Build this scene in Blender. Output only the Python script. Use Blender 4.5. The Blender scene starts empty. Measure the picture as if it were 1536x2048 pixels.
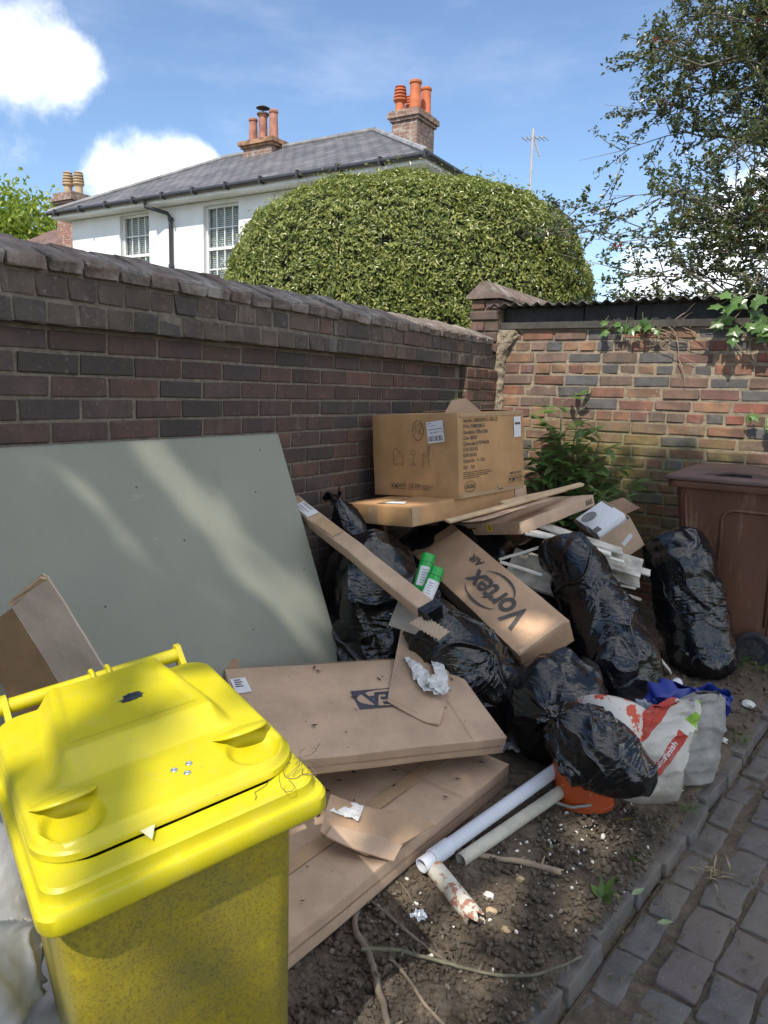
import bpy, bmesh, math, random
import numpy as np
from math import radians as R, sin, cos, pi
from mathutils import Vector, Matrix, Euler
random.seed(7); rng = np.random.default_rng(7)
S = bpy.context.scene
COL = S.collection
# ------------------------------------------------------------------ camera
CAM = Vector((2.2238, 0.0, 1.57))
f_px, pitch, roll, yaw = 1491.45, R(9.2153), R(1.6123), R(31.4126)
Fv = Vector((-sin(yaw)*cos(pitch), cos(yaw)*cos(pitch), -sin(pitch)))
R0 = Vector((cos(yaw), sin(yaw), 0)); U0 = R0.cross(Fv)
Rv = cos(roll)*R0 + sin(roll)*U0; Uv = -sin(roll)*R0 + cos(roll)*U0
cd = bpy.data.cameras.new('camera'); cam = bpy.data.objects.new('camera', cd); COL.objects.link(cam)
cd.sensor_fit = 'VERTICAL'; cd.sensor_height = 36.0; cd.sensor_width = 27.0
cd.lens = f_px/2048*36; cd.clip_start = 0.05; cd.clip_end = 3000
cam.matrix_world = Matrix(((Rv.x, Uv.x, -Fv.x, CAM.x), (Rv.y, Uv.y, -Fv.y, CAM.y), (Rv.z, Uv.z, -Fv.z, CAM.z), (0, 0, 0, 1)))
S.camera = cam
# ------------------------------------------------------------------ light
SUN_EL, SUN_AZ = R(50), math.atan2(0.16, -1.0)          # direction to the sun: mostly -Y, a little +X
SUN = Vector((sin(SUN_AZ)*cos(SUN_EL), cos(SUN_AZ)*cos(SUN_EL), sin(SUN_EL)))
sl = bpy.data.lights.new('sun', 'SUN'); sl.energy = 2.7; sl.angle = R(0.53); sl.color = (1.0, 0.93, 0.82)
so = bpy.data.objects.new('sun', sl); COL.objects.link(so); so.location = SUN*30
so.rotation_euler = SUN.to_track_quat('Z', 'Y').to_euler()
W = bpy.data.worlds.new('World'); S.world = W; W.use_nodes = True
wn, wl = W.node_tree.nodes, W.node_tree.links
wn.clear()
def wnode(t, **k):
    n = wn.new(t)
    for a, b in k.items(): setattr(n, a, b)
    return n
wo = wnode('ShaderNodeOutputWorld'); bg = wnode('ShaderNodeBackground'); bg.inputs['Strength'].default_value = 0.10
sky = wnode('ShaderNodeTexSky', sky_type='NISHITA', sun_disc=False, sun_elevation=SUN_EL, sun_rotation=SUN_AZ,
            altitude=50, air_density=1.0, dust_density=0.25, ozone_density=3.5)
tc = wnode('ShaderNodeTexCoord')
# soft cumulus: blobs of cloud scattered over the whole sky, with billowed edges
CLOUDS = [((-0.79, 0.51, 0.355), 0.095), ((-0.768, 0.55, 0.338), 0.06), ((-0.80, 0.515, 0.325), 0.06), ((-0.83, 0.45, 0.35), 0.12), ((-0.721, 0.645, 0.246), 0.07), ((-0.745, 0.617, 0.232), 0.05), ((-0.695, 0.672, 0.252), 0.045),
          ((-0.204, 0.969, 0.138), 0.10), ((-0.141, 0.977, 0.150), 0.11), ((-0.06, 0.979, 0.165), 0.13)]
crnd = random.Random(5)
for k in range(150):       # larger, denser clouds added out of view to raise the soft light
    az = crnd.uniform(0, 2*pi); el = R(crnd.uniform(8, 80)); d = Vector((cos(el)*cos(az), cos(el)*sin(az), sin(el)))
    if d.angle(Vector((-0.52, 0.80, 0.30))) > R(43) and len(CLOUDS) < 46: CLOUDS.append((tuple(d), crnd.uniform(0.14, 0.30)))
nz = wnode('ShaderNodeTexNoise'); nz.inputs['Scale'].default_value = 7.5; nz.inputs['Detail'].default_value = 9; nz.inputs['Roughness'].default_value = 0.58
wl.new(tc.outputs['Generated'], nz.inputs['Vector'])
def wmath(op, a, b=None, c=None):
    n = wnode('ShaderNodeMath', operation=op)
    for i, v in enumerate((a, b, c)):
        if v is None: continue
        if isinstance(v, (int, float)): n.inputs[i].default_value = v
        else: wl.new(v, n.inputs[i])
    return n.outputs[0]
acc = None
for d, r in CLOUDS:
    v = Vector(d).normalized()
    vm = wnode('ShaderNodeVectorMath', operation='DISTANCE'); wl.new(tc.outputs['Generated'], vm.inputs[0]); vm.inputs[1].default_value = v
    k = wmath('SUBTRACT', 1.0, wmath('DIVIDE', vm.outputs['Value'], r))
    acc = k if acc is None else wmath('SMOOTH_MAX', acc, k, 0.35)
fld = wmath('ADD', acc, wmath('MULTIPLY', wmath('SUBTRACT', nz.outputs['Fac'], 0.5), 2.6))
mask = wnode('ShaderNodeMapRange', interpolation_type='SMOOTHSTEP'); wl.new(fld, mask.inputs['Value'])
mask.inputs['From Min'].default_value = 0.02; mask.inputs['From Max'].default_value = 0.85; mask.inputs['To Max'].default_value = 0.97
# thin high wisps
n2 = wnode('ShaderNodeTexNoise'); n2.inputs['Scale'].default_value = 2.2; n2.inputs['Detail'].default_value = 8; n2.inputs['Roughness'].default_value = 0.6
mp = wnode('ShaderNodeMapping'); mp.inputs['Scale'].default_value = (1, 1, 3.2); wl.new(tc.outputs['Generated'], mp.inputs['Vector']); wl.new(mp.outputs[0], n2.inputs['Vector'])
wis = wnode('ShaderNodeMapRange', interpolation_type='SMOOTHSTEP'); wl.new(n2.outputs['Fac'], wis.inputs['Value'])
wis.inputs['From Min'].default_value = 0.45; wis.inputs['From Max'].default_value = 0.8; wis.inputs['To Max'].default_value = 0.16
mk = wmath('MAXIMUM', mask.outputs[0], wis.outputs[0])
ccol = wnode('ShaderNodeMix', data_type='RGBA'); n3w = wnode('ShaderNodeTexNoise'); n3w.inputs['Scale'].default_value = 5.0; n3w.inputs['Detail'].default_value = 6; wl.new(tc.outputs['Generated'], n3w.inputs['Vector']); shd = wnode('ShaderNodeMapRange'); wl.new(n3w.outputs['Fac'], shd.inputs['Value']); shd.inputs['From Min'].default_value = 0.38; shd.inputs['From Max'].default_value = 0.56; wl.new(shd.outputs[0], ccol.inputs['Factor'])
ccol.inputs[6].default_value = (7.4, 7.6, 8.0, 1); ccol.inputs[7].default_value = (12.5, 12.2, 11.8, 1)
mx = wnode('ShaderNodeMix', data_type='RGBA'); wl.new(mk, mx.inputs['Factor']); wl.new(sky.outputs[0], mx.inputs[6]); wl.new(ccol.outputs[2], mx.inputs[7])
wl.new(mx.outputs[2], bg.inputs['Color']); wl.new(bg.outputs[0], wo.inputs['Surface'])
S.view_settings.view_transform = 'Standard'; S.view_settings.look = 'None'; S.view_settings.gamma = 1.0; S.view_settings.use_curve_mapping = False
S.view_settings.exposure = 0.95
S.render.engine = 'CYCLES'

# ------------------------------------------------------------------ helpers
def link(o, parent=None):
    COL.objects.link(o)
    if parent is not None: o.parent = parent
    return o
def tag(o, label=None, cat=None, group=None, kind=None):
    if label: o['label'] = label
    if cat: o['category'] = cat
    if group: o['group'] = group
    if kind: o['kind'] = kind
    return o
def thing(name, label, cat, loc=(0, 0, 0), rot=(0, 0, 0), group=None):
    o = bpy.data.objects.new(name, None); link(o); o.location = loc; o.rotation_euler = rot; o.empty_display_size = 0.1
    return tag(o, label, cat, group)
class MB:
    """collects vertices and faces of one mesh"""
    def __init__(s): s.v = []; s.f = []
    def add(s, v, f):
        n = len(s.v); s.v += [tuple(p) for p in v]; s.f += [tuple(i+n for i in q) for q in f]; return s
    def box(s, a, b, M=None):
        v = [Vector((x, y, z)) for x in (a[0], b[0]) for y in (a[1], b[1]) for z in (a[2], b[2])]
        if M is not None: v = [M @ p for p in v]
        return s.add(v, [(0, 1, 3, 2), (4, 6, 7, 5), (0, 4, 5, 1), (2, 3, 7, 6), (0, 2, 6, 4), (1, 5, 7, 3)])
    def tube(s, pts, rad, n=8, cap=True, closed=False):
        pts = [Vector(p) for p in pts]; m = len(pts); rad = rad if hasattr(rad, '__len__') else [rad]*m
        t0 = (pts[1]-pts[0]).normalized(); up = Vector((0, 0, 1)) if abs(t0.z) < 0.9 else Vector((1, 0, 0))
        a = t0.cross(up).normalized(); base = len(s.v)
        for i in range(m):
            t = (pts[min(i+1, m-1)]-pts[max(i-1, 0)]).normalized(); a = (a-t*a.dot(t)).normalized(); b = t.cross(a)
            for k in range(n): s.v.append(tuple(pts[i]+(a*cos(2*pi*k/n)+b*sin(2*pi*k/n))*rad[i]))
        for i in range(m-1):
            for k in range(n):
                s.f.append((base+i*n+k, base+i*n+(k+1) % n, base+(i+1)*n+(k+1) % n, base+(i+1)*n+k))
        if cap: s.f.append(tuple(base+k for k in reversed(range(n)))); s.f.append(tuple(base+(m-1)*n+k for k in range(n)))
        return s
    def lathe(s, prof, n=20, c=(0, 0, 0), cap=True):
        base = len(s.v); m = len(prof)
        for r, z in prof:
            for k in range(n): s.v.append((c[0]+r*cos(2*pi*k/n), c[1]+r*sin(2*pi*k/n), c[2]+z))
        for i in range(m-1):
            for k in range(n): s.f.append((base+i*n+k, base+i*n+(k+1) % n, base+(i+1)*n+(k+1) % n, base+(i+1)*n+k))
        if cap: s.f.append(tuple(base+k for k in reversed(range(n)))); s.f.append(tuple(base+(m-1)*n+k for k in range(n)))
        return s
    def prism(s, poly, axis, a, b):
        """extrude a 2D polygon (in the two other axes) from a to b along axis"""
        def P(p, h):
            q = list(p); q.insert(axis, h); return q
        n = len(poly); base = len(s.v)
        s.v += [tuple(P(p, a)) for p in poly]+[tuple(P(p, b)) for p in poly]
        s.f.append(tuple(base+i for i in range(n))); s.f.append(tuple(base+n+i for i in reversed(range(n))))
        for i in range(n): s.f.append((base+i, base+n+i, base+n+(i+1) % n, base+(i+1) % n))
        return s
    def loft(s, rings, cap=(True, True)):
        base = len(s.v); n = len(rings[0])
        for r in rings: s.v += [tuple(p) for p in r]
        for i in range(len(rings)-1):
            for k in range(n): s.f.append((base+i*n+k, base+i*n+(k+1) % n, base+(i+1)*n+(k+1) % n, base+(i+1)*n+k))
        if cap[0]: s.f.append(tuple(base+k for k in reversed(range(n))))
        if cap[1]: s.f.append(tuple(base+(len(rings)-1)*n+k for k in range(n)))
        return s
    def data(s, name, mat=None, smooth=False, fix=True):
        me = bpy.data.meshes.new(name); me.from_pydata(s.v, [], s.f)
        if fix:
            bm = bmesh.new(); bm.from_mesh(me); bmesh.ops.recalc_face_normals(bm, faces=bm.faces); bm.to_mesh(me); bm.free()
        if smooth is True: me.polygons.foreach_set('use_smooth', [True]*len(me.polygons))
        elif smooth: me.polygons.foreach_set('use_smooth', [True]*len(me.polygons)); me.set_sharp_from_angle(angle=R(smooth))
        if mat: me.materials.append(mat)
        return me
    def build(s, name, mat, parent=None, smooth=False, fix=True):
        return link(bpy.data.objects.new(name, s.data(name, mat, smooth, fix)), parent)
def np_mesh(name, V, Fq, mat, smooth=False, parent=None):
    """fast mesh from numpy arrays: V (n,3), Fq (m,k)"""
    me = bpy.data.meshes.new(name); V = np.asarray(V, np.float32); Fq = np.asarray(Fq, np.int32); k = Fq.shape[1]
    me.vertices.add(len(V)); me.vertices.foreach_set('co', V.ravel())
    me.loops.add(Fq.size); me.loops.foreach_set('vertex_index', Fq.ravel())
    me.polygons.add(len(Fq)); me.polygons.foreach_set('loop_start', np.arange(0, Fq.size, k, dtype=np.int32))
    me.polygons.foreach_set('use_smooth', np.full(len(Fq), bool(smooth)))
    me.update(calc_edges=True); me.validate()
    if mat: me.materials.append(mat)
    return link(bpy.data.objects.new(name, me), parent)
# vectorised value noise
def _h(i, j, k, s):
    n = (i*374761393+j*668265263+k*1274126177+s*974634757) & 0xffffffff
    n = ((n ^ (n >> 13))*1274126177) & 0xffffffff
    return ((n ^ (n >> 16)) & 0xffff)/65535.0
def vnoise(P, sc=1.0, seed=0):
    P = np.asarray(P, float)*sc; I = np.floor(P).astype(np.int64); f = P-I; u = f*f*(3-2*f); r = 0
    for a in (0, 1):
        for b in (0, 1):
            for c in (0, 1):
                w = (u[:, 0] if a else 1-u[:, 0])*(u[:, 1] if b else 1-u[:, 1])*(u[:, 2] if c else 1-u[:, 2])
                r = r+w*_h(I[:, 0]+a, I[:, 1]+b, I[:, 2]+c, seed)
    return r*2-1
def fbm(P, sc=1.0, oct=4, seed=0, g=0.5):
    r = 0; a = 1; t = 0
    for o in range(oct): r = r+a*vnoise(P, sc*2**o, seed+o); t += a; a *= g
    return r/t
# ------------------------------------------------------------------ materials
def srgb(r, g, b):
    return tuple(((c/255)/12.92 if c <= 10 else ((c/255+0.055)/1.055)**2.4) for c in (r, g, b))
class Mat:
    def __init__(s, name):
        s.m = bpy.data.materials.new(name); s.m.use_nodes = True; s.n = s.m.node_tree.nodes; s.l = s.m.node_tree.links
        s.b = s.n['Principled BSDF']; s._c = None
    def node(s, t, **k):
        n = s.n.new(t)
        for a, b in k.items(): setattr(n, a, b)
        return n
    def put(s, inp, v):
        if hasattr(v, 'links') or hasattr(v, 'is_linked'): s.l.new(v, inp)
        elif isinstance(v, tuple) and len(v) == 3 and inp.type == 'RGBA': inp.default_value = (*v, 1)
        else: inp.default_value = v
    def coord(s, kind='Object', jitter=False, scale=None):
        t = s.node('ShaderNodeTexCoord'); o = t.outputs[kind]
        if kind == 'World':
            pass
        if jitter:
            oi = s.node('ShaderNodeObjectInfo'); a = s.node('ShaderNodeVectorMath', operation='MULTIPLY_ADD')
            s.l.new(oi.outputs['Random'], a.inputs[0]); a.inputs[1].default_value = (37.1, 91.7, 53.3); s.l.new(o, a.inputs[2]); o = a.outputs[0]
        if scale:
            m = s.node('ShaderNodeMapping'); m.inputs['Scale'].default_value = scale; s.l.new(o, m.inputs['Vector']); o = m.outputs[0]
        return o
    def pos(s): return s.node('ShaderNodeNewGeometry').outputs['Position']
    def rand(s): return s.node('ShaderNodeObjectInfo').outputs['Random']
    def noise(s, scale, detail=4, rough=0.55, vec=None, dist=0.0):
        n = s.node('ShaderNodeTexNoise'); n.inputs['Scale'].default_value = scale; n.inputs['Detail'].default_value = detail
        n.inputs['Roughness'].default_value = rough; n.inputs['Distortion'].default_value = dist
        if vec is not None: s.l.new(vec, n.inputs['Vector'])
        return n.outputs['Fac']
    def voro(s, scale, vec=None, feature='F1', out='Distance'):
        n = s.node('ShaderNodeTexVoronoi', feature=feature); n.inputs['Scale'].default_value = scale
        if vec is not None: s.l.new(vec, n.inputs['Vector'])
        return n.outputs[out]
    def ramp(s, fac, stops, mode='LINEAR'):
        n = s.node('ShaderNodeValToRGB'); n.color_ramp.interpolation = mode; e = n.color_ramp.elements
        while len(e) < len(stops): e.new(0.5)
        for q, (p, c) in zip(e, stops): q.position = p; q.color = (*c, 1) if isinstance(c, tuple) else (c, c, c, 1)
        s.l.new(fac, n.inputs[0]); return n.outputs[0]
    def rng(s, v, a, b, c=0.0, d=1.0, smooth=True):
        n = s.node('ShaderNodeMapRange', interpolation_type='SMOOTHSTEP' if smooth else 'LINEAR')
        s.l.new(v, n.inputs[0])
        for i, q in enumerate((a, b, c, d)): n.inputs[1+i].default_value = q
        return n.outputs[0]
    def math(s, op, a, b=None, c=None):
        n = s.node('ShaderNodeMath', operation=op)
        for i, v in enumerate((a, b, c)):
            if v is not None: s.put(n.inputs[i], v)
        return n.outputs[0]
    def mix(s, fac, a, b, mode='MIX'):
        n = s.node('ShaderNodeMix', data_type='RGBA', blend_type=mode); s.put(n.inputs[0], fac); s.put(n.inputs[6], a); s.put(n.inputs[7], b); return n.outputs[2]
    def sep(s, v):
        n = s.node('ShaderNodeSeparateXYZ'); s.l.new(v, n.inputs[0]); return n.outputs
    def bump(s, h, strength=0.3, dist=0.01, normal=None):
        n = s.node('ShaderNodeBump'); n.inputs['Strength'].default_value = strength; n.inputs['Distance'].default_value = dist
        s.l.new(h, n.inputs['Height'])
        if normal is not None: s.l.new(normal, n.inputs['Normal'])
        return n.outputs[0]
    def out(s, color=None, rough=None, normal=None, **kw):
        if color is not None: s.put(s.b.inputs['Base Color'], color)
        if rough is not None: s.put(s.b.inputs['Roughness'], rough)
        if normal is not None: s.l.new(normal, s.b.inputs['Normal'])
        for k, v in kw.items(): s.put(s.b.inputs[k.replace('_', ' ')], v)
        return s.m
def simple(name, col, rough=0.6, var=0.15, scale=12, bump=0.15, bscale=60, jitter=True, dist=0.004, **kw):
    """a plain coloured material with mottling and fine relief"""
    m = Mat(name); v = m.coord('Object', jitter)
    n = m.noise(scale, 6, 0.6, v); n2 = m.noise(bscale, 5, 0.6, v)
    lo = tuple(c*(1-var) for c in col); hi = tuple(min(1, c*(1+var)) for c in col)
    c = m.mix(m.rng(n, 0.3, 0.7), lo, hi)
    return m.out(c, m.rng(n2, 0.3, 0.7, max(0, rough-0.08), min(1, rough+0.08)), m.bump(n2, bump, dist), **kw)
# brick, mortar, stone
def brick_mat(name, ramp, pit=0.5, moss=False, dirt=(0.05, 0.045, 0.04), pale=0.25):
    m = Mat(name); v = m.coord('Object', True); r = m.rand()
    base = m.ramp(r, ramp, 'CONSTANT')
    n = m.noise(9, 6, 0.6, v); n2 = m.noise(45, 6, 0.65, v); n3 = m.noise(150, 3, 0.6, v)
    c = m.mix(m.rng(n, 0.35, 0.7), m.mix(0.55, base, dirt), base)
    c = m.mix(m.math('MULTIPLY', m.rng(n2, 0.55, 0.75), pale), c, (0.34, 0.31, 0.28))       # salts and scuffs
    mpv = m.node('ShaderNodeMapping'); mpv.inputs['Scale'].default_value = (3.0, 3.0, 0.55); m.l.new(m.pos(), mpv.inputs['Vector']); stn = m.noise(3.2, 7, 0.68, mpv.outputs[0])
    c = m.mix(m.rng(stn, 0.56, 0.74, 0, 0.45*pale/0.3), c, (0.27, 0.245, 0.235)); c = m.mix(m.rng(m.noise(1.7, 6, 0.65, mpv.outputs[0]), 0.54, 0.72, 0, 0.45), c, dirt)
    pits = m.rng(m.voro(95, v), 0.06, 0.16, 0.0, 1.0)
    c = m.mix(m.math('MULTIPLY', m.math('SUBTRACT', 1.0, pits), pit), c, (0.015, 0.013, 0.013))
    if moss:
        p = m.pos(); X, Y, Z = m.sep(p)
        k = m.math('MULTIPLY', m.rng(Z, 1.52, 1.18), m.rng(Z, 0.35, 0.75)); k = m.math('MULTIPLY', k, m.rng(X, 0.25, 0.7)); k = m.math('MULTIPLY', k, m.rng(X, 1.95, 1.45))
        k = m.math('MULTIPLY', k, m.rng(m.noise(2.6, 5, 0.6, p), 0.30, 0.52)); k = m.math('MULTIPLY', k, m.rng(r, 0.02, 0.25, 0.55, 1.0))
        c = m.mix(m.math('MULTIPLY', k, 0.8), c, m.mix(m.rng(n2, 0.35, 0.65), (0.10, 0.092, 0.026), (0.175, 0.152, 0.05)))
    h = m.math('ADD', m.math('MULTIPLY', n2, 0.6), m.math('ADD', m.math('MULTIPLY', n3, 0.25), m.math('MULTIPLY', pits, 0.6)))
    return m.out(c, m.rng(n2, 0.3, 0.7, 0.72, 0.95), m.bump(h, 0.75, 0.006), Specular_IOR_Level=0.3)
DARK = [(0, (0.090, 0.057, 0.049)), (0.14, (0.069, 0.054, 0.049)), (0.26, (0.118, 0.073, 0.058)), (0.40, (0.103, 0.065, 0.058)), (0.52, (0.080, 0.063, 0.060)), (0.64, (0.137, 0.078, 0.060)), (0.78, (0.113, 0.079, 0.071)), (0.9, (0.152, 0.085, 0.067))]
M_bl = brick_mat('dark plum brick', DARK)
M_bc = brick_mat('grey brown corbel brick', [(0, (0.117, 0.089, 0.073)), (0.3, (0.137, 0.104, 0.083)), (0.55, (0.101, 0.083, 0.073)), (0.75, (0.158, 0.117, 0.091)), (0.92, (0.168, 0.101, 0.081))], pale=0.45)
M_bb = brick_mat('mixed red stock brick', [(0, (0.25, 0.115, 0.078)), (0.13, (0.21, 0.125, 0.09)), (0.26, (0.28, 0.13, 0.085)), (0.38, (0.18, 0.125, 0.095)), (0.5, (0.125, 0.115, 0.110)), (0.6, (0.30, 0.17, 0.10)), (0.7, (0.22, 0.145, 0.11)), (0.80, (0.20, 0.10, 0.082)), (0.90, (0.27, 0.10, 0.07)), (0.96, (0.12, 0.115, 0.12))], pit=0.35, moss=True, pale=0.3)
M_br = brick_mat('red pier brick', [(0, (0.16, 0.085, 0.062)), (0.35, (0.13, 0.085, 0.065)), (0.7, (0.20, 0.10, 0.07))], pale=0.35)
def mortar_mat(name, col, moss=False):
    m = Mat(name); p = m.pos(); n = m.noise(30, 6, 0.65, p); n2 = m.noise(160, 4, 0.7, p); n3 = m.noise(4, 4, 0.6, p)
    c = m.mix(m.rng(n, 0.3, 0.7), tuple(q*0.62 for q in col), col); c = m.mix(m.rng(n3, 0.5, 0.75, 0, 0.6), c, tuple(q*0.45 for q in col))
    if moss:
        X, Y, Z = m.sep(p); k = m.math('MULTIPLY', m.rng(Z, 1.6, 1.25), m.rng(m.noise(3, 5, 0.6, p), 0.3, 0.55)); c = m.mix(m.math('MULTIPLY', k, 0.6), c, (0.20, 0.18, 0.075))
    return m.out(c, 0.95, m.bump(m.math('ADD', n, m.math('MULTIPLY', n2, 0.5)), 0.9, 0.012), Specular_IOR_Level=0.2)
M_mortar_d = mortar_mat('grey mortar', (0.27, 0.23, 0.185))
M_mortar_l = mortar_mat('buff lime mortar', (0.36, 0.295, 0.215), True)
def coping_mat():
    m = Mat('weathered coping brick'); v = m.coord('Object', True); p = m.pos()
    n = m.noise(14, 7, 0.65, v); n2 = m.noise(70, 5, 0.7, v); n3 = m.noise(5.5, 6, 0.7, p)
    c = m.mix(m.rng(n, 0.3, 0.7), (0.105, 0.084, 0.072), (0.25, 0.208, 0.176)); c = m.mix(m.rng(m.rand(), 0.6, 0.9, 0, 0.35), c, (0.15, 0.085, 0.065))
    c = m.mix(m.rng(n3, 0.50, 0.66, 0, 0.8), c, (0.36, 0.335, 0.30)); c = m.mix(m.rng(m.noise(26, 4, 0.6, p), 0.62, 0.70, 0, 0.7), c, (0.045, 0.042, 0.036))
    return m.out(c, 0.9, m.bump(m.math('ADD', n, m.math('MULTIPLY', n2, 0.6)), 0.8, 0.008), Specular_IOR_Level=0.25)
M_cope = coping_mat()
def brick_mesh(name, L, H, D, mat, var, bev=0.006, jit=0.003):
    """length on local x, face on local -y, height on z, origin at the centre of the face"""
    out = []
    for k in range(var):
        bm = bmesh.new(); bmesh.ops.create_cube(bm, size=1.0)
        for v in bm.verts: v.co = Vector((v.co.x*L, (v.co.y+0.5)*D, v.co.z*H))
        bmesh.ops.bevel(bm, geom=list(bm.edges), offset=bev*random.uniform(0.7, 1.3), segments=1, affect='EDGES', profile=0.6)
        for v in bm.verts:
            v.co += Vector((random.uniform(-jit, jit), random.uniform(-jit, jit)*0.7, random.uniform(-jit, jit)*0.8))
        me = bpy.data.meshes.new(name); bm.to_mesh(me); bm.free(); me.materials.append(mat); out.append(me)
    return out
def lay(meshes, loc, rz, parent, name='brick', sx=1.0, sz=1.0, tilt=0.006):
    o = bpy.data.objects.new(name, random.choice(meshes)); o.location = loc; o.rotation_euler = (random.uniform(-tilt, tilt), random.uniform(-tilt, tilt), rz+random.uniform(-tilt, tilt)); o.scale = (sx, 1, sz)
    return link(o, parent)
def join_bricks(meshes, items, parent, name='bricks', mat=None):
    mb = MB()
    for loc, rz, sx, sz in items:
        me = random.choice(meshes); Mx = Matrix.Translation(loc) @ Matrix.Rotation(rz, 4, 'Z') @ Matrix.Diagonal((sx, 1, sz, 1))
        mb.add([Mx @ v.co for v in me.vertices], [tuple(p.vertices) for p in me.polygons])
    o = mb.build(name, meshes[0].materials[0], parent, fix=False); o['kind'] = 'stuff'; return o
# ------------------------------------------------------------------ ground
def soil_h(x, y): return 0.07+0.04*max(0.0, y-1.5)
def kerb_x(y): return 1.756+0.149*(y-1.58)
def ground_mat():
    m = Mat('rough grass and earth'); p = m.pos(); n = m.noise(0.8, 6, 0.6, p)
    return m.out(m.mix(m.rng(n, 0.35, 0.65), (0.05, 0.06, 0.02), (0.08, 0.065, 0.04)), 0.95, m.bump(m.noise(12, 6, 0.7, p), 0.6, 0.05))
tag(MB().add([(-600, -600, -0.12), (600, -600, -0.12), (600, 600, -0.12), (-600, 600, -0.12)], [(0, 1, 2, 3)]).build('ground', ground_mat()), kind='structure')
def soil_mat(name='dark crumbly soil', stone=False):
    m = Mat(name); p = m.pos(); n = m.noise(3.2, 6, 0.62, p); n2 = m.noise(22, 8, 0.68, p); n3 = m.noise(130, 5, 0.7, p); vor = m.voro(70, p)
    c = m.ramp(n2, [(0.28, (0.055, 0.044, 0.034)), (0.48, (0.108, 0.086, 0.065)), (0.62, (0.165, 0.132, 0.100)), (0.78, (0.25, 0.21, 0.165))])
    c = m.mix(m.rng(n, 0.4, 0.62, 0, 0.6), c, m.mix(n3, (0.105, 0.082, 0.059), (0.185, 0.147, 0.108)))
    sp = m.rng(m.voro(210, p), 0.10, 0.05); c = m.mix(m.math('MULTIPLY', m.math('MULTIPLY', sp, m.rng(m.noise(6, 3, 0.5, p), 0.45, 0.6)), 0.85), c, (0.42, 0.38, 0.32))
    h = m.math('ADD', m.math('MULTIPLY', n2, 1.0), m.math('MULTIPLY', n3, 0.35))
    return m.out(c, 0.95, m.bump(h, 0.9, 0.02), Specular_IOR_Level=0.25)
M_soil = soil_mat()
def soil():
    xs = np.arange(-0.25, 3.4, 0.0165); ys = np.arange(-0.4, 5.2, 0.0165); X, Y = np.meshgrid(xs, ys); X = X.ravel(); Y = Y.ravel()
    P = np.stack([X, Y, 0*X], 1); Z = 0.07+0.04*np.maximum(0, Y-1.5)
    kx = 1.756+0.149*(Y-1.58)
    lump = 0.022*fbm(P, 3.0, 3, 1)+0.012*np.abs(fbm(P, 11, 3, 5))+0.010*fbm(P, 30, 2, 9)
    edge = np.clip((kx-0.10-X)/0.12, 0, 1); Z = Z+lump*edge+(1-edge)*(-0.006)
    Z = np.where(X > kx-0.06, Z-np.clip((X-kx+0.06)/0.08, 0, 1)*0.13, Z)
    nx, ny = len(xs), len(ys); i = (np.arange(ny-1)[:, None]*nx+np.arange(nx-1)[None, :]).ravel()
    o = np_mesh('soil', np.stack([X, Y, Z], 1), np.stack([i, i+1, i+nx+1, i+nx], 1), M_soil, True); tag(o, kind='structure')
soil()
def pebbles(name, n, size, mat, zone, label, cat, lift=0.35):
    """loose clods or chips scattered over the soil, one mesh"""
    bm = bmesh.new(); bmesh.ops.create_icosphere(bm, subdivisions=1, radius=1.0); V0 = np.array([v.co[:] for v in bm.verts]); F0 = np.array([[v.index for v in f.verts] for f in bm.faces]); bm.free()
    Vs = []; Fs = []; k = 0
    for i in range(n):
        x, y = zone(); r = size()
        z = soil_h(x, y)+r*lift+0.004
        q = Matrix.Rotation(random.uniform(0, 6.3), 3, Vector((random.gauss(0, 1), random.gauss(0, 1), random.gauss(0, 1))).normalized())
        v = V0*(1+rng.uniform(-0.28, 0.28, (len(V0), 1)))*np.array([1, random.uniform(0.6, 1), random.uniform(0.45, 0.9)])*r
        Vs.append(v @ np.array(q)+np.array([x, y, z])); Fs.append(F0+k); k += len(V0)
    return tag(np_mesh(name, np.concatenate(Vs), np.concatenate(Fs), mat), label, cat, kind='stuff')
def zone_soil():
    y = random.uniform(0.9, 4.4); return random.uniform(0.55, kerb_x(y)-0.03), y
def zone_front():
    y = random.uniform(1.0, 2.6); return random.uniform(1.0, kerb_x(y)-0.02), y
M_stone = simple('grey brown pebble', (0.15, 0.125, 0.10), 0.85, 0.45, 8)
M_chip = simple('white plaster chip', (0.62, 0.60, 0.55), 0.9, 0.15, 20)
pebbles('soil_clods', 6500, lambda: random.choice((0.0025, 0.003, 0.004, 0.004, 0.005, 0.006, 0.008, 0.012)), M_soil, zone_front, 'crumbled clods of dark earth strewn over the bed', 'soil')
pebbles('far_soil_clods', 2600, lambda: random.choice((0.004, 0.006, 0.009, 0.014)), M_soil, zone_soil, 'lumps of earth around the rubbish heap', 'soil')
pebbles('pebbles', 420, lambda: random.choice((0.003, 0.004, 0.006, 0.009)), M_stone, zone_front, 'small brown and grey pebbles in the earth', 'pebbles')
def zone_chip():
    if random.random() < 0.6: return random.gauss(1.58, 0.10), random.gauss(2.25, 0.13)
    y = random.uniform(1.6, 3.9); return random.uniform(1.2, kerb_x(y)-0.06), y
pebbles('plaster_crumbs', 190, lambda: random.choice((0.002, 0.003, 0.004, 0.006, 0.008)), M_chip, zone_chip, 'white crumbs of broken plaster on the earth', 'plaster crumbs')
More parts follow.
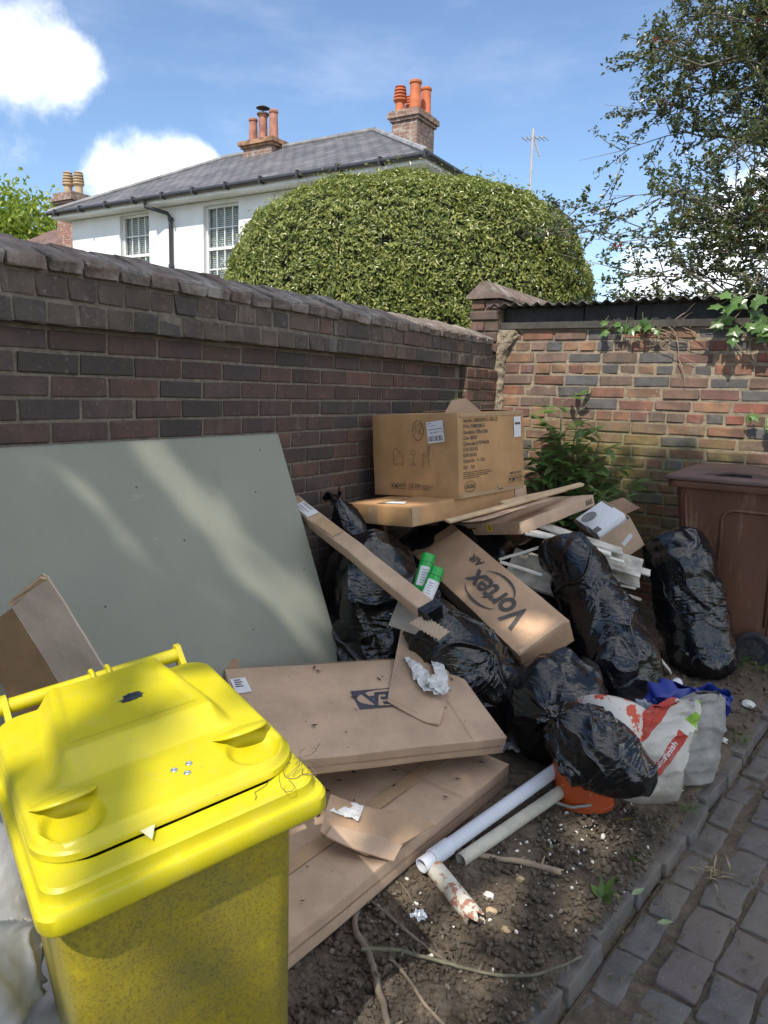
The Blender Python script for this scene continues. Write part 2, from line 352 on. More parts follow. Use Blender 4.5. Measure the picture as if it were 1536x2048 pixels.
# path of worn grey pavers and a kerb of the same
def paver_mat():
    m = Mat('worn blue grey paver'); v = m.coord('Object', True); r = m.rand(); p = m.pos()
    n = m.noise(10, 6, 0.6, v); n2 = m.noise(60, 6, 0.7, v); n3 = m.noise(2.4, 5, 0.6, p)
    c = m.mix(m.rng(n, 0.3, 0.7), (0.078, 0.071, 0.067), (0.140, 0.129, 0.123)); c = m.mix(m.rng(r, 0.82, 0.97, 0, 0.5), c, (0.13, 0.085, 0.08))
    c = m.mix(m.rng(n3, 0.42, 0.68, 0, 0.75), c, (0.15, 0.128, 0.10)); c = m.mix(m.rng(m.noise(170, 2, 0.5, v), 0.66, 0.72, 0, 0.5), c, (0.30, 0.29, 0.28))
    return m.out(c, m.rng(n, 0.3, 0.7, 0.62, 0.85), m.bump(m.math('ADD', n, m.math('MULTIPLY', n2, 0.7)), 0.7, 0.008))
M_paver = paver_mat()
def paver_mesh(L, Wd, H, k):
    out = []
    for i in range(k):
        bm = bmesh.new(); bmesh.ops.create_cube(bm, size=1.0)
        for v in bm.verts: v.co = Vector((v.co.x*Wd, v.co.y*L, (v.co.z-0.5)*H))
        bmesh.ops.bevel(bm, geom=list(bm.edges), offset=random.uniform(0.004, 0.009), segments=2, affect='EDGES', profile=0.5)
        bmesh.ops.subdivide_edges(bm, edges=[e for e in bm.edges if e.calc_length() > 0.05], cuts=3, use_grid_fill=True)
        P = np.array([v.co[:] for v in bm.verts]); dn = np.stack([fbm(P, 16, 3, 100+i+7*j) for j in range(3)], 1)*np.array([0.009, 0.009, 0.006])+np.stack([fbm(P, 50, 2, 200+i+7*j) for j in range(3)], 1)*np.array([0.004, 0.004, 0.0025])
        for v, q in zip(bm.verts, P+dn): v.co = q
        me = bpy.data.meshes.new('paver'); bm.to_mesh(me); bm.free(); me.materials.append(M_paver); me.polygons.foreach_set('use_smooth', [True]*len(me.polygons)); me.set_sharp_from_angle(angle=R(50)); out.append(me)
    return out
KD = Vector((0.149, 1, 0)).normalized(); KN = Vector((KD.y, -KD.x, 0))
def path_pt(t, s, z): q = Vector((1.756, 1.58, 0))+KD*t+KN*s; q.z = z+0.04*max(0, q.y-1.5); return q
mb = MB(); tt = [-3+0.6*i for i in range(16)]
for i in range(15): mb.add([path_pt(tt[i], 0.0, -0.009), path_pt(tt[i], 2.6, -0.009), path_pt(tt[i+1], 2.6, -0.009), path_pt(tt[i+1], 0.0, -0.009)], [(0, 1, 2, 3)])
M_bed = soil_mat('gritty path bedding with moss')
path = tag(mb.build('path', M_bed), kind='structure')
PV = paver_mesh(0.178, 0.112, 0.06, 8); kz = math.atan2(-KD.x, KD.y)
cnt = 0; far = []
for row in range(13):
    off = random.uniform(0, 0.18); s = 0.052+0.124*row+(0.010 if row else 0)
    t = -1.3+off+random.uniform(-0.03, 0.03)
    while t < 3.2:
        L = random.uniform(0.93, 1.12)
        q = path_pt(t+0.095*L, s+random.uniform(-0.005, 0.005), random.uniform(-0.009, 0.005))
        v = (q-CAM); depth = v.dot(Fv); px = 768+f_px*v.dot(Rv)/max(0.1, depth); vis = depth > 0.3 and 900 < px < 1700
        if vis and cnt < 300:
            o = bpy.data.objects.new('paver', random.choice(PV)); o.location = q; o.scale = (random.uniform(0.94, 1.03) if row else 0.72, L, 1)
            o.rotation_euler = (random.uniform(-0.02, 0.02)+0.04, random.uniform(-0.025, 0.025), kz+random.uniform(-0.03, 0.03)); link(o, path); cnt += 1
        elif depth > -1.5: far.append((q, L))
        t += 0.188*L+random.uniform(0.0, 0.010)
mb = MB()
for q, L in far:
    me = random.choice(PV); Mx = Matrix.Translation(q) @ Matrix.Rotation(kz, 4, 'Z') @ Matrix.Diagonal((1, L, 1, 1)); mb.add([Mx @ v.co for v in me.vertices], [tuple(p.vertices) for p in me.polygons])
o = mb.build('pavers', M_paver, path, fix=False); o['kind'] = 'stuff'
kerb = tag(mb.__class__().box((-0.03, -0.4, -0.12), (-0.02, -0.3, -0.1)).build('kerb', M_bed), kind='structure')
KM = paver_mesh(0.20, 0.098, 0.13, 6); t = -1.4
while t < 3.4:
    L = random.uniform(0.85, 1.15)
    q = path_pt(t+0.105*L, -0.055+random.uniform(-0.012, 0.008), 0.044+random.uniform(-0.016, 0.010))
    o = bpy.data.objects.new('kerb_stone', random.choice(KM)); o.location = q; o.scale = (random.uniform(0.9, 1.15), L, 1)
    o.rotation_euler = (0.04+random.uniform(-0.03, 0.03), random.uniform(-0.05, 0.06), kz+random.uniform(-0.06, 0.06)); link(o, kerb); t += 0.208*L+0.006
# ------------------------------------------------------------------ left wall (runs along Y, face at X = 0)
lw = thing('brick_wall', 'long dark plum brick wall with sloping coping behind the green board', 'wall', (0, 2.7, 0))
def LP(p): return Vector(p)-Vector((0, 2.7, 0))
MB().box(LP((-0.215, -0.9, -0.1)), LP((-0.0055, 5.2, 1.80))).build('mortar_core', M_mortar_d, lw)
BS = brick_mesh('brick', 0.2160, 0.0635, 0.07, M_bl, 9, 0.0035, 0.0030)
rest = []
for k in range(23):
    z = 1.7416-0.075*k-0.0375; y = 1.4134+(0.0935+0.0208 if (k % 2) == 0 else 0.0)-0.2285*9
    if z < 0.0: break
    while y < 4.62:
        yc = y+0.11425
        if yc < 4.55:
            if k < 10 and yc > 1.05: lay(BS, LP((random.uniform(-0.002, 0.003), yc, z)), pi/2, lw, sx=random.uniform(0.985, 1.01), sz=random.uniform(0.96, 1.03))
            else: rest.append((LP((0, yc, z)), pi/2, 1, 1))
        y += 0.2285
join_bricks(BS, rest, lw)
BH = brick_mesh('brick', 0.106, 0.070, 0.09, M_bc, 6, 0.006, 0.004); BH2 = brick_mesh('brick', 0.218, 0.070, 0.09, M_bc, 4, 0.006, 0.004); rest = []
MB().box(LP((-0.25, -0.9, 1.752)), LP((0.044, 4.97, 1.912))).build('mortar_bed', M_mortar_d, lw)
for zc, fx in ((1.785, 0.050), (1.866, 0.052)):
    y = -0.8+random.uniform(0, 0.1)
    while y < 4.9:
        big = random.random() < 0.16; L = 0.225 if big else 0.113; ms = BH2 if big else BH
        if y > 1.02: lay(ms, LP((fx+random.uniform(-0.005, 0.004), y+L/2, zc)), pi/2, lw, sx=random.uniform(0.97, 1.02), tilt=0.014)
        else: rest.append((LP((fx, y+L/2, zc)), pi/2, 1, 1))
        y += L
join_bricks(BH, rest, lw)
def coping_mesh(w):
    bm = bmesh.new(); prof = [(0.062, 0.0), (0.066, 0.036), (0.055, 0.048), (-0.115, 0.116), (-0.145, 0.116), (-0.315, 0.048), (-0.325, 0.036), (-0.325, 0.0)]
    a = [bm.verts.new((p[0], -w/2+0.003, p[1])) for p in prof]; b = [bm.verts.new((p[0], w/2-0.003, p[1])) for p in prof]
    bm.faces.new(a); bm.faces.new(list(reversed(b)))
    for i in range(8): bm.faces.new((a[i], b[i], b[(i+1) % 8], a[(i+1) % 8]))
    bmesh.ops.recalc_face_normals(bm, faces=bm.faces); bmesh.ops.bevel(bm, geom=list(bm.edges), offset=0.004, segments=1, affect='EDGES')
    for v in bm.verts: v.co += Vector((random.uniform(-1, 1), random.uniform(-1, 1), random.uniform(-1, 1)))*0.0045
    me = bpy.data.meshes.new('coping_brick'); bm.to_mesh(me); bm.free(); me.materials.append(M_cope); return me
CPM = [coping_mesh(0.136) for w in range(7)]
MB().prism([(0.045, 1.905), (0.045, 1.945), (-0.13, 2.012), (-0.305, 1.945), (-0.305, 1.905)], 1, -3.6, 2.26).build('coping_bed', M_mortar_d, lw)
y = -0.8
while y < 4.93:
    w = random.uniform(0.122, 0.150); o = bpy.data.objects.new('coping_brick', random.choice(CPM)); o.scale = (random.uniform(0.98, 1.03), (w-0.007)/0.136, random.uniform(0.96, 1.05)); o.location = LP((random.uniform(-0.006, 0.007), y+w/2, 1.912+random.uniform(-0.004, 0.005)))
    o.rotation_euler = (random.uniform(-0.025, 0.025), random.uniform(-0.02, 0.02), random.uniform(-0.03, 0.03)); link(o, lw); y += w
# corner pier under the corbel
pr_ = thing('brick_pier', 'narrow reddish brick pier in the corner where the two walls meet', 'pier', (-0.05, 4.83, 0))
def PP(p): return Vector(p)-Vector((-0.05, 4.83, 0))
MB().box(PP((-0.05, 4.57, -0.1)), PP((0.045, 5.12, 1.745))).build('mortar_core', M_mortar_l, pr_)
BP1 = brick_mesh('brick', 0.2165, 0.064, 0.06, M_br, 4, 0.006, 0.004); BP2 = brick_mesh('brick', 0.104, 0.064, 0.06, M_br, 4, 0.006, 0.004); rest = []
for k in range(22):
    z = 1.705-0.076*k
    for (yc, ms) in (((4.675, BP1), (4.90, BP1), (5.045, BP2)) if k % 2 else ((4.62, BP2), (4.785, BP1), (5.01, BP1))):
        (lay(ms, PP((0.055+random.uniform(-0.004, 0.005), yc, z)), pi/2, pr_, tilt=0.02) if k < 10 else rest.append((PP((0.055, yc, z)), pi/2, 1, 1)))
join_bricks(BP1, rest, pr_)
for k in range(11):      # returns of the pier facing -Y
    lay(BP2, PP((0.0, 4.562, 1.705-0.076*k)), 0, pr_, sx=0.9)
# the higher wall running on behind, with a gabled end
hw = thing('gabled_wall_end', 'gabled end of a higher red brick wall rising behind the corner', 'wall', (-0.05, 5.02, 1.9))
MB().box((-0.105, 0.02, -2.0), (0.10, 2.4, 0.325)).build('mortar_core', M_mortar_l, hw)
for k in range(5):
    z = 0.295-0.076*k
    if k % 2 == 0:
        for xc in (-0.056, 0.056): lay(BP2, (xc, 0.0, z), 0, hw, tilt=0.02)
    else: lay(BP1, (0.0+random.uniform(-0.01, 0.01), -0.01, z), 0, hw, tilt=0.02)
    for j in range(5): lay(BP1, (0.112, 0.13+0.228*j+(0.11 if k % 2 else 0), z), pi/2, hw)
MB().prism([(-0.135, 0.335), (0.135, 0.335), (0.13, 0.36), (0.02, 0.455), (-0.02, 0.455), (-0.13, 0.36)], 1, -0.03, 2.4).build('gable_coping', M_cope, hw)
# lumpy lime mortar daubed down the corner
bm = bmesh.new(); bmesh.ops.create_grid(bm, x_segments=14, y_segments=110, size=0.5)
P = np.array([v.co[:] for v in bm.verts]); U = P[:, 0]+0.5; Z = 0.9+(P[:, 1]+0.5)*1.12
ang = U*pi/2; nn = fbm(np.stack([U*0.1, U*0, Z], 1), 28, 4, 3); rr = 0.05+0.022*nn+0.03*np.clip((Z-1.6)/0.3, 0, 1)
xx = 0.05+rr*np.cos(ang)*1.4*(0.7+0.6*vnoise(np.stack([Z*0, Z, Z*0], 1), 6, 2)); yy = 5.10-rr*np.sin(ang)*0.9
for v, a, b, c in zip(bm.verts, xx, yy, Z): v.co = (a, b, c)
me = bpy.data.meshes.new('mortar_daub'); bm.to_mesh(me); bm.free(); me.materials.append(M_mortar_l); link(bpy.data.objects.new('mortar_daub', me))
bpy.data.objects['mortar_daub'].parent = pr_; bpy.data.objects['mortar_daub'].matrix_parent_inverse = Matrix.Translation(-Vector((-0.05, 4.83, 0)))
# ------------------------------------------------------------------ back wall (runs along X, face at Y = 5.10)
bw = thing('brick_wall', 'mottled red brick wall with green algae below a tin roof', 'wall', (1.5, 5.1, 0))
def BP(p): return Vector(p)-Vector((1.5, 5.1, 0))
BSB = brick_mesh('brick', 0.222, 0.0665, 0.07, M_bb, 8, 0.007, 0.004); BHB = brick_mesh('brick', 0.1075, 0.0665, 0.07, M_bb, 8, 0.008, 0.004)
mbk = MB(); xs = np.arange(0.02, 3.6, 0.03); zs = np.arange(0.0, 2.05, 0.02); X, Z = np.meshgrid(xs, zs); X = X.ravel(); Z = Z.ravel()
Yd = 5.1065+0.0035*fbm(np.stack([X, X*0, Z], 1), 14, 3, 4); nx = len(xs); i = (np.arange(len(zs)-1)[:, None]*nx+np.arange(nx-1)[None, :]).ravel()
np_mesh('mortar_face', np.stack([X-1.5, Yd-5.1, Z], 1), np.stack([i, i+1, i+nx+1, i+nx], 1), M_mortar_l, True, bw)
MB().box(BP((0.02, 5.115, -0.1)), BP((3.6, 5.33, 2.05))).build('wall_core', M_mortar_l, bw)
PAT = ['S', 'H', 'S', 'H', 'S', 'S', 'S', 'H', 'S', 'S', 'S', 'H', 'S', 'H', 'S', 'H', 'S', 'H', 'S', 'S', 'S', 'H', 'S', 'S', 'S', 'H']; restS = []; restH = []
for k, pt in enumerate(PAT):
    z = 1.982-0.076*k; L = 0.2314 if pt == 'S' else 0.1157; x = 0.10-(0.06 if k % 4 == 1 else 0.115 if k % 3 == 0 else 0.02)+random.uniform(-0.02, 0.02)
    while x < 3.5:
        xc = x+L/2
        if xc > 0.09:
            ms = BSB if pt == 'S' else BHB
            if xc < 2.15 and k < 18: lay(ms, BP((xc, 5.1+random.uniform(-0.004, 0.004), z+random.uniform(-0.002, 0.002))), 0, bw, sx=random.uniform(0.96, 1.01), sz=random.uniform(0.94, 1.04), tilt=0.012)
            elif z > 0: (restS if pt == 'S' else restH).append((BP((xc, 5.1, z)), 0, 1, 1))
        x += L*random.uniform(0.99, 1.015)
join_bricks(BSB, restS, bw); join_bricks(BHB, restH, bw)
# roof of the lean-to: timber plate, fascia and corrugated sheet
M_oldwood = simple('weathered grey black timber', (0.060, 0.054, 0.046), 0.85, 0.4, 6, 0.5, 40)
M_tar = simple('black tarred board', (0.018, 0.017, 0.018), 0.75, 0.4, 8, 0.4, 50)
M_tin = simple('dark corroded corrugated sheet', (0.075, 0.068, 0.062), 0.7, 0.5, 9, 0.5, 60)
rf = thing('lean_to_roof', 'dark corrugated tin roof edge on black timbers over the brick wall', 'roof', (1.5, 5.1, 2.02))
MB().box((-1.45, -0.03, 0.002), (0.62, 0.10, 0.046), Matrix.Rotation(0.004, 4, 'Y')).build('timber_plate', M_oldwood, rf)
MB().box((0.626, -0.034, -0.002), (2.0, 0.10, 0.042), Matrix.Rotation(-0.006, 4, 'Y')).build('timber_plate', M_oldwood, rf)
for a, b in ((-1.42, -0.86), (-0.85, -0.52), (-0.51, 0.4), (0.41, 1.3), (1.31, 2.0)): MB().box((a, 0.0+random.uniform(-0.006, 0.006), 0.052), (b, 0.05, 0.150)).build('fascia_board', M_tar, rf)
xs = np.arange(-1.52, 2.1, 0.0065); ysr = np.linspace(-0.10, 1.2, 14); X, Y = np.meshgrid(xs, ysr); X = X.ravel(); Y = Y.ravel()
Zr = 0.168+0.011*np.sin(X*2*pi/0.0785)+0.010*vnoise(np.stack([X, Y*0, X*0], 1), 2.3, 3)-0.05*Y+0.004*vnoise(np.stack([X, Y, X*0], 1), 9, 5)
X2 = X; Yy = Y+0.012*vnoise(np.stack([X, X*0, X*0], 1), 3.1, 8)*(Y < 0); nx = len(xs)
i = (np.arange(13)[:, None]*nx+np.arange(nx-1)[None, :]).ravel()
sh = np_mesh('corrugated_sheet', np.stack([X2, Yy, Zr], 1), np.stack([i, i+1, i+nx+1, i+nx], 1), M_tin, True, rf)
sm = sh.modifiers.new('thick', 'SOLIDIFY'); sm.thickness = 0.004
# ------------------------------------------------------------------ white house
M_render = simple('white painted render', (0.80, 0.80, 0.79), 0.8, 0.05, 1.5, 0.15, 30, False)
M_whitepaint = simple('white gloss paint', (0.82, 0.82, 0.80), 0.4, 0.04, 6, 0.05, 60, False)
M_gutter = simple('dark grey gutter plastic', (0.035, 0.037, 0.042), 0.45, 0.2, 6, 0.05, 60, False)
M_dark = simple('painted room shade', (0.05, 0.055, 0.06), 0.9, 0.2, 4)
M_blind = simple('pale slatted blind', (0.60, 0.60, 0.57), 0.7, 0.06, 6)
def glass_mat():
    m = Mat('window glass'); return m.out((0.9, 0.95, 0.95), 0.03, Transmission_Weight=1.0, IOR=1.1, Specular_IOR_Level=0.4)
M_glass = glass_mat()
def slate_mat(name, a, b, course, width, axis):
    """slates or tiles too far off to tell apart: courses along the slope, staggered joints"""
    m = Mat(name); v = m.coord('UV'); br = m.node('ShaderNodeTexBrick'); m.l.new(v, br.inputs['Vector'])
    br.inputs['Scale'].default_value = 1.0; br.inputs['Brick Width'].default_value = width; br.inputs['Row Height'].default_value = course; br.inputs['Mortar Size'].default_value = 0.016; br.inputs['Mortar Smooth'].default_value = 0.5; br.inputs['Bias'].default_value = 0.0
    br.inputs['Color1'].default_value = (*a, 1); br.inputs['Color2'].default_value = (*b, 1); br.inputs['Mortar'].default_value = (*[q*0.25 for q in a], 1)
    p = m.pos(); n = m.noise(1.2, 6, 0.65, p); n2 = m.noise(14, 5, 0.6, p)
    c = m.mix(m.rng(n, 0.45, 0.7, 0, 0.45), br.outputs['Color'], tuple(q*1.7 for q in b)); c = m.mix(m.rng(n2, 0.6, 0.72, 0, 0.5), c, tuple(q*1.9 for q in b))
    return m.out(c, 0.62, m.bump(m.math('ADD', br.outputs['Fac'], m.math('MULTIPLY', n2, -0.5)), 0.9, -0.04))
M_slate = slate_mat('weathered grey slate', (0.088, 0.086, 0.096), (0.145, 0.138, 0.146), 0.21, 0.28, 0)
M_tile = slate_mat('brown clay tile', (0.13, 0.075, 0.06), (0.20, 0.115, 0.085), 0.11, 0.17, 0)
def roof_plane(name, pts, mat, parent):
    """a flat roof slope with UV in metres: u along the eave (first edge), v up the slope"""
    p = [Vector(q) for q in pts]; u = (p[1]-p[0]).normalized(); n = u.cross(p[2]-p[0]).normalized(); w = n.cross(u)
    t = 0.05; mb = MB(); k = len(p); mb.add(p+[q-n*t for q in p], [tuple(range(k)), tuple(reversed(range(k, 2*k)))]+[(i, k+i, k+(i+1) % k, (i+1) % k) for i in range(k)])
    o = mb.build(name, mat, parent, fix=True); uv = o.data.uv_layers.new(name='UVMap')
    for lp in o.data.loops:
        q = Vector(o.data.vertices[lp.vertex_index].co)-p[0]; uv.data[lp.index].uv = (q.dot(u), q.dot(w))
    return o
hs = thing('white_house', 'white rendered house with grey slate hipped roof and sash windows', 'house', (-9.5, 12.25, 0))
def H(x, y, z): return (x+9.5, y-12.25, z)
XL, XR, YF, YB, ZE = -14.45, -4.72, 12.25, 17.6, 5.46
WINS = [(-12.70, -11.72, 3.62, 5.42), (-10.02, -9.01, 3.62, 5.38), (-7.40, -6.33, 3.62, 5.40), (-12.70, -11.72, 0.9, 2.6), (-10.02, -9.01, 0.9, 2.6), (-7.40, -6.33, 0.9, 2.6)]
wallm = MB(); xs = sorted({XL, XR, *[w[0] for w in WINS], *[w[1] for w in WINS]}); zs = [0, 0.9, 2.6, 3.62, 5.38, ZE]
for i in range(len(xs)-1):
    wv = [w for w in WINS if abs(w[0]-xs[i]) < 1e-6]
    zz = [0.0]
    for w in sorted(wv, key=lambda w: w[2]): zz += [w[2], w[3]]
    zz.append(ZE)
    for a, b in zip(zz[::2], zz[1::2]): wallm.box(H(xs[i], YF, a-0.15 if a == 0 else a), H(xs[i+1], YF+0.28, b))
wallm.box(H(XL, YF+0.29, -0.1), H(XL+0.28, YB, ZE)).box(H(XR-0.28, YF+0.29, -0.1), H(XR, YB, ZE)).box(H(XL+0.29, YB-0.28, -0.1), H(XR-0.29, YB, ZE))
wallm.build('wall', M_render, hs)
for wi, (a, b, z0, z1) in enumerate(WINS):
    wd = bpy.data.objects.new('window', MB().box((a+9.5, 0.10, z0), (a+9.55, 0.17, z1)).box((b+9.45, 0.10, z0), (b+9.5, 0.17, z1)).box((a+9.552, 0.10, z1-0.05), (b+9.448, 0.17, z1)).box((a+9.552, 0.10, z0), (b+9.448, 0.17, z0+0.06)).data('window', M_whitepaint)); link(wd, hs)
    zm = (z0+z1)/2; W_ = b-a-0.1; x0 = a+9.55
    sb = MB().box((x0+0.002, 0.105, zm-0.03), (x0+W_-0.002, 0.165, zm+0.03))
    for k in range(1, 4): sb.box((x0+W_*k/4-0.011, 0.12, z0+0.062), (x0+W_*k/4+0.011, 0.15, zm-0.032)).box((x0+W_*k/4-0.011, 0.12, zm+0.032), (x0+W_*k/4+0.011, 0.15, z1-0.052))
    for zz in ((z0+0.06+zm-0.03)/2, (zm+0.03+z1-0.05)/2): sb.box((x0+0.003, 0.123, zz-0.011), (x0+W_-0.003, 0.147, zz+0.011))
    sb.build('glazing_bars', M_whitepaint, wd)
    for k in range(4):
        for (q0, q1) in ((z0+0.062, (z0+0.06+zm-0.03)/2-0.012), ((z0+0.06+zm-0.03)/2+0.012, zm-0.032), (zm+0.032, (zm+0.03+z1-0.05)/2-0.012), ((zm+0.03+z1-0.05)/2+0.012, z1-0.052)):
            MB().box((x0+W_*k/4+0.012, 0.133, q0+0.002), (x0+W_*(k+1)/4-0.012, 0.138, q1-0.002)).build('pane', M_glass, wd)
    bl = MB(); z = z0+0.1
    while z < z1-0.05: bl.box((x0+0.005, 0.20, z), (x0+W_-0.005, 0.203, z+0.030), None); z += 0.042
    bl.build('blind', M_blind, wd)
    MB().box((x0, 0.24, z0), (x0+W_, 0.27, z1)).build('room_shade_panel', M_dark, wd)  # dark slab; the unlit room's dimness is put into its colour
    MB().box((a+9.5-0.05, -0.05, z0-0.07), (b+9.5+0.05, 0.12, z0-0.002)).build('sill', M_whitepaint, wd)
# roof
eL, eR, eF, eB, zE = -14.80, -4.36, 11.86, 18.0, 5.60; rl, rr, ry, rz = -12.0, -7.40, 14.93, 7.28
roof = MB().tube([H(rl, ry, rz+0.01), H(rr, ry, rz+0.01)], 0.075, 8).build('roof', simple('ridge tile', (0.20, 0.195, 0.195), 0.8, 0.3, 4), hs)
roof_plane('slate_slope', [H(eL, eF, zE), H(eR, eF, zE), H(rr, ry, rz), H(rl, ry, rz)], M_slate, roof)
roof_plane('slate_slope', [H(eR, eF, zE), H(eR, eB, zE), H(rr, ry, rz)], M_slate, roof)
roof_plane('slate_slope', [H(eB and eL, eB, zE), H(eL, eF, zE), H(rl, ry, rz)], M_slate, roof)
roof_plane('slate_slope', [H(eR, eB, zE), H(eL, eB, zE), H(rl, ry, rz), H(rr, ry, rz)], M_slate, roof)
M_hip = simple('lead grey hip', (0.22, 0.22, 0.23), 0.75, 0.3, 3); MB().tube([H(rr, ry, rz+0.01), H(eR, eF, zE+0.03)], 0.06, 8).build('hip_tiles', M_hip, roof); MB().tube([H(rl, ry, rz+0.01), H(eL, eF, zE+0.03)], 0.06, 8).build('hip_tiles', M_hip, roof)
MB().box(H(eL+0.04, eF+0.05, ZE+0.01), H(eR-0.04, eF+0.09, zE-0.02)).box(H(eL+0.04, eF+0.092, ZE+0.01), H(eR-0.04, YF+0.27, ZE+0.04)).box(H(eR-0.09, eF+0.10, ZE+0.045), H(eR-0.05, eB-0.1, zE-0.02)).box(H(XR-0.25, YF+0.28, ZE+0.01), H(eR-0.095, eB-0.1, ZE+0.04)).build('fascia_and_soffit', M_whitepaint, hs)
g = MB(); prof = [(0.055*cos(t), 0.055*sin(t)) for t in np.linspace(pi, 2*pi, 9)]
gut = MB().tube([H(eL-0.02, eF-0.03, zE-0.02), H(eR+0.02, eF-0.03, zE-0.02)], 0.045, 10).tube([H(eR+0.03, eF-0.03, zE-0.02), H(eR+0.03, eB, zE-0.02)], 0.045, 10).build('gutter', M_gutter, hs, smooth=40)
x = eL+0.3
while x < eR: MB().box(H(x, eF-0.095, zE-0.085), H(x+0.045, eF+0.045, zE+0.045)).build('gutter_bracket', M_gutter, gut); x += 0.92
MB().tube([H(-11.38, 11.84, 5.52), H(-11.38, 11.86, 5.42), H(-11.0, 12.14, 5.30), H(-10.96, 12.19, 5.2), H(-10.96, 12.19, 0.1)], 0.042, 10).tube([H(-10.96, 12.19, 4.15), H(-10.96, 12.19, 4.22)], 0.06, 10).tube([H(-10.96, 12.19, 5.15), H(-10.96, 12.19, 5.22)], 0.06, 10).build('downpipe', M_gutter, hs, smooth=40)
def far_brick(name, c1, c2, mort):
    m = Mat(name); p = m.pos(); X, Y, Z = m.sep(p); cx = m.node('ShaderNodeCombineXYZ'); m.l.new(m.math('ADD', X, Y), cx.inputs[0]); m.l.new(Z, cx.inputs[1])
    br = m.node('ShaderNodeTexBrick'); m.l.new(cx.outputs[0], br.inputs['Vector']); br.inputs['Scale'].default_value = 1; br.inputs['Brick Width'].default_value = 0.225; br.inputs['Row Height'].default_value = 0.075; br.inputs['Mortar Size'].default_value = 0.007
    br.inputs['Color1'].default_value = (*c1, 1); br.inputs['Color2'].default_value = (*c2, 1); br.inputs['Mortar'].default_value = (*mort, 1)
    n = m.noise(9, 6, 0.65, p); c = m.mix(m.rng(n, 0.52, 0.6, 0, 0.7), br.outputs['Color'], (0.42, 0.38, 0.34)); c = m.mix(m.rng(m.noise(5, 5, 0.6, p), 0.55, 0.65, 0, 0.5), c, (0.08, 0.06, 0.05))
    return m.out(c, 0.9, m.bump(m.math('SUBTRACT', m.math('MULTIPLY', n, 0.4), br.outputs['Fac']), 0.5, 0.02))
M_chim = far_brick('old chimney brick', (0.27, 0.16, 0.12), (0.21, 0.12, 0.09), (0.33, 0.29, 0.25))
M_lichen = simple('lichen spotted capping', (0.30, 0.17, 0.10), 0.9, 0.5, 7)
M_pot = simple('orange terracotta', (0.52, 0.15, 0.06), 0.75, 0.25, 3); M_pot2 = simple('faded red terracotta', (0.36, 0.16, 0.11), 0.8, 0.35, 5)
M_pot3 = simple('buff clay pot', (0.45, 0.33, 0.20), 0.8, 0.2, 5); M_iron = simple('rusted iron cowl', (0.10, 0.07, 0.06), 0.7, 0.3, 6)
def pot(parent, c, r0, r1, h, mat, name='chimney_pot', rings=0):
    pr = [(r0, 0), (r0*0.97, h*0.05), (r1, h*0.88), (r1*1.18, h*0.90), (r1*1.18, h*0.97), (r1*1.02, h), (r1*0.72, h), (r1*0.7, h*0.9)]
    if rings:
        pr = [(r0*0.75, 0), (r0*0.72, h*0.35), (r0*1.0, h*0.42)]
        for k in range(rings): z = h*(0.44+0.5*k/rings); d = h*0.5/rings; q = r0*(1.02-0.05*k); pr += [(q*1.05, z), (q*1.05, z+d*0.5), (q*0.68, z+d*0.55), (q*0.68, z+d*0.95)]
        pr += [(r0*0.85, h*0.95), (r0*0.5, h)]
    return MB().lathe(pr, 16, c).build(name, mat, parent, smooth=35)
ch = MB().box(H(-6.52, 14.2, 5.8), H(-5.92, 14.95, 7.10)).build('chimney', M_chim, hs)
MB().box(H(-6.56, 14.16, 7.102), H(-5.88, 14.99, 7.16)).box(H(-6.60, 14.12, 7.162), H(-5.84, 15.03, 7.27)).box(H(-6.55, 14.17, 7.272), H(-5.89, 14.98, 7.32)).build('chimney_cap', M_chim, ch)
pot(ch, H(-6.42, 14.34, 7.322), 0.135, 0.11, 0.52, M_pot, rings=4); pot(ch, H(-6.40, 14.76, 7.322), 0.12, 0.10, 0.46, M_pot, rings=4)
pot(ch, H(-6.06, 14.34, 7.322), 0.125, 0.11, 0.56, M_pot); pot(ch, H(-6.04, 14.76, 7.322), 0.115, 0.10, 0.56, M_pot)
ch = MB().box(H(-11.0, 14.60, 6.9), H(-10.12, 15.02, 7.28)).build('chimney', M_chim, hs)
MB().box(H(-11.05, 14.55, 7.282), H(-10.06, 15.07, 7.34)).box(H(-11.10, 14.50, 7.342), H(-10.0, 15.12, 7.44)).build('chimney_cap', M_lichen, ch)
pot(ch, H(-10.86, 14.8, 7.442), 0.115, 0.095, 0.58, M_pot2); pp = pot(ch, H(-10.55, 14.8, 7.442), 0.115, 0.10, 0.64, M_pot2); pot(ch, H(-10.22, 14.8, 7.442), 0.12, 0.095, 0.68, M_pot2)
MB().lathe([(0.15, 0), (0.15, 0.03), (0.10, 0.05), (0.02, 0.06), (0.02, 0.14), (0.17, 0.15), (0.05, 0.21), (0.01, 0.22)], 14, H(-10.55, 14.8, 8.06)).build('cowl', M_iron, pp, smooth=40)
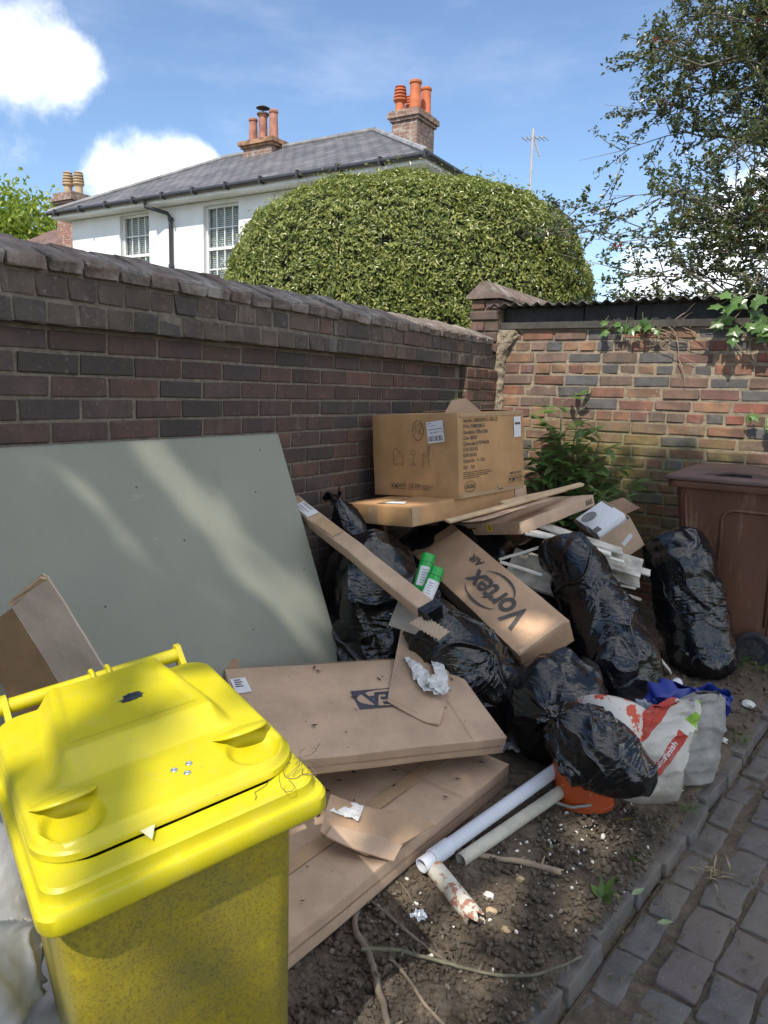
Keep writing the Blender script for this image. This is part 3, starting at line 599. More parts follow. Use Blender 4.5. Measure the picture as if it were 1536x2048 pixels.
# neighbours beyond: brown tiled roof, banded chimney, tv aerial
nb = thing('tiled_house', 'brown tiled roof and brick chimney beyond the white house', 'house', (-20.5, 17.5, 0))
MB().box((-4.5, -1.2, 0), (1.2, 3.5, 5.55)).build('wall', M_chim, nb)
nr = roof_plane('roof', [(-4.9, -2.1, 5.35), (1.7, -2.1, 5.35), (-0.4, 0.2, 6.98), (-2.6, 0.2, 6.98)], M_tile, nb)
roof_plane('tile_slope', [(1.7, -2.1, 5.35), (1.7, 2.5, 5.35), (-0.4, 0.2, 6.98)], M_tile, nr); roof_plane('tile_slope', [(1.7, 2.5, 5.35), (-4.9, 2.5, 5.35), (-2.6, 0.2, 6.98), (-0.4, 0.2, 6.98)], M_tile, nr)
roof_plane('tile_slope', [(-4.9, 2.5, 5.35), (-4.9, -2.1, 5.35), (-2.6, 0.2, 6.98)], M_tile, nr)
MB().tube([(-0.4, 0.2, 7.0), (1.7, -2.1, 5.38)], 0.1, 8).build('hip_tiles', simple('brown hip tile', (0.18, 0.12, 0.10), 0.9, 0.3, 3), nr)
nc = MB().box((0.05, -1.4, 5.0), (0.85, -0.75, 7.25)).build('chimney', far_brick('red neighbour brick', (0.32, 0.13, 0.09), (0.25, 0.11, 0.08), (0.3, 0.26, 0.22)), nb)
MB().box((-0.02, -1.47, 7.252), (0.92, -0.68, 7.33)).box((-0.09, -1.54, 7.332), (0.99, -0.61, 7.42)).box((-0.02, -1.47, 7.422), (0.92, -0.68, 7.6)).build('chimney_cap', M_chim, nc)
pot(nc, (0.28, -1.1, 7.602), 0.17, 0.15, 0.72, M_pot3, rings=4); pot(nc, (0.68, -1.0, 7.602), 0.17, 0.15, 0.70, M_pot3, rings=4)
ta = thing('tv_aerial', 'tall thin grey television aerial rising behind the clipped hedge', 'aerial', (-4.1, 16.0, 0))
M_alu = simple('dull aluminium', (0.40, 0.41, 0.43), 0.5, 0.1, 5, 0.05)
MB().tube([(0, 0, -0.1), (0, 0, 7.15)], 0.03, 8).build('mast', M_alu, ta); a = MB().tube([(-0.22, 0, 6.98), (0.24, 0.1, 6.98)], 0.012, 6)
for k in range(6): a.tube([(-0.2+0.085*k, -0.16+0.03*k, 6.98), (-0.2+0.085*k, 0.2+0.03*k, 6.98)], 0.008, 5)
a.tube([(0.03, 0, 6.95), (0.14, 0.1, 6.6)], 0.02, 6).build('antenna', M_alu, ta)
# ------------------------------------------------------------------ foliage
def leaf_mat(name, cols, rough=0.45, trans=0.25, sheen=0.0):
    m = Mat(name); g = m.node('ShaderNodeNewGeometry'); r = g.outputs['Random Per Island']
    c = m.ramp(r, cols); back = m.mix(0.5, c, tuple(min(1, q*1.2+0.02) for q in cols[-1][1]))
    n = m.noise(60, 2, 0.5, m.coord('Object'))
    col = m.mix(m.math('MULTIPLY', g.outputs['Backfacing'], 0.6), m.mix(m.rng(n, 0.3, 0.7, 0, 0.3), c, tuple(q*0.6 for q in cols[0][1])), back)
    d = m.out(col, rough, Specular_IOR_Level=0.5)
    tr = m.node('ShaderNodeBsdfTranslucent'); m.l.new(m.mix(0.5, col, (0.25, 0.4, 0.05), 'MIX'), tr.inputs[0])
    mxs = m.node('ShaderNodeMixShader'); mxs.inputs[0].default_value = trans; m.l.new(m.b.outputs[0], mxs.inputs[1]); m.l.new(tr.outputs[0], mxs.inputs[2])
    m.l.new(mxs.outputs[0], m.n['Material Output'].inputs['Surface']); return m.m
def leaves(name, C, N, L, Wd, mat, parent=None, fold=0.25, tipdir=None):
    """C centres (n,3), N normals (n,3); leaf blades of six corners, folded along the midrib"""
    n = len(C); N = N/np.linalg.norm(N, axis=1, keepdims=True)
    t = tipdir if tipdir is not None else rng.normal(size=(n, 3)); t = t-N*(t*N).sum(1, keepdims=True); t /= np.linalg.norm(t, axis=1, keepdims=True)+1e-9; b = np.cross(N, t)
    L = np.broadcast_to(np.asarray(L, float), (n,))[:, None]; Wd = np.broadcast_to(np.asarray(Wd, float), (n,))[:, None]
    up = N*Wd*fold
    base = C-t*L*0.5; tip = C+t*L*0.5-N*L*0.10
    l1 = C-t*L*0.08+b*Wd*0.5+up; r1 = C-t*L*0.08-b*Wd*0.5+up
    V = np.stack([base, l1, tip, r1], 1).reshape(-1, 3); k = np.arange(n)[:, None]*4
    F = np.concatenate([k+np.array([[0, 2, 1]]), k+np.array([[0, 3, 2]])], 1).reshape(-1, 3)
    return np_mesh(name, V, F, mat, False, parent)
hd = thing('clipped_hedge', 'huge rounded clipped evergreen hedge in front of the white house', 'hedge', (-2.35, 7.85, 0))
def hedge():
    ex = np.array([0.853, 0.521, 0]); ey = np.array([-0.521, 0.853, 0]); rx, ry_, rz_ = 2.09, 1.55, 1.70; zc = 2.24; e = 3.0
    def surf(n, seed):
        q = np.random.default_rng(seed).normal(size=(n, 3)); q /= np.linalg.norm(q, axis=1, keepdims=True)
        q[:, 2] = np.where(q[:, 2] < -0.75, -q[:, 2], q[:, 2])
        k = (np.abs(q[:, 0])**e+np.abs(q[:, 1])**e+np.abs(q[:, 2])**2.5)**(-1/e); u = q*k[:, None]
        nr = np.sign(u)*np.abs(u)**(e-1)/np.array([rx, ry_, rz_]); nr /= np.linalg.norm(nr, axis=1, keepdims=True)
        P = u*np.array([rx, ry_, rz_]); return P, nr
    P, nr = surf(190000, 3)
    keep = (nr[:, 1] < 0.45) | (nr[:, 2] > 0.3); P, nr = P[keep], nr[keep]
    bumpv = 0.07*fbm(P, 1.6, 3, 11)+0.07*fbm(P, 7, 2, 15); hole = fbm(P, 7.5, 3, 21) < -0.42
    d = bumpv-np.abs(rng.normal(0, 0.050, len(P)))-np.where(hole, 0.13, 0); P = P+nr*d[:, None]
    stray = rng.uniform(size=len(P)) < 0.02; P = P+nr*(stray*np.abs(rng.normal(0, 0.075, len(P))))[:, None]
    drop = hole & (rng.uniform(size=len(P)) < 0.5); P, nr = P[~drop], nr[~drop]
    nn = nr+rng.normal(0, 0.65, P.shape)+np.array([0, 0, 0.25])
    Wx = P[:, :1]*ex+P[:, 1:2]*ey+np.array([0, 0, 1])*P[:, 2:]+np.array([0, 0, zc]); Nx = nn[:, :1]*ex+nn[:, 1:2]*ey+np.array([0, 0, 1])*nn[:, 2:]
    m = leaf_mat('waxy hedge leaf', [(0, (0.060, 0.088, 0.022)), (0.25, (0.145, 0.185, 0.045)), (0.55, (0.28, 0.31, 0.078)), (0.9, (0.44, 0.45, 0.15))], 0.34, 0.25)
    td = nr+rng.normal(0, 0.9, P.shape)+np.array([0, 0, 0.5]); T = td[:, :1]*ex+td[:, 1:2]*ey+np.array([0, 0, 1])*td[:, 2:]
    leaves('foliage', Wx, Nx, rng.uniform(0.034, 0.066, len(P)), rng.uniform(0.016, 0.026, len(P)), m, hd, 0.2, T)['kind'] = 'stuff'
    bm = bmesh.new(); bmesh.ops.create_icosphere(bm, subdivisions=5, radius=1.0)
    for v in bm.verts:
        q = np.array(v.co); k = (abs(q[0])**e+abs(q[1])**e+abs(q[2])**2.5)**(-1/e); u = q*k*np.array([rx, ry_, rz_])*0.94; w = u[0]*ex+u[1]*ey; v.co = (w[0], w[1], max(-zc, u[2])+zc)
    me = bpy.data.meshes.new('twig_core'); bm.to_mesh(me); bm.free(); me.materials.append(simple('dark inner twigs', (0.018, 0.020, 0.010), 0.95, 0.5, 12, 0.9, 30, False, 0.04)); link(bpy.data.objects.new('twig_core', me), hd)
hedge()
M_bark = simple('grey green bark', (0.15, 0.135, 0.11), 0.85, 0.35, 14)
def holly():
    base = np.array([2.05, 8.35, 0.0]); t = thing('holly_tree', 'holly tree with dark glossy leaves and red berries behind the tin roof', 'tree', tuple(base))
    tr = MB(); ctr = np.array([0.92, 8.05, 4.05])-base
    top = np.array([0.15, 0.2, 7.0]); tp = [np.array([0, 0, -0.1]), np.array([-0.08, 0.05, 1.5]), np.array([0.05, 0.1, 3.2]), np.array([0.1, 0.2, 5.0]), top]
    tr.tube(tp, [0.17, 0.14, 0.11, 0.07, 0.02], 10); tw = MB(); LC = []; LT = []; BC = []
    right = np.array([0.853, 0.521, 0.0]); dep = np.array([-0.521, 0.853, 0.0]); upv = np.array([0, 0, 1.0])
    r2 = random.Random(11)
    def curve(a, b, sag, n=6):
        q = [a+(b-a)*i/n+upv*sag*4*(i/n)*(1-i/n)*-1+np.array([r2.gauss(0, 0.045) for _ in range(3)]) for i in range(n+1)]; return q
    for i in range(112):
        z0 = r2.uniform(1.6, 5.6); a = np.array([0.0+z0*0.02, z0*0.035, z0])
        # reach: mostly to the side of the yard, drooping low, thinner high up
        u = r2.uniform(-2.0, 0.9); w = r2.uniform(-0.95, 0.7); h = r2.uniform(-1.75, 2.4)
        lim = 1.62+0.25*h if h > -0.4 else 1.52+0.15*(h+0.4)
        lim = max(0.3, 1.42-0.60*h) if h > -0.5 else 1.72
        if u < -lim: u = -lim*r2.uniform(0.7, 1)
        b = ctr+right*(u+0.12)+dep*w+upv*h; zz = max(1.3, min(5.6, b[2]-r2.uniform(-0.4, 0.9))); a = np.array([0.05, zz*0.035, zz])
        q = curve(a, b, r2.uniform(-0.35, 0.30)); tr.tube(q, [x_*(0.85 if i % 9 == 0 else 0.32) for x_ in (0.036, 0.031, 0.026, 0.02, 0.015, 0.010, 0.005)], 6)
        for j in range(13):
            s = r2.uniform(0.25, 1.0); k = s*6; i0 = min(5, int(k)); c0 = q[i0]+(q[i0+1]-q[i0])*(k-i0)
            dv = (q[i0+1]-q[i0]); dv /= np.linalg.norm(dv); dv = dv*0.6+np.array([r2.gauss(0, 0.55), r2.gauss(0, 0.55), r2.gauss(0.12, 0.5)]); dv /= np.linalg.norm(dv)
            ln = r2.uniform(0.22, 0.55); e1 = c0+dv*ln; tw.tube([c0, c0+dv*ln*0.5+np.array([0, 0, -0.02]), e1], [0.006, 0.0045, 0.0025], 4, cap=False)
            nl = r2.randint(16, 30)
            for m in range(nl):
                f = r2.uniform(0.25, 1.05); p = c0+dv*ln*f+np.array([r2.gauss(0, 0.022) for _ in range(3)]); LC.append(p); LT.append(dv*0.7+np.array([r2.gauss(0, 0.8) for _ in range(3)]))
            if r2.random() < 0.055: BC.append(c0+dv*ln*r2.uniform(0.2, 0.8))
    tr.build('trunk', M_bark, t, smooth=60); tw.build('twigs', M_bark, t, fix=False)['kind'] = 'stuff'
    C = np.array(LC); T = np.array(LT); N = rng.normal(0, 0.7, C.shape)+np.array([0, -0.2, 0.8])
    m = leaf_mat('glossy holly leaf', [(0, (0.026, 0.045, 0.020)), (0.4, (0.048, 0.074, 0.03)), (0.8, (0.080, 0.108, 0.040)), (0.98, (0.18, 0.17, 0.04))], 0.28, 0.15)
    leaves('foliage', C, N, rng.uniform(0.044, 0.068, len(C)), rng.uniform(0.022, 0.034, len(C)), m, t, 0.3, T)['kind'] = 'stuff'
    bmb = MB(); mber = simple('red holly berry', (0.36, 0.012, 0.02), 0.3, 0.2, 30)
    for c in BC:
        for k in range(r2.randint(5, 12)):
            p = c+np.array([r2.gauss(0, 0.016) for _ in range(3)]); bmb.lathe([(0.0015, -0.0075), (0.006, -0.004), (0.0075, 0), (0.006, 0.004), (0.0015, 0.0075)], 6, p)
    bmb.build('berries', mber, t, smooth=True, fix=False)['kind'] = 'stuff'
holly()
def bushy_tree(name, label, loc, hgt, rad, nleaf, cols, lsize, seed, gaps=None):
    t = thing(name, label, 'tree', loc); r2 = np.random.default_rng(seed); tr = MB(); tr.tube([(0, 0, -0.2), (0.1, 0, hgt*0.35), (0, 0.1, hgt*0.7)], [0.22, 0.16, 0.06], 8)
    cl = r2.normal(size=(60, 3)); cl /= np.linalg.norm(cl, axis=1, keepdims=True); cl *= (r2.uniform(0.35, 1, (60, 1))**0.5)*rad; cl[:, 2] = cl[:, 2]*0.8+hgt*0.72
    for c in cl[:30]: tr.tube([(0, 0, hgt*0.35), tuple(c*0.5+np.array([0, 0, hgt*0.25])), tuple(c)], [0.06, 0.035, 0.01], 5, cap=False)
    tr.build('trunk', M_bark, t)
    P = cl[r2.integers(0, 60, nleaf)]+r2.normal(0, rad*0.17, (nleaf, 3))
    leaves('crown', P, r2.normal(0, 1, P.shape)+np.array([0, 0, 0.6]), lsize*r2.uniform(0.7, 1.2, nleaf), lsize*0.6, leaf_mat(name+' leaf', cols, 0.45, 0.4), t)['kind'] = 'stuff'
bushy_tree('garden_tree', 'bright lime green spring tree beyond the tiled roof', (-36.6, 24.5, 0), 11.2, 3.9, 16000, [(0, (0.12, 0.19, 0.018)), (0.5, (0.22, 0.29, 0.03)), (0.95, (0.34, 0.39, 0.06))], 0.34, 5)
# ------------------------------------------------------------------ materials of the rubbish
def card_mat(name, col, var=0.12, flute=(0, 0, 260.0)):
    m = Mat(name); v = m.coord('Object', True); n = m.noise(5, 6, 0.6, v); n2 = m.noise(38, 5, 0.65, v); n3 = m.noise(260, 3, 0.6, v)
    X, Y, Z = m.sep(m.coord('Object')); w = m.node('ShaderNodeMath', operation='SINE')
    m.l.new(m.math('ADD', m.math('MULTIPLY', X, flute[0]*6.28), m.math('ADD', m.math('MULTIPLY', Y, flute[1]*6.28), m.math('MULTIPLY', Z, flute[2]*6.28))), w.inputs[0])
    lo = tuple(c*(1-var*1.6) for c in col); hi = tuple(min(1, c*(1+var)) for c in col)
    c = m.mix(m.rng(n, 0.3, 0.7), lo, hi); c = m.mix(m.rng(n3, 0.35, 0.65, 0, 0.18), c, tuple(q*1.35 for q in col)); c = m.mix(m.rng(n2, 0.62, 0.75, 0, 0.3), c, tuple(q*0.55 for q in col))
    c = m.mix(m.rng(m.noise(2.6, 6, 0.7, v, 0.5), 0.55, 0.66, 0, 0.30), c, tuple(q*0.62 for q in col)); c = m.mix(m.rng(m.noise(11, 5, 0.7, v), 0.66, 0.74, 0, 0.35), c, tuple(min(1, q*1.35) for q in col))
    h = m.math('ADD', m.math('MULTIPLY', n, 1.2), m.math('ADD', m.math('MULTIPLY', n2, 0.45), m.math('MULTIPLY', w.outputs[0], 0.05)))
    return m.out(c, 0.78, m.bump(h, 0.35, 0.006), Specular_IOR_Level=0.3)
M_card = card_mat('brown corrugated cardboard', (0.47, 0.310, 0.195)); M_card2 = card_mat('dusty pinkish cardboard', (0.48, 0.340, 0.235), flute=(0, 180, 0)); M_card3 = card_mat('golden brown cardboard', (0.47, 0.275, 0.130))
M_cardin = card_mat('cut cardboard edge', (0.30, 0.19, 0.115), 0.25)
M_tape = simple('clear brown parcel tape', (0.44, 0.30, 0.18), 0.22, 0.08, 6, 0.25, 30, dist=0.003)
M_ink = simple('black print', (0.045, 0.04, 0.038), 0.7, 0.3, 40, 0.05); M_inkg = simple('dark grey print', (0.075, 0.068, 0.062), 0.7, 0.25, 20, 0.05); M_inkb = simple('faded brown print', (0.10, 0.062, 0.04), 0.75, 0.25, 60, 0.05); M_navy = simple('navy print', (0.05, 0.05, 0.07), 0.7, 0.15, 20, 0.05)
M_paper = simple('white paper label', (0.70, 0.70, 0.72), 0.7, 0.05, 10, 0.1); M_yel = simple('yellow sticker', (0.75, 0.52, 0.03), 0.5, 0.05)
def bin_bag_mat(name='black bin bag plastic', col=(0.006, 0.0065, 0.008)):
    m = Mat(name); v = m.coord('Object', True)
    a = m.noise(9, 3, 0.5, m.coord('Object', True, (1, 1, 3.0)), 1.0); b = m.noise(30, 3, 0.55, v, 1.0); c = m.noise(5, 3, 0.5, v); f = m.noise(120, 2, 0.5, v)
    ridge = m.math('ABSOLUTE', m.math('SUBTRACT', a, 0.5)); ridge2 = m.math('ABSOLUTE', m.math('SUBTRACT', b, 0.5))
    h = m.math('ADD', m.math('MULTIPLY', ridge, -1.2), m.math('ADD', m.math('MULTIPLY', ridge2, -0.5), m.math('MULTIPLY', f, 0.02)))
    dust = m.rng(m.noise(7, 6, 0.65, v), 0.58, 0.8, 0, 0.10)
    return m.out(m.mix(dust, col, (0.07, 0.062, 0.055)), m.rng(c, 0.3, 0.7, 0.09, 0.20), m.bump(h, 0.38, 0.010), Specular_IOR_Level=0.62)
M_bag = bin_bag_mat()
# ------------------------------------------------------------------ lettering: collected, converted in one go at the end
TEXTS = []
def face_mat(dims, face, u, v, rot=0.0, lift=0.0008):
    ax = abs(face)-1; sg = 1 if face > 0 else -1
    if ax == 2: ex, ey, n = Vector((1, 0, 0)), Vector((0, 1, 0)), Vector((0, 0, 1))*sg; o = Vector((u, v, sg*(dims[2]/2+lift)))
    elif ax == 1: ex, ey, n = Vector((1, 0, 0)), Vector((0, 0, 1)), Vector((0, sg, 0)); o = Vector((u, sg*(dims[1]/2+lift), v))
    else: ex, ey, n = Vector((0, 1, 0)), Vector((0, 0, 1)), Vector((sg, 0, 0)); o = Vector((sg*(dims[0]/2+lift), u, v))
    a = ex*cos(rot)+ey*sin(rot); b = -ex*sin(rot)+ey*cos(rot)
    return Matrix(((a.x, b.x, n.x, o.x), (a.y, b.y, n.y, o.y), (a.z, b.z, n.z, o.z), (0, 0, 0, 1)))
def text(parent, s, size, M, mat, bold=0.0, align='LEFT', sx=1.0, name='lettering', shear=0.0, space=1.0):
    cu = bpy.data.curves.new(name, 'FONT'); cu.body = s; cu.size = size; cu.align_x = align; cu.align_y = 'CENTER'; cu.offset = bold; cu.shear = shear; cu.space_character = space; cu.resolution_u = 3
    o = bpy.data.objects.new(name, cu); link(o); TEXTS.append((o, parent, M @ Matrix.Diagonal((sx, 1, 1, 1)), mat, name)); return o
def flat(parent, name, poly, M, mat, th=0.0005):
    """a thin printed or stuck-on shape: polygon in face coordinates"""
    n = len(poly); mb = MB(); mb.add([M @ Vector((p[0], p[1], 0)) for p in poly]+[M @ Vector((p[0], p[1], -th)) for p in poly], [tuple(range(n)), tuple(reversed(range(n, 2*n)))]+[(i, n+i, n+(i+1) % n, (i+1) % n) for i in range(n)])
    return mb.build(name, mat, parent)
def rect(w, h): return [(-w/2, -h/2), (w/2, -h/2), (w/2, h/2), (-w/2, h/2)]
def stroke(parent, name, pts, M, mat, w=0.0016, closed=False):
    mb = MB(); pts = list(pts)+([pts[0]] if closed else [])
    for a, b in zip(pts[:-1], pts[1:]):
        a = Vector((*a, 0)); b = Vector((*b, 0)); d = (b-a)
        if d.length < 1e-6: continue
        d.normalize(); n = Vector((-d.y, d.x, 0))*w/2; mb.add([M @ (a-n-d*w*0.3), M @ (b-n+d*w*0.3), M @ (b+n+d*w*0.3), M @ (a+n-d*w*0.3)], [(0, 1, 2, 3)])
    o = mb.build(name, mat, parent, fix=False); o['kind'] = 'stuff'; return o
def box_mesh(dims, mat, warp=0.003, cuts=7, bev=0.004, seed=0, crush=0.0):
    bm = bmesh.new(); bmesh.ops.create_cube(bm, size=1.0)
    for v in bm.verts: v.co = Vector((v.co.x*dims[0], v.co.y*dims[1], v.co.z*dims[2]))
    bmesh.ops.bevel(bm, geom=list(bm.edges), offset=bev, segments=2, affect='EDGES', profile=0.5)
    bmesh.ops.subdivide_edges(bm, edges=[e for e in bm.edges if e.calc_length() > 0.06], cuts=cuts, use_grid_fill=True)
    P = np.array([v.co[:] for v in bm.verts]); d = np.array(dims)/2
    N = np.stack([fbm(P, 5, 2, seed+i) for i in range(3)], 1)*warp+np.stack([fbm(P, 18, 2, seed+7+i) for i in range(3)], 1)*warp*0.35
    if crush: cr = np.clip((np.abs(P)/d).min(1)*0+((np.abs(P)/d) > 0.9).sum(1)-1.5, 0, 1)[:, None]; N = N+cr*np.stack([fbm(P, 25, 2, seed+17+i) for i in range(3)], 1)*crush
    for v, q in zip(bm.verts, P+N): v.co = q
    me = bpy.data.meshes.new('body'); bm.to_mesh(me); bm.free(); me.materials.append(mat); me.polygons.foreach_set('use_smooth', [True]*len(me.polygons)); me.set_sharp_from_angle(angle=R(38)); return me
def carton(name, label, loc, eul, dims, mat, cat='box', warp=0.003, seed=0, group=None, bev=0.0022, crush=0.003):
    t = thing(name, label, cat, loc, tuple(R(a) for a in eul), group); link(bpy.data.objects.new('body', box_mesh(dims, mat, warp, 7, bev, seed, crush)), t); return t
LIFT = 0.0042
# ---- chair carton on the top of the heap
D = (0.564, 0.583, 0.420)
t = carton('cardboard_carton', 'large brown carton printed with chair drawings on top of the heap', (0.425, 3.598, 1.256), (1.2, -3.64, -11.03), D, M_card3, seed=3)
F1 = lambda u, v, r=0: face_mat(D, -2, u, v, r, LIFT); F2 = lambda u, v, r=0: face_mat(D, 1, u, v, r, LIFT)
def circ(cx, cy, rx, ry, n=26, a0=0, a1=2*pi): return [(cx+rx*cos(a0+(a1-a0)*i/n), cy+ry*sin(a0+(a1-a0)*i/n)) for i in range(n+1)]
stroke(t, 'printed_logo', circ(0.035, 0.127, 0.035, 0.05, 28, R(95), R(440)), F1(0, 0), M_inkb, 0.003); stroke(t, 'printed_logo', [(0.022, 0.155), (0.022, 0.115)], F1(0, 0), M_inkb, 0.003)
stroke(t, 'printed_logo', [(0.036, 0.15), (0.045, 0.162), (0.055, 0.155), (0.052, 0.14), (0.040, 0.122), (0.046, 0.11), (0.058, 0.112)], F1(0, 0), M_inkb, 0.003)
stroke(t, 'printed_sofa', [(-0.135, -0.045), (-0.135, 0.03), (-0.125, 0.037), (-0.108, 0.035), (-0.104, 0.018), (-0.085, 0.014), (-0.070, -0.004), (-0.068, -0.045), (-0.135, -0.045)], F1(0, 0), M_inkb, 0.002); stroke(t, 'printed_sofa', [(-0.128, -0.046), (-0.128, -0.055), (-0.126, -0.055)], F1(0, 0), M_inkb, 0.002); stroke(t, 'printed_sofa', [(-0.074, -0.046), (-0.074, -0.055), (-0.076, -0.055)], F1(0, 0), M_inkb, 0.002)
stroke(t, 'printed_lamp', circ(0.0, 0.012, 0.016, 0.016, 18, R(-20), R(200)), F1(0, 0), M_inkb, 0.002); stroke(t, 'printed_lamp', [(-0.015, 0.006), (0.015, 0.006)], F1(0, 0), M_inkb, 0.002); stroke(t, 'printed_lamp', [(0, 0.006), (0, -0.04)], F1(0, 0), M_inkb, 0.002); stroke(t, 'printed_lamp', circ(0, -0.046, 0.012, 0.005, 14), F1(0, 0), M_inkb, 0.002)
stroke(t, 'printed_chair', [(0.058, 0.002), (0.088, -0.002), (0.10, 0.005), (0.108, 0.045), (0.102, 0.048), (0.088, 0.012), (0.062, 0.010), (0.058, 0.002)], F1(0, 0), M_inkb, 0.002); stroke(t, 'printed_chair', [(0.064, 0.0), (0.060, -0.055)], F1(0, 0), M_inkb, 0.002); stroke(t, 'printed_chair', [(0.096, 0.0), (0.102, -0.055)], F1(0, 0), M_inkb, 0.002)
def icons(Fm, u, v, w=0.027, k=4):
    for i in range(k):
        c = u+(i-(k-1)/2)*w; stroke(t, 'handling_symbol', [(c-w*0.46, v-w*0.5), (c+w*0.46, v-w*0.5), (c+w*0.46, v+w*0.5), (c-w*0.46, v+w*0.5)], Fm(0, 0), M_ink, 0.0016, True)
        s = w*0.3
        pol = [[(c-s*0.3, v-s), (c+s*0.3, v-s), (c+s*0.3, v), (c+s*0.9, v), (c, v+s), (c-s*0.9, v), (c-s*0.3, v)], [(c-s*0.7, v-s), (c+s*0.7, v-s), (c+s, v+s*0.2), (c, v+s), (c-s, v+s*0.2)], [(c-s, v), (c-s*0.1, v), (c-s*0.1, v-s), (c+s*0.1, v-s), (c+s*0.1, v), (c+s, v), (c+s*0.6, v+s*0.8), (c-s*0.6, v+s*0.8)], [(c-s*0.6, v-s), (c+s*0.6, v-s), (c+s*0.12, v-s*0.75), (c+s*0.12, v), (c+s*0.8, v+s), (c-s*0.8, v+s), (c-s*0.12, v), (c-s*0.12, v-s*0.75)]][i]
        flat(t, 'handling_symbol', pol, Fm(0, 0) @ Matrix.Translation((0, 0, 0.0002)), M_ink, 0.0002)
icons(F1, -0.109, -0.159); icons(F2, 0.205, -0.150, 0.036)
stroke(t, 'printed_frame', [(-0.035, -0.173), (0.04, -0.173), (0.04, -0.145), (-0.035, -0.145)], F1(0, 0), M_ink, 0.0016, True); text(t, 'UK REP', 0.026, F1(-0.031, -0.159), M_ink, sx=0.82)
for i in range(4): text(t, ['Authorised Representative', 'for the United Kingdom market', 'Unit 3, Trading Estate Road', 'info and support'][i] if False else '', 0.008, F1(0, 0), M_ink) if False else stroke(t, 'small_print', [(0.048, -0.150-i*0.0068), (0.048+(0.058, 0.075, 0.05, 0.06)[i], -0.150-i*0.0068)], F1(0, 0), M_inkb, 0.0022)
flat(t, 'address_label', rect(0.104, 0.106), F1(0.146, 0.119, R(6)), M_paper)
for i, wv in enumerate((2, 1, 3, 1, 2, 1, 1, 3, 2, 1, 2, 3, 1, 2)): flat(t, 'barcode', rect(0.0017*wv, 0.026), F1(0.106+i*0.0064, 0.083+i*0.0006, R(6)) @ Matrix.Translation((0, 0, 0.0006)), M_ink, 0.0002)
text(t, 'GB  8N727  LP', 0.0135, F1(0.112, 0.112, R(6)) @ Matrix.Translation((0, 0, 0.0006)), M_ink); stroke(t, 'small_print', [(0.100, 0.128), (0.190, 0.137)], F1(0, 0) @ Matrix.Translation((0, 0, 0.0006)), M_inkg, 0.003)
stroke(t, 'small_print', [(0.098, 0.158), (0.118, 0.160)], F1(0, 0) @ Matrix.Translation((0, 0, 0.0006)), M_inkg, 0.003); stroke(t, 'small_print', [(0.099, 0.146), (0.150, 0.151)], F1(0, 0) @ Matrix.Translation((0, 0, 0.0006)), M_inkg, 0.002)
for i, s in enumerate(['Item No. LDMX3059OC-1C8C-Z5', 'Pi No. JYDM25006-G', 'Description: Office Chair', 'Color: BEIGE', 'Carton size: 61*57*44CM', 'G.W: 10.3 KG', 'N.W: 8.6 KG', 'Carton No.   9  / 150', 'Qty:    1 pc']): text(t, s, 0.0255, F2(-0.250-i*0.0008, 0.170-0.0282*i), M_inkb if i < 1 else M_inkg, 0.0004, sx=0.80)
for i in range(4): stroke(t, 'small_print', [(-0.257, -0.083-i*0.0095), (-0.257+(0.23, 0.24, 0.21, 0.13)[i], -0.083-i*0.0095)], F2(0, 0), M_inkb, 0.003)
stroke(t, 'printed_oval', circ(-0.203, -0.154, 0.047, 0.026), F2(0, 0), M_ink, 0.0022); text(t, 'UK242', 0.028, F2(-0.203, -0.154), M_ink, 0.0004, 'CENTER'); text(t, 'MADE IN CHINA', 0.0165, F2(0.205, -0.118), M_ink, 0.0003, 'CENTER', 0.9)
flat(t, 'paper_label', rect(0.066, 0.108), F2(0.226, 0.124, R(1)), M_paper); stroke(t, 'label_code', [(0.205, 0.142), (0.248, 0.142)], F2(0, 0) @ Matrix.Translation((0, 0, 0.0007)), M_inkg, 0.012)
flat(t, 'tape_strip', rect(0.575, 0.05), F2(0.0, 0.180), M_tape, 0.0003) if False else None
flat(t, 'tape_patch', rect(0.045, 0.030), F2(0.06, -0.182), M_tape, 0.0003); flat(t, 'tape_strip', rect(0.56, 0.02), F2(0, -0.196), M_tape, 0.0003); flat(t, 'tape_strip', rect(0.56, 0.018), F2(0, 0.197), M_tape, 0.0003)
def sheet(name, poly, M, mat, parent=None, th=0.004, bend=None, n=10, noise=0.002, seed=0):
    """a piece of card: polygon in the plane of M, subdivided, bent by bend(u, v) and slightly buckled"""
    bm = bmesh.new(); vs = [bm.verts.new((p[0], p[1], 0)) for p in poly]; bm.faces.new(vs)
    bmesh.ops.triangulate(bm, faces=bm.faces); bmesh.ops.subdivide_edges(bm, edges=bm.edges, cuts=n, use_grid_fill=True)
    P = np.array([v.co[:] for v in bm.verts]); z = noise*fbm(P, 14, 3, seed)
    for v, q, dz in zip(bm.verts, P, z): v.co = (q[0], q[1], dz+(bend(q[0], q[1]) if bend else 0))
    r = bmesh.ops.extrude_face_region(bm, geom=list(bm.faces)); 
    for v in [g for g in r['geom'] if isinstance(g, bmesh.types.BMVert)]: v.co.z -= th
    bmesh.ops.recalc_face_normals(bm, faces=bm.faces)
    for v in bm.verts: v.co = M @ v.co
    me = bpy.data.meshes.new(name); bm.to_mesh(me); bm.free(); me.materials.append(mat); me.polygons.foreach_set('use_smooth', [True]*len(me.polygons)); me.set_sharp_from_angle(angle=R(35)); return link(bpy.data.objects.new(name, me), parent)
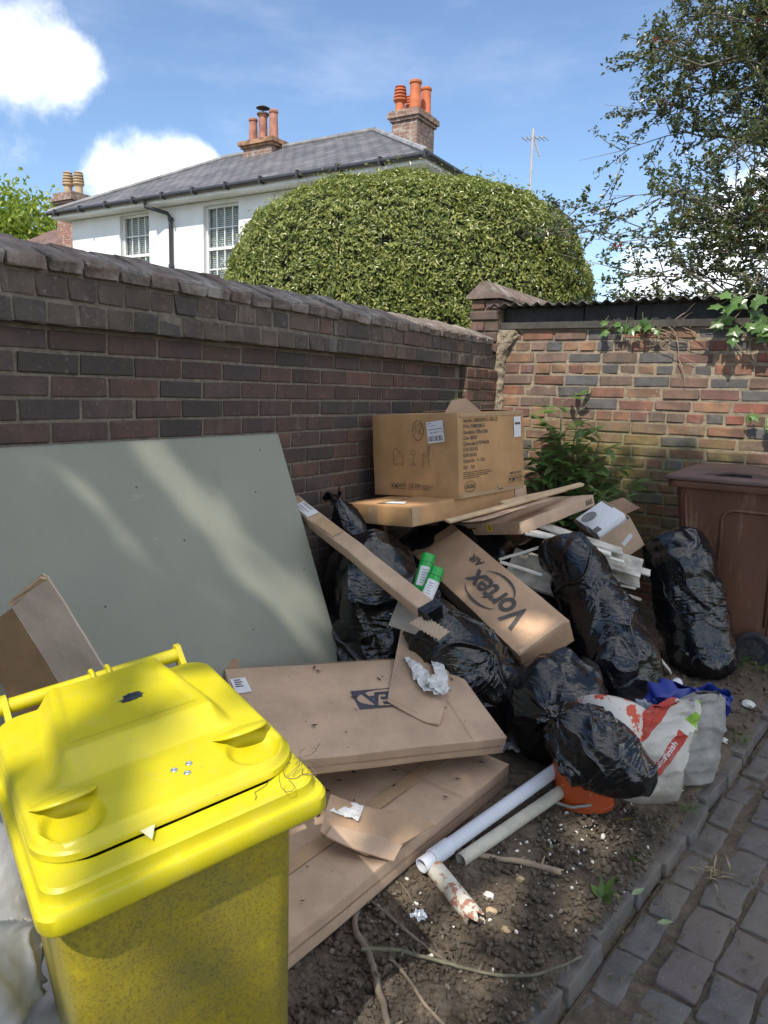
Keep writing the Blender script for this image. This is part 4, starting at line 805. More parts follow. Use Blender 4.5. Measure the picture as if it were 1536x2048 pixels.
sheet('flap', [(-0.03, 0), (0.19, 0.0), (0.08, 0.085), (0.0, 0.075)], Matrix.Translation((0.06, -0.07, 0.208)) @ Matrix.Rotation(R(8), 4, 'Z') @ Matrix.Rotation(R(62), 4, 'X'), M_card, t, 0.004, lambda u, v: 0.15*v*v)
sheet('flap', [(-0.27, 0), (0.27, 0.0), (0.24, 0.20), (-0.24, 0.20)], Matrix.Translation((0.0, 0.28, 0.208)) @ Matrix.Rotation(R(180), 4, 'Z') @ Matrix.Rotation(R(4), 4, 'X'), M_card, t, 0.004)
# ---- long flat carton under it
D = (0.445, 0.921, 0.094)
t = carton('flat_carton', 'long flat brown carton lying under the printed chair carton', (0.455, 3.460, 1.000), (2.53, -4.69, -13.93), D, M_card3, warp=0.005, seed=13, crush=0.006)
flat(t, 'paper_label', [(-0.07, -0.035), (0.075, -0.03), (0.04, 0.035), (-0.05, 0.02)], face_mat(D, 3, 0.045, -0.372, 0.1, LIFT), M_paper)
flat(t, 'tape_strip', rect(0.05, 0.085), face_mat(D, -2, -0.03, 0, 0.0, LIFT), M_tape, 0.0003); flat(t, 'tape_strip', rect(0.88, 0.05), face_mat(D, 3, -0.02, 0.02, R(90), LIFT), M_tape, 0.0003); flat(t, 'tape_strip', rect(0.05, 0.088), face_mat(D, 1, -0.43, 0, 0, LIFT), M_tape, 0.0003); flat(t, 'tape_strip', rect(0.10, 0.09), face_mat(D, 1, 0.40, 0, 0, LIFT), M_card2, 0.0003)
# ---- box marked 3
D = (0.463, 0.562, 0.062)
t = carton('flat_carton', 'flat brown carton with a small yellow number 3 sticker', (0.804, 3.800, 0.931), (11.03, -9.9, -23.16), D, M_card2, seed=23, warp=0.004, crush=0.005)
flat(t, 'number_sticker', rect(0.038, 0.036), face_mat(D, -2, 0.007, 0.004, 0, LIFT), M_yel); text(t, '3', 0.034, face_mat(D, -2, 0.007, 0.005, 0, LIFT+0.0007), M_ink, 0.0008, 'CENTER'); text(t, '0123', 0.018, face_mat(D, -2, -0.15, 0.002, 0, LIFT), M_inkb, 0, 'LEFT', name='printed_code') if False else stroke(t, 'printed_code', [(-0.145, 0.003), (-0.10, 0.003)], face_mat(D, -2, 0, 0, 0, LIFT), M_inkb, 0.008)
for i in range(3): stroke(t, 'handling_symbol', [(0.215+i*0.019, -0.012), (0.230+i*0.019, -0.012), (0.2225+i*0.019, 0.014)], face_mat(D, 1, 0, 0, 0, LIFT), M_inkb, 0.004, True)
# ---- tower box with the big logo
D = (0.943, 0.271, 0.134)
t = carton('fan_carton', 'tilted brown carton with large black swooping logo resting on bin bags', (0.834, 3.230, 0.630), (31.54, 16.68, -28.76), D, M_card, warp=0.004, seed=33, crush=0.004)
FV = lambda u, v, r=pi: face_mat(D, 3, u, v, r, LIFT)
text(t, 'Vortex', 0.168, FV(0.335, -0.012), M_inkg, 0.0032, 'LEFT', 0.93, space=0.92); text(t, 'AIR', 0.058, FV(-0.098, 0.068), M_inkg, 0.0016, 'LEFT', 1.0)
def swoosh(cx, cy, rx, ry, a0, a1, w, n=22):
    o = []; i_ = []
    for k in range(n+1):
        s = k/n; a = a0+(a1-a0)*s; ww = w*sin(pi*min(1, s*1.02))**0.8; o.append((cx+rx*cos(a), cy+ry*sin(a))); i_.append((cx+(rx-ww*0.6)*cos(a), cy+(ry-ww)*sin(a)))
    return o, i_
for (cx, cy, rx, ry, a0, a1, w) in ((0.075, 0.028, 0.125, 0.072, R(160), R(-20), 0.013), (0.065, -0.03, 0.130, 0.072, R(200), R(345), 0.013)):
    o, i_ = swoosh(cx, cy, rx, ry, a0, a1, w); mb = MB(); Mx = face_mat(D, 3, 0, 0, 0, LIFT+0.0004); n = len(o)
    mb.add([Mx @ Vector((*p, 0)) for p in o]+[Mx @ Vector((*p, 0)) for p in i_], [(k, k+1, n+k+1, n+k) for k in range(n-1)]); mb.build('logo_swoosh', M_inkg, t)
flat(t, 'tape_strip', rect(0.05, 0.26), face_mat(D, 3, -0.425, 0, 0, LIFT), M_cardin, 0.0003); flat(t, 'tape_strip', rect(0.02, 0.25), face_mat(D, 3, 0.458, 0, 0, LIFT), M_tape, 0.0003); stroke(t, 'crease', [(-0.40, -0.13), (-0.36, 0.13)], face_mat(D, 3, 0, 0, 0, LIFT), M_cardin, 0.002)
# ---- two furniture cartons in front
D = (0.948, 0.505, 0.070)
ikea_M = Matrix.Translation((0.814, 2.197, 0.399)) @ Euler((R(16.15), R(3.93), R(54.98))).to_matrix().to_4x4(); IKD = D
t = carton('furniture_carton', 'flat furniture carton with dark blue oval logo leaning on the carton below', (0.814, 2.197, 0.399), (16.15, 3.93, 54.98), D, M_card2, warp=0.004, seed=43)
flat(t, 'logo_panel', rect(0.27, 0.105), face_mat(D, 3, 0.103, 0.018, 0.02, LIFT), M_navy, 0.0003); flat(t, 'logo_oval', circ(0, 0, 0.127, 0.046, 40)[:-1], face_mat(D, 3, 0.103, 0.018, 0.02, LIFT+0.0006), M_card2, 0.0002)
text(t, 'IKEA', 0.094, face_mat(D, 3, 0.103, 0.018, pi+0.02, LIFT+0.0012), M_navy, 0.0045, 'CENTER', 0.98); stroke(t, 'seam', [(-0.47, 0.252), (0.47, 0.252)], face_mat(D, 3, 0, 0, 0, LIFT), M_cardin, 0.003)
flat(t, 'paper_label', rect(0.058, 0.085), face_mat(D, 3, -0.432, 0.145, 0.1, LIFT), M_paper)
for i in range(4): stroke(t, 'label_code', [(-0.45, 0.175-i*0.012), (-0.43+0.006*(i % 2), 0.176-i*0.012)], face_mat(D, 3, 0, 0, 0, LIFT+0.0007), M_ink, 0.006)
stroke(t, 'flap_seam', [(-0.46, 0.003), (0.46, -0.002)], face_mat(D, -2, 0, 0, 0, LIFT), M_cardin, 0.003); stroke(t, 'fold_crease', [(0.33, -0.25), (0.335, 0.25)], face_mat(D, 3, 0, 0, 0, LIFT+0.001), M_cardin, 0.002)
sheet('torn_flap', [(-0.03, 0), (0.03, 0), (0.045, 0.05), (-0.02, 0.06)], Matrix.Translation((-0.452, 0.245, 0.03)) @ Matrix.Rotation(R(20), 4, 'X'), M_cardin, t, 0.004)
t = carton('furniture_carton', 'larger plain flat carton on the earth with leaf crumbs scattered over it', (0.905, 1.88, 0.150), (1.6, 0.6, -6.8), (0.62, 1.28, 0.085), M_card2, warp=0.006, seed=53)
DL = (0.62, 1.28, 0.085)
for face, u0, u1 in ((1, -0.62, 0.62), (2, -0.30, 0.30)): stroke(t, 'flap_seam', [(u0, 0.004), (u1, 0.002)], face_mat(DL, face, 0, 0, 0, LIFT), M_cardin, 0.003)
flat(t, 'tape_strip', rect(0.055, 1.24), face_mat(DL, 3, 0.10, 0.0, 0.01, LIFT+0.001), M_tape, 0.0003); stroke(t, 'fold_crease', [(-0.30, 0.34), (0.0, 0.345), (0.30, 0.335)], face_mat(DL, 3, 0, 0, 0, LIFT+0.001), M_cardin, 0.0025)
# ---- tall carton behind the yellow bin
D = (0.12, 0.42, 0.62)
Mc = Euler((R(10.53), R(-29.03), R(8.03))).to_matrix(); c0 = Vector((0.534, 1.393, 0.878)) - Mc.col[1]*0.1115 + Mc.col[2]*(0.279-0.425)
t = thing('tall_carton', 'creased flattened carton leaning on the green board behind the yellow bin', 'box', c0, (R(10.53), R(-29.03), R(8.03)))
def creased(u, v): return 0.0008*sin(v*230+2*sin(u*20))+0.0022*(1-min(1, abs(sin(v*17+u*6))*6))
sheet('side_panel', [(-0.084, -0.42), (0.084, -0.44), (0.088, 0.385), (-0.080, 0.36)], Matrix.Translation((0, -0.13, 0)) @ Matrix.Rotation(R(90), 4, 'X'), card_mat('pale creased card', (0.52, 0.41, 0.33)), t, 0.006, creased, 22, 0.0025, 63)
sheet('front_panel', [(-0.40, -0.40), (0.0, -0.42), (0.0, 0.36), (-0.40, 0.33)], Matrix.Translation((-0.086, -0.128, 0)) @ Matrix.Rotation(R(-8), 4, 'Z') @ Matrix.Rotation(R(90), 4, 'X'), card_mat('shaded brown card', (0.30, 0.185, 0.10)), t, 0.006, lambda u, v: 0.002*sin(v*9), 12, 0.003, 64)  # darker than the side panel: inner kraft and shade mixed into one colour
for k in range(2): sheet('crushed_flap', [(-0.085, 0), (0.085, 0.02), (0.082, 0.034+0.004*k), (-0.085, 0.016)], Matrix.Translation((0.0, -0.128+0.012*k, 0.362)) @ Matrix.Rotation(R(96+40*k), 4, 'X'), M_card2, t, 0.005, None, 8, 0.002, k)
# ------------------------------------------------------------------ big green board against the wall
def board_mat():
    m = Mat('pale green board face'); v = m.coord('Object'); n = m.noise(1.6, 5, 0.6, v); n2 = m.noise(420, 2, 0.5, v); n3 = m.noise(90, 4, 0.7, v)
    c = m.mix(m.rng(n, 0.3, 0.7), (0.240, 0.252, 0.208), (0.275, 0.286, 0.232)); c = m.mix(m.rng(n2, 0.63, 0.72, 0, 0.55), c, (0.48, 0.45, 0.33)); c = m.mix(m.rng(n3, 0.35, 0.65, 0, 0.12), c, (0.2, 0.2, 0.16)); sv = m.coord('Object', False, (1, 2.2, 14)); c = m.mix(m.rng(m.noise(3.0, 6, 0.7, sv, 0.6), 0.66, 0.74, 0, 0.35), c, (0.40, 0.40, 0.33)); c = m.mix(m.rng(m.noise(2.3, 5, 0.7, v), 0.60, 0.75, 0, 0.25), c, (0.17, 0.175, 0.14))
    return m.out(c, 0.7, m.bump(n2, 0.12, 0.002), Specular_IOR_Level=0.3)
t = thing('plaster_board', 'big pale green board leaning flat against the dark brick wall', 'board', (0.28, 1.43, 0.74))
ang = math.atan2(0.47, 1.25); Ls = 1.34
Mb = Matrix.Rotation(-ang, 4, 'Y'); MB().box((-0.0125, -1.2, -Ls/2), (0.0, 1.2, Ls/2), Mb).build('panel', board_mat(), t)
MB().box((0.0003, -1.2, Ls/2-0.004), (0.0008, 1.2, Ls/2-0.001), Mb).build('edge_strip', simple('grey board edge', (0.22, 0.23, 0.2), 0.8), t)
M_hole_shade = simple('painted hole shade', (0.06, 0.06, 0.05), 0.9, 0.3)
for (yy, zz) in ((0.35, 0.50), (0.95, 0.42), (1.12, 0.05), (0.72, -0.12), (0.1, 0.12), (1.05, 0.60), (0.5, 0.28)): flat(t, 'hole_shade_dot', circ(0, 0, 0.004, 0.004, 10)[:-1], Mb @ Matrix.Translation((0.0006, yy, zz)) @ Matrix.Rotation(R(90), 4, 'Y'), M_hole_shade, 0.0004)  # flat dark dots; the shade inside the screw holes is only colour
# ------------------------------------------------------------------ bin bags: film with slack, drawn in round a lumpy filling
_ICO = {}
def ico(n):
    if n not in _ICO:
        bm = bmesh.new(); bmesh.ops.create_icosphere(bm, subdivisions=n, radius=1.0); bm.verts.ensure_lookup_table()
        V = np.array([v.co[:] for v in bm.verts]); F = np.array([[v.index for v in f.verts] for f in bm.faces]); E = np.array([[v.index for v in e.verts] for e in bm.edges]); bm.free(); _ICO[n] = (V, F, E)
    return _ICO[n]
def sdf(P, prims, k=0.05):
    ds = []; gs = []
    for c, r in prims:
        q = (P-np.array(c)); r = np.array(r); a = np.linalg.norm(q/r, axis=1)+1e-9; g = q/(r*r); gl = np.linalg.norm(g, axis=1)+1e-9
        ds.append(a*(a-1)/gl); gs.append(g/gl[:, None])
    ds = np.array(ds); w = np.exp(-(ds-ds.min(0))/k); w /= w.sum(0)
    G = (np.array(gs)*w[..., None]).sum(0); G /= np.linalg.norm(G, axis=1, keepdims=True)+1e-9
    return -k*np.log(np.exp(-(ds-ds.min(0))/k).sum(0))+ds.min(0), G
def slack_film(prims, excess=(1.1, 1.1, 1.1), knots=(), ground=0.1, sub=6, iters=46, seed=0, pull=0.35, smooth=0.035, rad=0.012, amp=0.020, facet=0.075, wl=4.0, crease=0.017):
    """a closed film over lumpy filling: taut between random lumps, with slack that buckles into creases"""
    r = np.random.default_rng(seed); V, F, E = ico(sub); cs = np.array([p[0] for p in prims]); ctr = cs.mean(0)
    ts = np.linspace(0.95, 0.0, 120); rr = np.zeros(len(V)); done = np.zeros(len(V), bool)
    for tt_ in ts:
        d, _ = sdf(ctr+V*tt_, prims); hit = (~done) & (d < 0); rr[hit] = tt_; done |= hit
    P0 = ctr+V*(np.maximum(rr, 0.02)*(1+0.16*fbm(V, 1.7, 2, seed+60)))[:, None]
    # lumps: flat facets between scattered hard points (cellular field, sharp at the borders)
    S0 = ctr+(P0-ctr)+0.03*np.stack([fbm(P0, 5, 2, seed+40+i) for i in range(3)], 1); pts = P0[r.choice(len(P0), 30, replace=False)]
    dd = np.linalg.norm(S0[:, None, :]-pts[None], axis=2); dd.sort(axis=1); cell = np.clip((dd[:, 1]-dd[:, 0])/0.12, 0, 1)
    _, G = sdf(P0, prims); P0 = P0-G*(facet*(0.55-cell))[:, None]*0.6
    P0[:, 2] = np.maximum(P0[:, 2], ground)
    Q = (P0-ctr)*(1+(np.array(excess)-1)*0.55); rest = np.linalg.norm(Q[E[:, 0]]-Q[E[:, 1]], axis=1)*(1+0.02*r.normal(size=len(E)))
    # creases run across the direction of most slack
    sc = np.array(excess)-0.985; sc = sc/sc.max(); tl = np.array(Euler((r.uniform(-0.9, 0.9), r.uniform(-0.9, 0.9), r.uniform(-0.9, 0.9))).to_matrix()); W_ = (P0 @ tl)*sc; nz_ = fbm(W_+0.05*np.stack([fbm(P0, 4, 2, seed+50+i) for i in range(3)], 1), wl, 3, seed+3); cr = 1-np.abs(nz_)*3.2; cr2 = 1-np.abs(fbm(W_, wl*2.4, 2, seed+9))*3.0
    P = P0+G*(amp*np.clip(cr, -0.6, 1)+amp*0.22*np.clip(cr2, -0.6, 1))[:, None]; core = [(c, tuple(x*0.95 for x in q)) for c, q in prims]
    deg = np.bincount(E.ravel(), minlength=len(V)).astype(float); fix = []
    for kp, axis, ang in knots:
        a = np.array(axis, float); a /= np.linalg.norm(a); dv = V @ a; idx = np.where(dv > cos(R(ang)))[0]
        lat = V[idx]-dv[idx][:, None]*a; ln = np.linalg.norm(lat, axis=1, keepdims=True)+1e-9; s = (ln[:, 0]/sin(R(ang)))
        u = np.cross(a, [0.3, 0.5, 0.81]); u /= np.linalg.norm(u); w = np.cross(u, a); th = np.arctan2(lat @ u, lat @ w); wob = 1+0.55*np.sin(th*8+seed)
        fix.append((idx, np.array(kp)+lat/ln*(rad*wob*s)[:, None]))
        # pleats fanning out of the knot
        d0 = np.arccos(np.clip(dv, -1, 1)); lat = V-dv[:, None]*a; th = np.arctan2(lat @ u, lat @ w); k = np.exp(-((d0-R(ang))/0.42)**2)*(d0 > R(ang)*0.9); P = P+G*(0.016*k*(np.sin(th*13+2*fbm(P0, 6, 2, seed))+0.5*np.sin(th*23+seed)))[:, None]
        tgt = np.array(kp); kk = (np.clip(1-(d0-R(ang))/0.55, 0, 1)**2)[:, None]*(d0 > R(ang))[:, None]; P = P+(tgt-P)*kk*0.5
    i0, i1 = E[:, 0], E[:, 1]; n = len(V)
    for it in range(iters):
        d, G = sdf(P, core); P = P-G*np.clip(d, -1, 0)[:, None]
        P = P-G*(np.clip(d-0.01, 0, 0.04)*pull*0.08)[:, None]
        for _ in range(2):
            dv = P[i1]-P[i0]; L = np.linalg.norm(dv, axis=1)+1e-9; c = dv*((L-rest)/L*0.5)[:, None]
            acc = np.stack([np.bincount(i0, c[:, k], n)-np.bincount(i1, c[:, k], n) for k in range(3)], 1); P = P+acc/deg[:, None]*1.7
        if smooth:
            sm = np.stack([np.bincount(i0, P[i1, k], n)+np.bincount(i1, P[i0, k], n) for k in range(3)], 1)/deg[:, None]; P = P+(sm-P)*smooth
        P[:, 2] = np.maximum(P[:, 2], ground)
        for idx, kp in fix: P[idx] = P[idx]*0.5+kp*0.5
    for k in range(5):      # soften the mesh-scale buckling, then put sharp creases back
        sm = np.stack([np.bincount(i0, P[i1, k], n)+np.bincount(i1, P[i0, k], n) for k in range(3)], 1)/deg[:, None]; P = P+(sm-P)*0.35
    _, G = sdf(P, prims); q = (P @ tl)*sc; q = q+0.05*np.stack([fbm(P, 3.5, 2, seed+70+i) for i in range(3)], 1)
    n1 = np.abs(fbm(q, wl*1.7, 1, seed+75)); n2 = np.abs(fbm(q*np.array([1.0, 1.3, 0.8]), wl*3.6, 1, seed+85)); msk = np.clip(0.5+fbm(P, 5, 2, seed+95)*1.6, 0, 1)
    P = P+G*(crease*np.exp(-(n1/0.075))+0.5*crease*msk*np.exp(-(n2/0.10)))[:, None]; P[:, 2] = np.maximum(P[:, 2], ground)
    for idx, kp in fix: P[idx] = P[idx]*0.3+kp*0.7
    return P, F
def bag(label, prims, excess, knots=(), ground=0.1, mat=None, seed=0, name='bin_bag', cat='bin bag', tails=True, group=None, **kw):
    base = Vector((prims[0][0][0], prims[0][0][1], ground)); P, F = slack_film(prims, excess, knots, ground, seed=seed, **kw)
    t = thing(name, label, cat, base, group=group or ('black bin bags in the heap' if name == 'bin_bag' else None)); np_mesh('film', P-np.array(base), F, mat or M_bag, True, t)
    for kp, axis, ang in (knots if tails else ()):
        a = Vector(axis).normalized(); u = a.orthogonal().normalized(); w = a.cross(u); k = Vector(kp)-base; V = []; Fq = []; nn = 22; mm = 9
        for j in range(mm):
            s = j/(mm-1)
            for i in range(nn):
                th = 2*pi*i/nn; r_ = 0.010+0.045*s*(0.65+0.5*sin(th*3+seed)+0.35*sin(th*7+2*seed+s*3)); V.append(k+a*(-0.006+0.065*s*(0.8+0.35*sin(th*4+seed)))+(u*cos(th)+w*sin(th))*abs(r_)+Vector((0, 0, -0.02*s*s)))
        for j in range(mm-1):
            for i in range(nn): Fq.append((j*nn+i, j*nn+(i+1) % nn, (j+1)*nn+(i+1) % nn, (j+1)*nn+i))
        np_mesh('gathered_neck', np.array([list(v) for v in V]), np.array(Fq), mat or M_bag, True, t)
    return t
bag('big creased black bag between the green board and the long taped tube', [((0.46, 2.88, 0.40), (0.27, 0.25, 0.29)), ((0.42, 2.86, 0.68), (0.225, 0.22, 0.23)), ((0.50, 2.80, 0.26), (0.25, 0.2, 0.16))], (1.08, 1.08, 1.2), ground=0.125, seed=1, sub=7)
bag('black bag wedged below the logo carton behind the furniture carton', [((0.90, 2.80, 0.39), (0.20, 0.19, 0.23)), ((1.04, 2.86, 0.29), (0.19, 0.16, 0.17)), ((0.84, 2.70, 0.57), (0.12, 0.11, 0.14))], (1.1, 1.1, 1.16), [((0.84, 2.62, 0.76), (-0.3, -0.45, 0.8), 24)], 0.125, seed=2, sub=7)
bag('round shiny black bag sitting on the earth beside the white pipes', [((1.345, 2.82, 0.335), (0.205, 0.20, 0.205)), ((1.33, 2.84, 0.24), (0.18, 0.18, 0.12))], (1.12, 1.12, 1.06), [((1.40, 2.60, 0.38), (0.25, -1, 0.15), 22)], 0.125, seed=3)
bag('tall slumped black bag leaning back over the broken white boards', [((1.47, 3.28, 0.35), (0.19, 0.18, 0.21)), ((1.38, 3.33, 0.53), (0.145, 0.14, 0.20)), ((1.25, 3.40, 0.70), (0.12, 0.10, 0.16)), ((1.145, 3.45, 0.82), (0.115, 0.075, 0.10))], (1.13, 1.08, 1.12), [((1.43, 3.13, 0.22), (-0.1, -0.9, -0.42), 16)], 0.14, seed=14, sub=7)
bag('tall wrinkled black bag propped against the brown wheelie bin', [((1.675, 4.07, 0.35), (0.15, 0.14, 0.19)), ((1.60, 4.11, 0.56), (0.165, 0.15, 0.20)), ((1.53, 4.14, 0.75), (0.165, 0.13, 0.14)), ((1.75, 4.03, 0.26), (0.12, 0.12, 0.09))], (1.10, 1.09, 1.15), ground=0.17, seed=15, sub=7)
bag('limp black bag draped over the orange bucket', [((1.585, 2.50, 0.365), (0.125, 0.12, 0.075)), ((1.665, 2.48, 0.305), (0.13, 0.10, 0.088)), ((1.535, 2.46, 0.42), (0.06, 0.06, 0.06))], (1.2, 1.14, 1.08), [((1.475, 2.42, 0.47), (-0.7, -0.25, 0.6), 22)], 0.135, seed=6, sub=7)
bag('small black bag squeezed between the dark wall and the flat carton', [((0.18, 3.10, 0.84), (0.14, 0.16, 0.15)), ((0.20, 3.12, 0.6), (0.15, 0.16, 0.2))], (1.1, 1.1, 1.15), [((0.13, 2.98, 1.04), (-0.2, -0.5, 0.8), 22)], 0.13, seed=7, sub=5)
bag('large black bag in the dark hollow under the flat carton', [((0.40, 3.55, 0.50), (0.32, 0.34, 0.36)), ((0.55, 3.75, 0.55), (0.28, 0.26, 0.33))], (1.08, 1.08, 1.12), ground=0.13, seed=8, sub=5, iters=80)
bag('black bag buried in the heap beneath the number three carton', [((0.92, 3.75, 0.42), (0.30, 0.30, 0.34)), ((0.95, 3.9, 0.6), (0.22, 0.22, 0.26))], (1.08, 1.08, 1.12), ground=0.13, seed=9, sub=5, iters=80)
# ------------------------------------------------------------------ long taped tube
def along(a, b, roll=0.0):
    a = Vector(a); b = Vector(b); x = (b-a).normalized(); up = Vector((0, 0, 1)); y = up.cross(x).normalized(); z = x.cross(y)
    M = Matrix(((x.x, y.x, z.x, 0), (x.y, y.y, z.y, 0), (x.z, y.z, z.z, 0), (0, 0, 0, 1))) @ Matrix.Rotation(roll, 4, 'X'); return Matrix.Translation((a+b)/2) @ M, (b-a).length
Mx, Ln = along((0.02, 2.765, 1.035), (0.975, 2.415, 0.745), R(20))
t = thing('cardboard_tube_box', 'long thin cardboard tube box with white label lying across the bags', 'box'); t.matrix_world = Mx
D = (Ln, 0.075, 0.052); link(bpy.data.objects.new('body', box_mesh(D, M_card2, 0.005, 9, 0.006, 71, 0.004)), t)
flat(t, 'paper_label', rect(0.13, 0.058), face_mat(D, 3, -0.39, 0.0, 0, LIFT), M_paper)
for i in range(7): flat(t, 'barcode', rect(0.004, 0.014), face_mat(D, 3, -0.435+i*0.011, 0.018, 0, LIFT+0.0007), M_ink, 0.0002)
stroke(t, 'label_print', [(-0.44, -0.004), (-0.36, -0.004)], face_mat(D, 3, 0, 0, 0, LIFT+0.0007), M_inkg, 0.003); stroke(t, 'label_print', [(-0.44, -0.016), (-0.38, -0.016)], face_mat(D, 3, 0, 0, 0, LIFT+0.0007), M_inkg, 0.002)
MB().box((Ln/2-0.035, -0.041, -0.030), (Ln/2+0.012, 0.041, 0.030)).build('black_tape_end', M_bag, t)
flat(t, 'tape_strip', rect(0.16, 0.06), face_mat(D, 3, -0.20, 0.0, 0.05, LIFT), M_tape, 0.0003)
# green spray cans
def can(label, top, bot):
    a = Vector(bot); b = Vector(top); x = (b-a).normalized(); t = thing('spray_can', label, 'can', a, (x.to_track_quat('Z', 'Y')).to_euler(), 'green spray cans'); L = 0.165; r_ = 0.0285
    MB().lathe([(r_*0.86, 0), (r_, 0.004), (r_, L*0.78), (r_*0.97, L*0.79), (r_*0.97, L*0.97), (r_*0.86, L)], 28).build('can_body', simple('bright green enamel', (0.005, 0.33, 0.045), 0.25, 0.08, 8, 0.03), t, smooth=40)
    qv = x.to_track_quat('Z', 'Y').inverted() @ (CAM-a); la = math.atan2(qv.y, qv.x)+0.25; lab = MB()
    for k in range(12):
        a0 = la-1.0+k*0.17; lab.add([(r_*1.012*cos(q), r_*1.012*sin(q), z) for q in (a0, a0+0.17) for z in (L*0.17, L*0.66)], [(0, 2, 3, 1)])
    lab.build('white_label', M_paper, t, smooth=True)
    MB().lathe([(r_*1.0, 0), (r_*1.03, 0.0015), (r_*1.0, 0.003)], 28, (0, 0, L*0.775)).build('cap_seam', simple('dark green seam', (0.004, 0.16, 0.03), 0.4), t, smooth=True)
    for k in range(6): 
        mb = MB(); z = L*(0.24+0.065*k); mb.add([(r_*1.02*cos(la-0.6+0.1*j), r_*1.02*sin(la-0.6+0.1*j), zz) for j in range(6+(k*5) % 3) for zz in (z, z+0.002)], [(2*j, 2*j+2, 2*j+3, 2*j+1) for j in range(5+(k*5) % 3)]); mb.build('label_text', M_inkg, t)
can('green spray can with white label beside the tilted logo carton', (0.847, 2.60, 0.90), (0.847, 2.535, 0.778)); can('green spray can with white label lying nearer the taped tube', (0.916, 2.545, 0.868), (0.898, 2.475, 0.748))
# ------------------------------------------------------------------ loose pieces of card, paper, timber
IK = lambda u, v, z: ikea_M @ Matrix.Translation((u, v, 0.035+LIFT+z))
t = thing('torn_card_flap', 'torn cardboard flap with white paper stuck on it across the logo carton', 'cardboard'); t.matrix_world = ikea_M
fl = sheet('card', [(0.364, 0.40), (0.295, 0.385), (0.083, -0.015), (0.188, -0.138), (0.232, -0.166), (0.384, 0.051), (0.415, 0.13), (0.40, 0.235)], Matrix.Translation((0, 0, 0.047)), M_card2, t, 0.004, lambda u, v: 0.0+0.28*max(0, v-0.10)**1.6+0.006*sin(u*30), 7, 0.004, 81)
def crumple(poly, amp, seed, th=0.0012, sc=26): return dict(n=16, noise=amp, seed=seed, th=th)
M_tissue = simple('crumpled white paper', (0.66, 0.65, 0.63), 0.85, 0.12, 20, 0.3, 40)
def crumpled(name, poly, M, parent, amp=0.012, seed=0, mat=None, sc=30, lift=0.0):
    bm = bmesh.new(); vs = [bm.verts.new((p[0], p[1], 0)) for p in poly]; bm.faces.new(vs); bmesh.ops.triangulate(bm, faces=bm.faces); bmesh.ops.subdivide_edges(bm, edges=bm.edges, cuts=14, use_grid_fill=True)
    P = np.array([v.co[:] for v in bm.verts]); z = amp*(1-np.abs(fbm(P, sc, 3, seed)*2.2))+amp*0.6*fbm(P, sc*2.3, 2, seed+4); sh = np.stack([fbm(P, sc, 2, seed+9), fbm(P, sc, 2, seed+13)], 1)*amp*0.7
    for v, q, dz, s in zip(bm.verts, P, z, sh): v.co = M @ Vector((q[0]+s[0], q[1]+s[1], dz+lift))
    me = bpy.data.meshes.new(name); bm.to_mesh(me); bm.free(); me.materials.append(mat or M_tissue); me.polygons.foreach_set('use_smooth', [True]*len(me.polygons)); me.set_sharp_from_angle(angle=R(25)); return link(bpy.data.objects.new(name, me), parent)
crumpled('white_paper', [(0.36, 0.20), (0.41, 0.19), (0.375, 0.07), (0.345, 0.01), (0.30, 0.0), (0.33, 0.09)], Matrix.Translation((0, 0, 0.064)), t, 0.004, 3)
crumpled('crumpled_paper', [(0.245, 0.215), (0.275, 0.20), (0.33, 0.09), (0.345, 0.03), (0.31, -0.01), (0.27, -0.03), (0.235, 0.0), (0.232, 0.09)], Matrix.Translation((0, 0, 0.060)), t, 0.020, 5, sc=22); crumpled('crumpled_paper', [(0.26, 0.05), (0.335, 0.06), (0.355, 0.0), (0.31, -0.05), (0.265, -0.02)], Matrix.Translation((0, 0, 0.070)), t, 0.026, 8, sc=24)
stroke(t, 'perforation', [(0.088+0.010*k, -0.006-0.012*k) for k in range(9)], Matrix.Translation((0, 0, 0.054)), M_cardin, 0.002)
t = thing('torn_cardboard', 'crumpled torn piece of cardboard between the two furniture cartons', 'cardboard', (1.13, 1.80, 0.235), (R(8), R(10), R(30)))
sheet('card', [(-0.17, -0.05), (-0.02, -0.085), (0.17, 0.02), (0.09, 0.085), (-0.03, 0.075), (-0.16, 0.08)], Matrix.Identity(4), M_card, t, 0.004, lambda u, v: 0.9*(u+0.03)**2+0.02*sin(v*25), 8, 0.006, 85); sheet('card', [(-0.15, -0.07), (0.06, -0.10), (0.10, 0.02), (-0.12, 0.05)], Matrix.Translation((0, 0, -0.009)), M_card2, t, 0.004, lambda u, v: 0.5*u*u, 6, 0.006, 87)
crumpled('white_paper', [(-0.16, 0.02), (-0.06, 0.0), (-0.05, 0.07), (-0.15, 0.08)], Matrix.Translation((0, 0, 0.02)), t, 0.006, 12)
t = thing('corrugated_scrap', 'small ribbed scrap of corrugated card by the end of the taped tube', 'cardboard', (0.995, 2.36, 0.715), (R(14), R(18), R(20)))
sheet('card', [(-0.075, -0.03), (0.05, -0.055), (0.075, 0.02), (-0.04, 0.06)], Matrix.Identity(4), card_mat('ribbed pale card', (0.46, 0.36, 0.26)), t, 0.003, lambda u, v: 0.0035*sin((u*0.9+v*0.4)*520), 26, 0.002, 89)
t = thing('card_scrap', 'grey backed card scrap tucked under the taped tube', 'cardboard', (0.84, 2.50, 0.70), (R(48), R(10), R(25)))
sheet('card', [(-0.08, -0.07), (0.03, -0.08), (0.10, 0.05), (-0.06, 0.09)], Matrix.Identity(4), card_mat('grey board back', (0.30, 0.26, 0.22)), t, 0.005, None, 6, 0.004, 91)
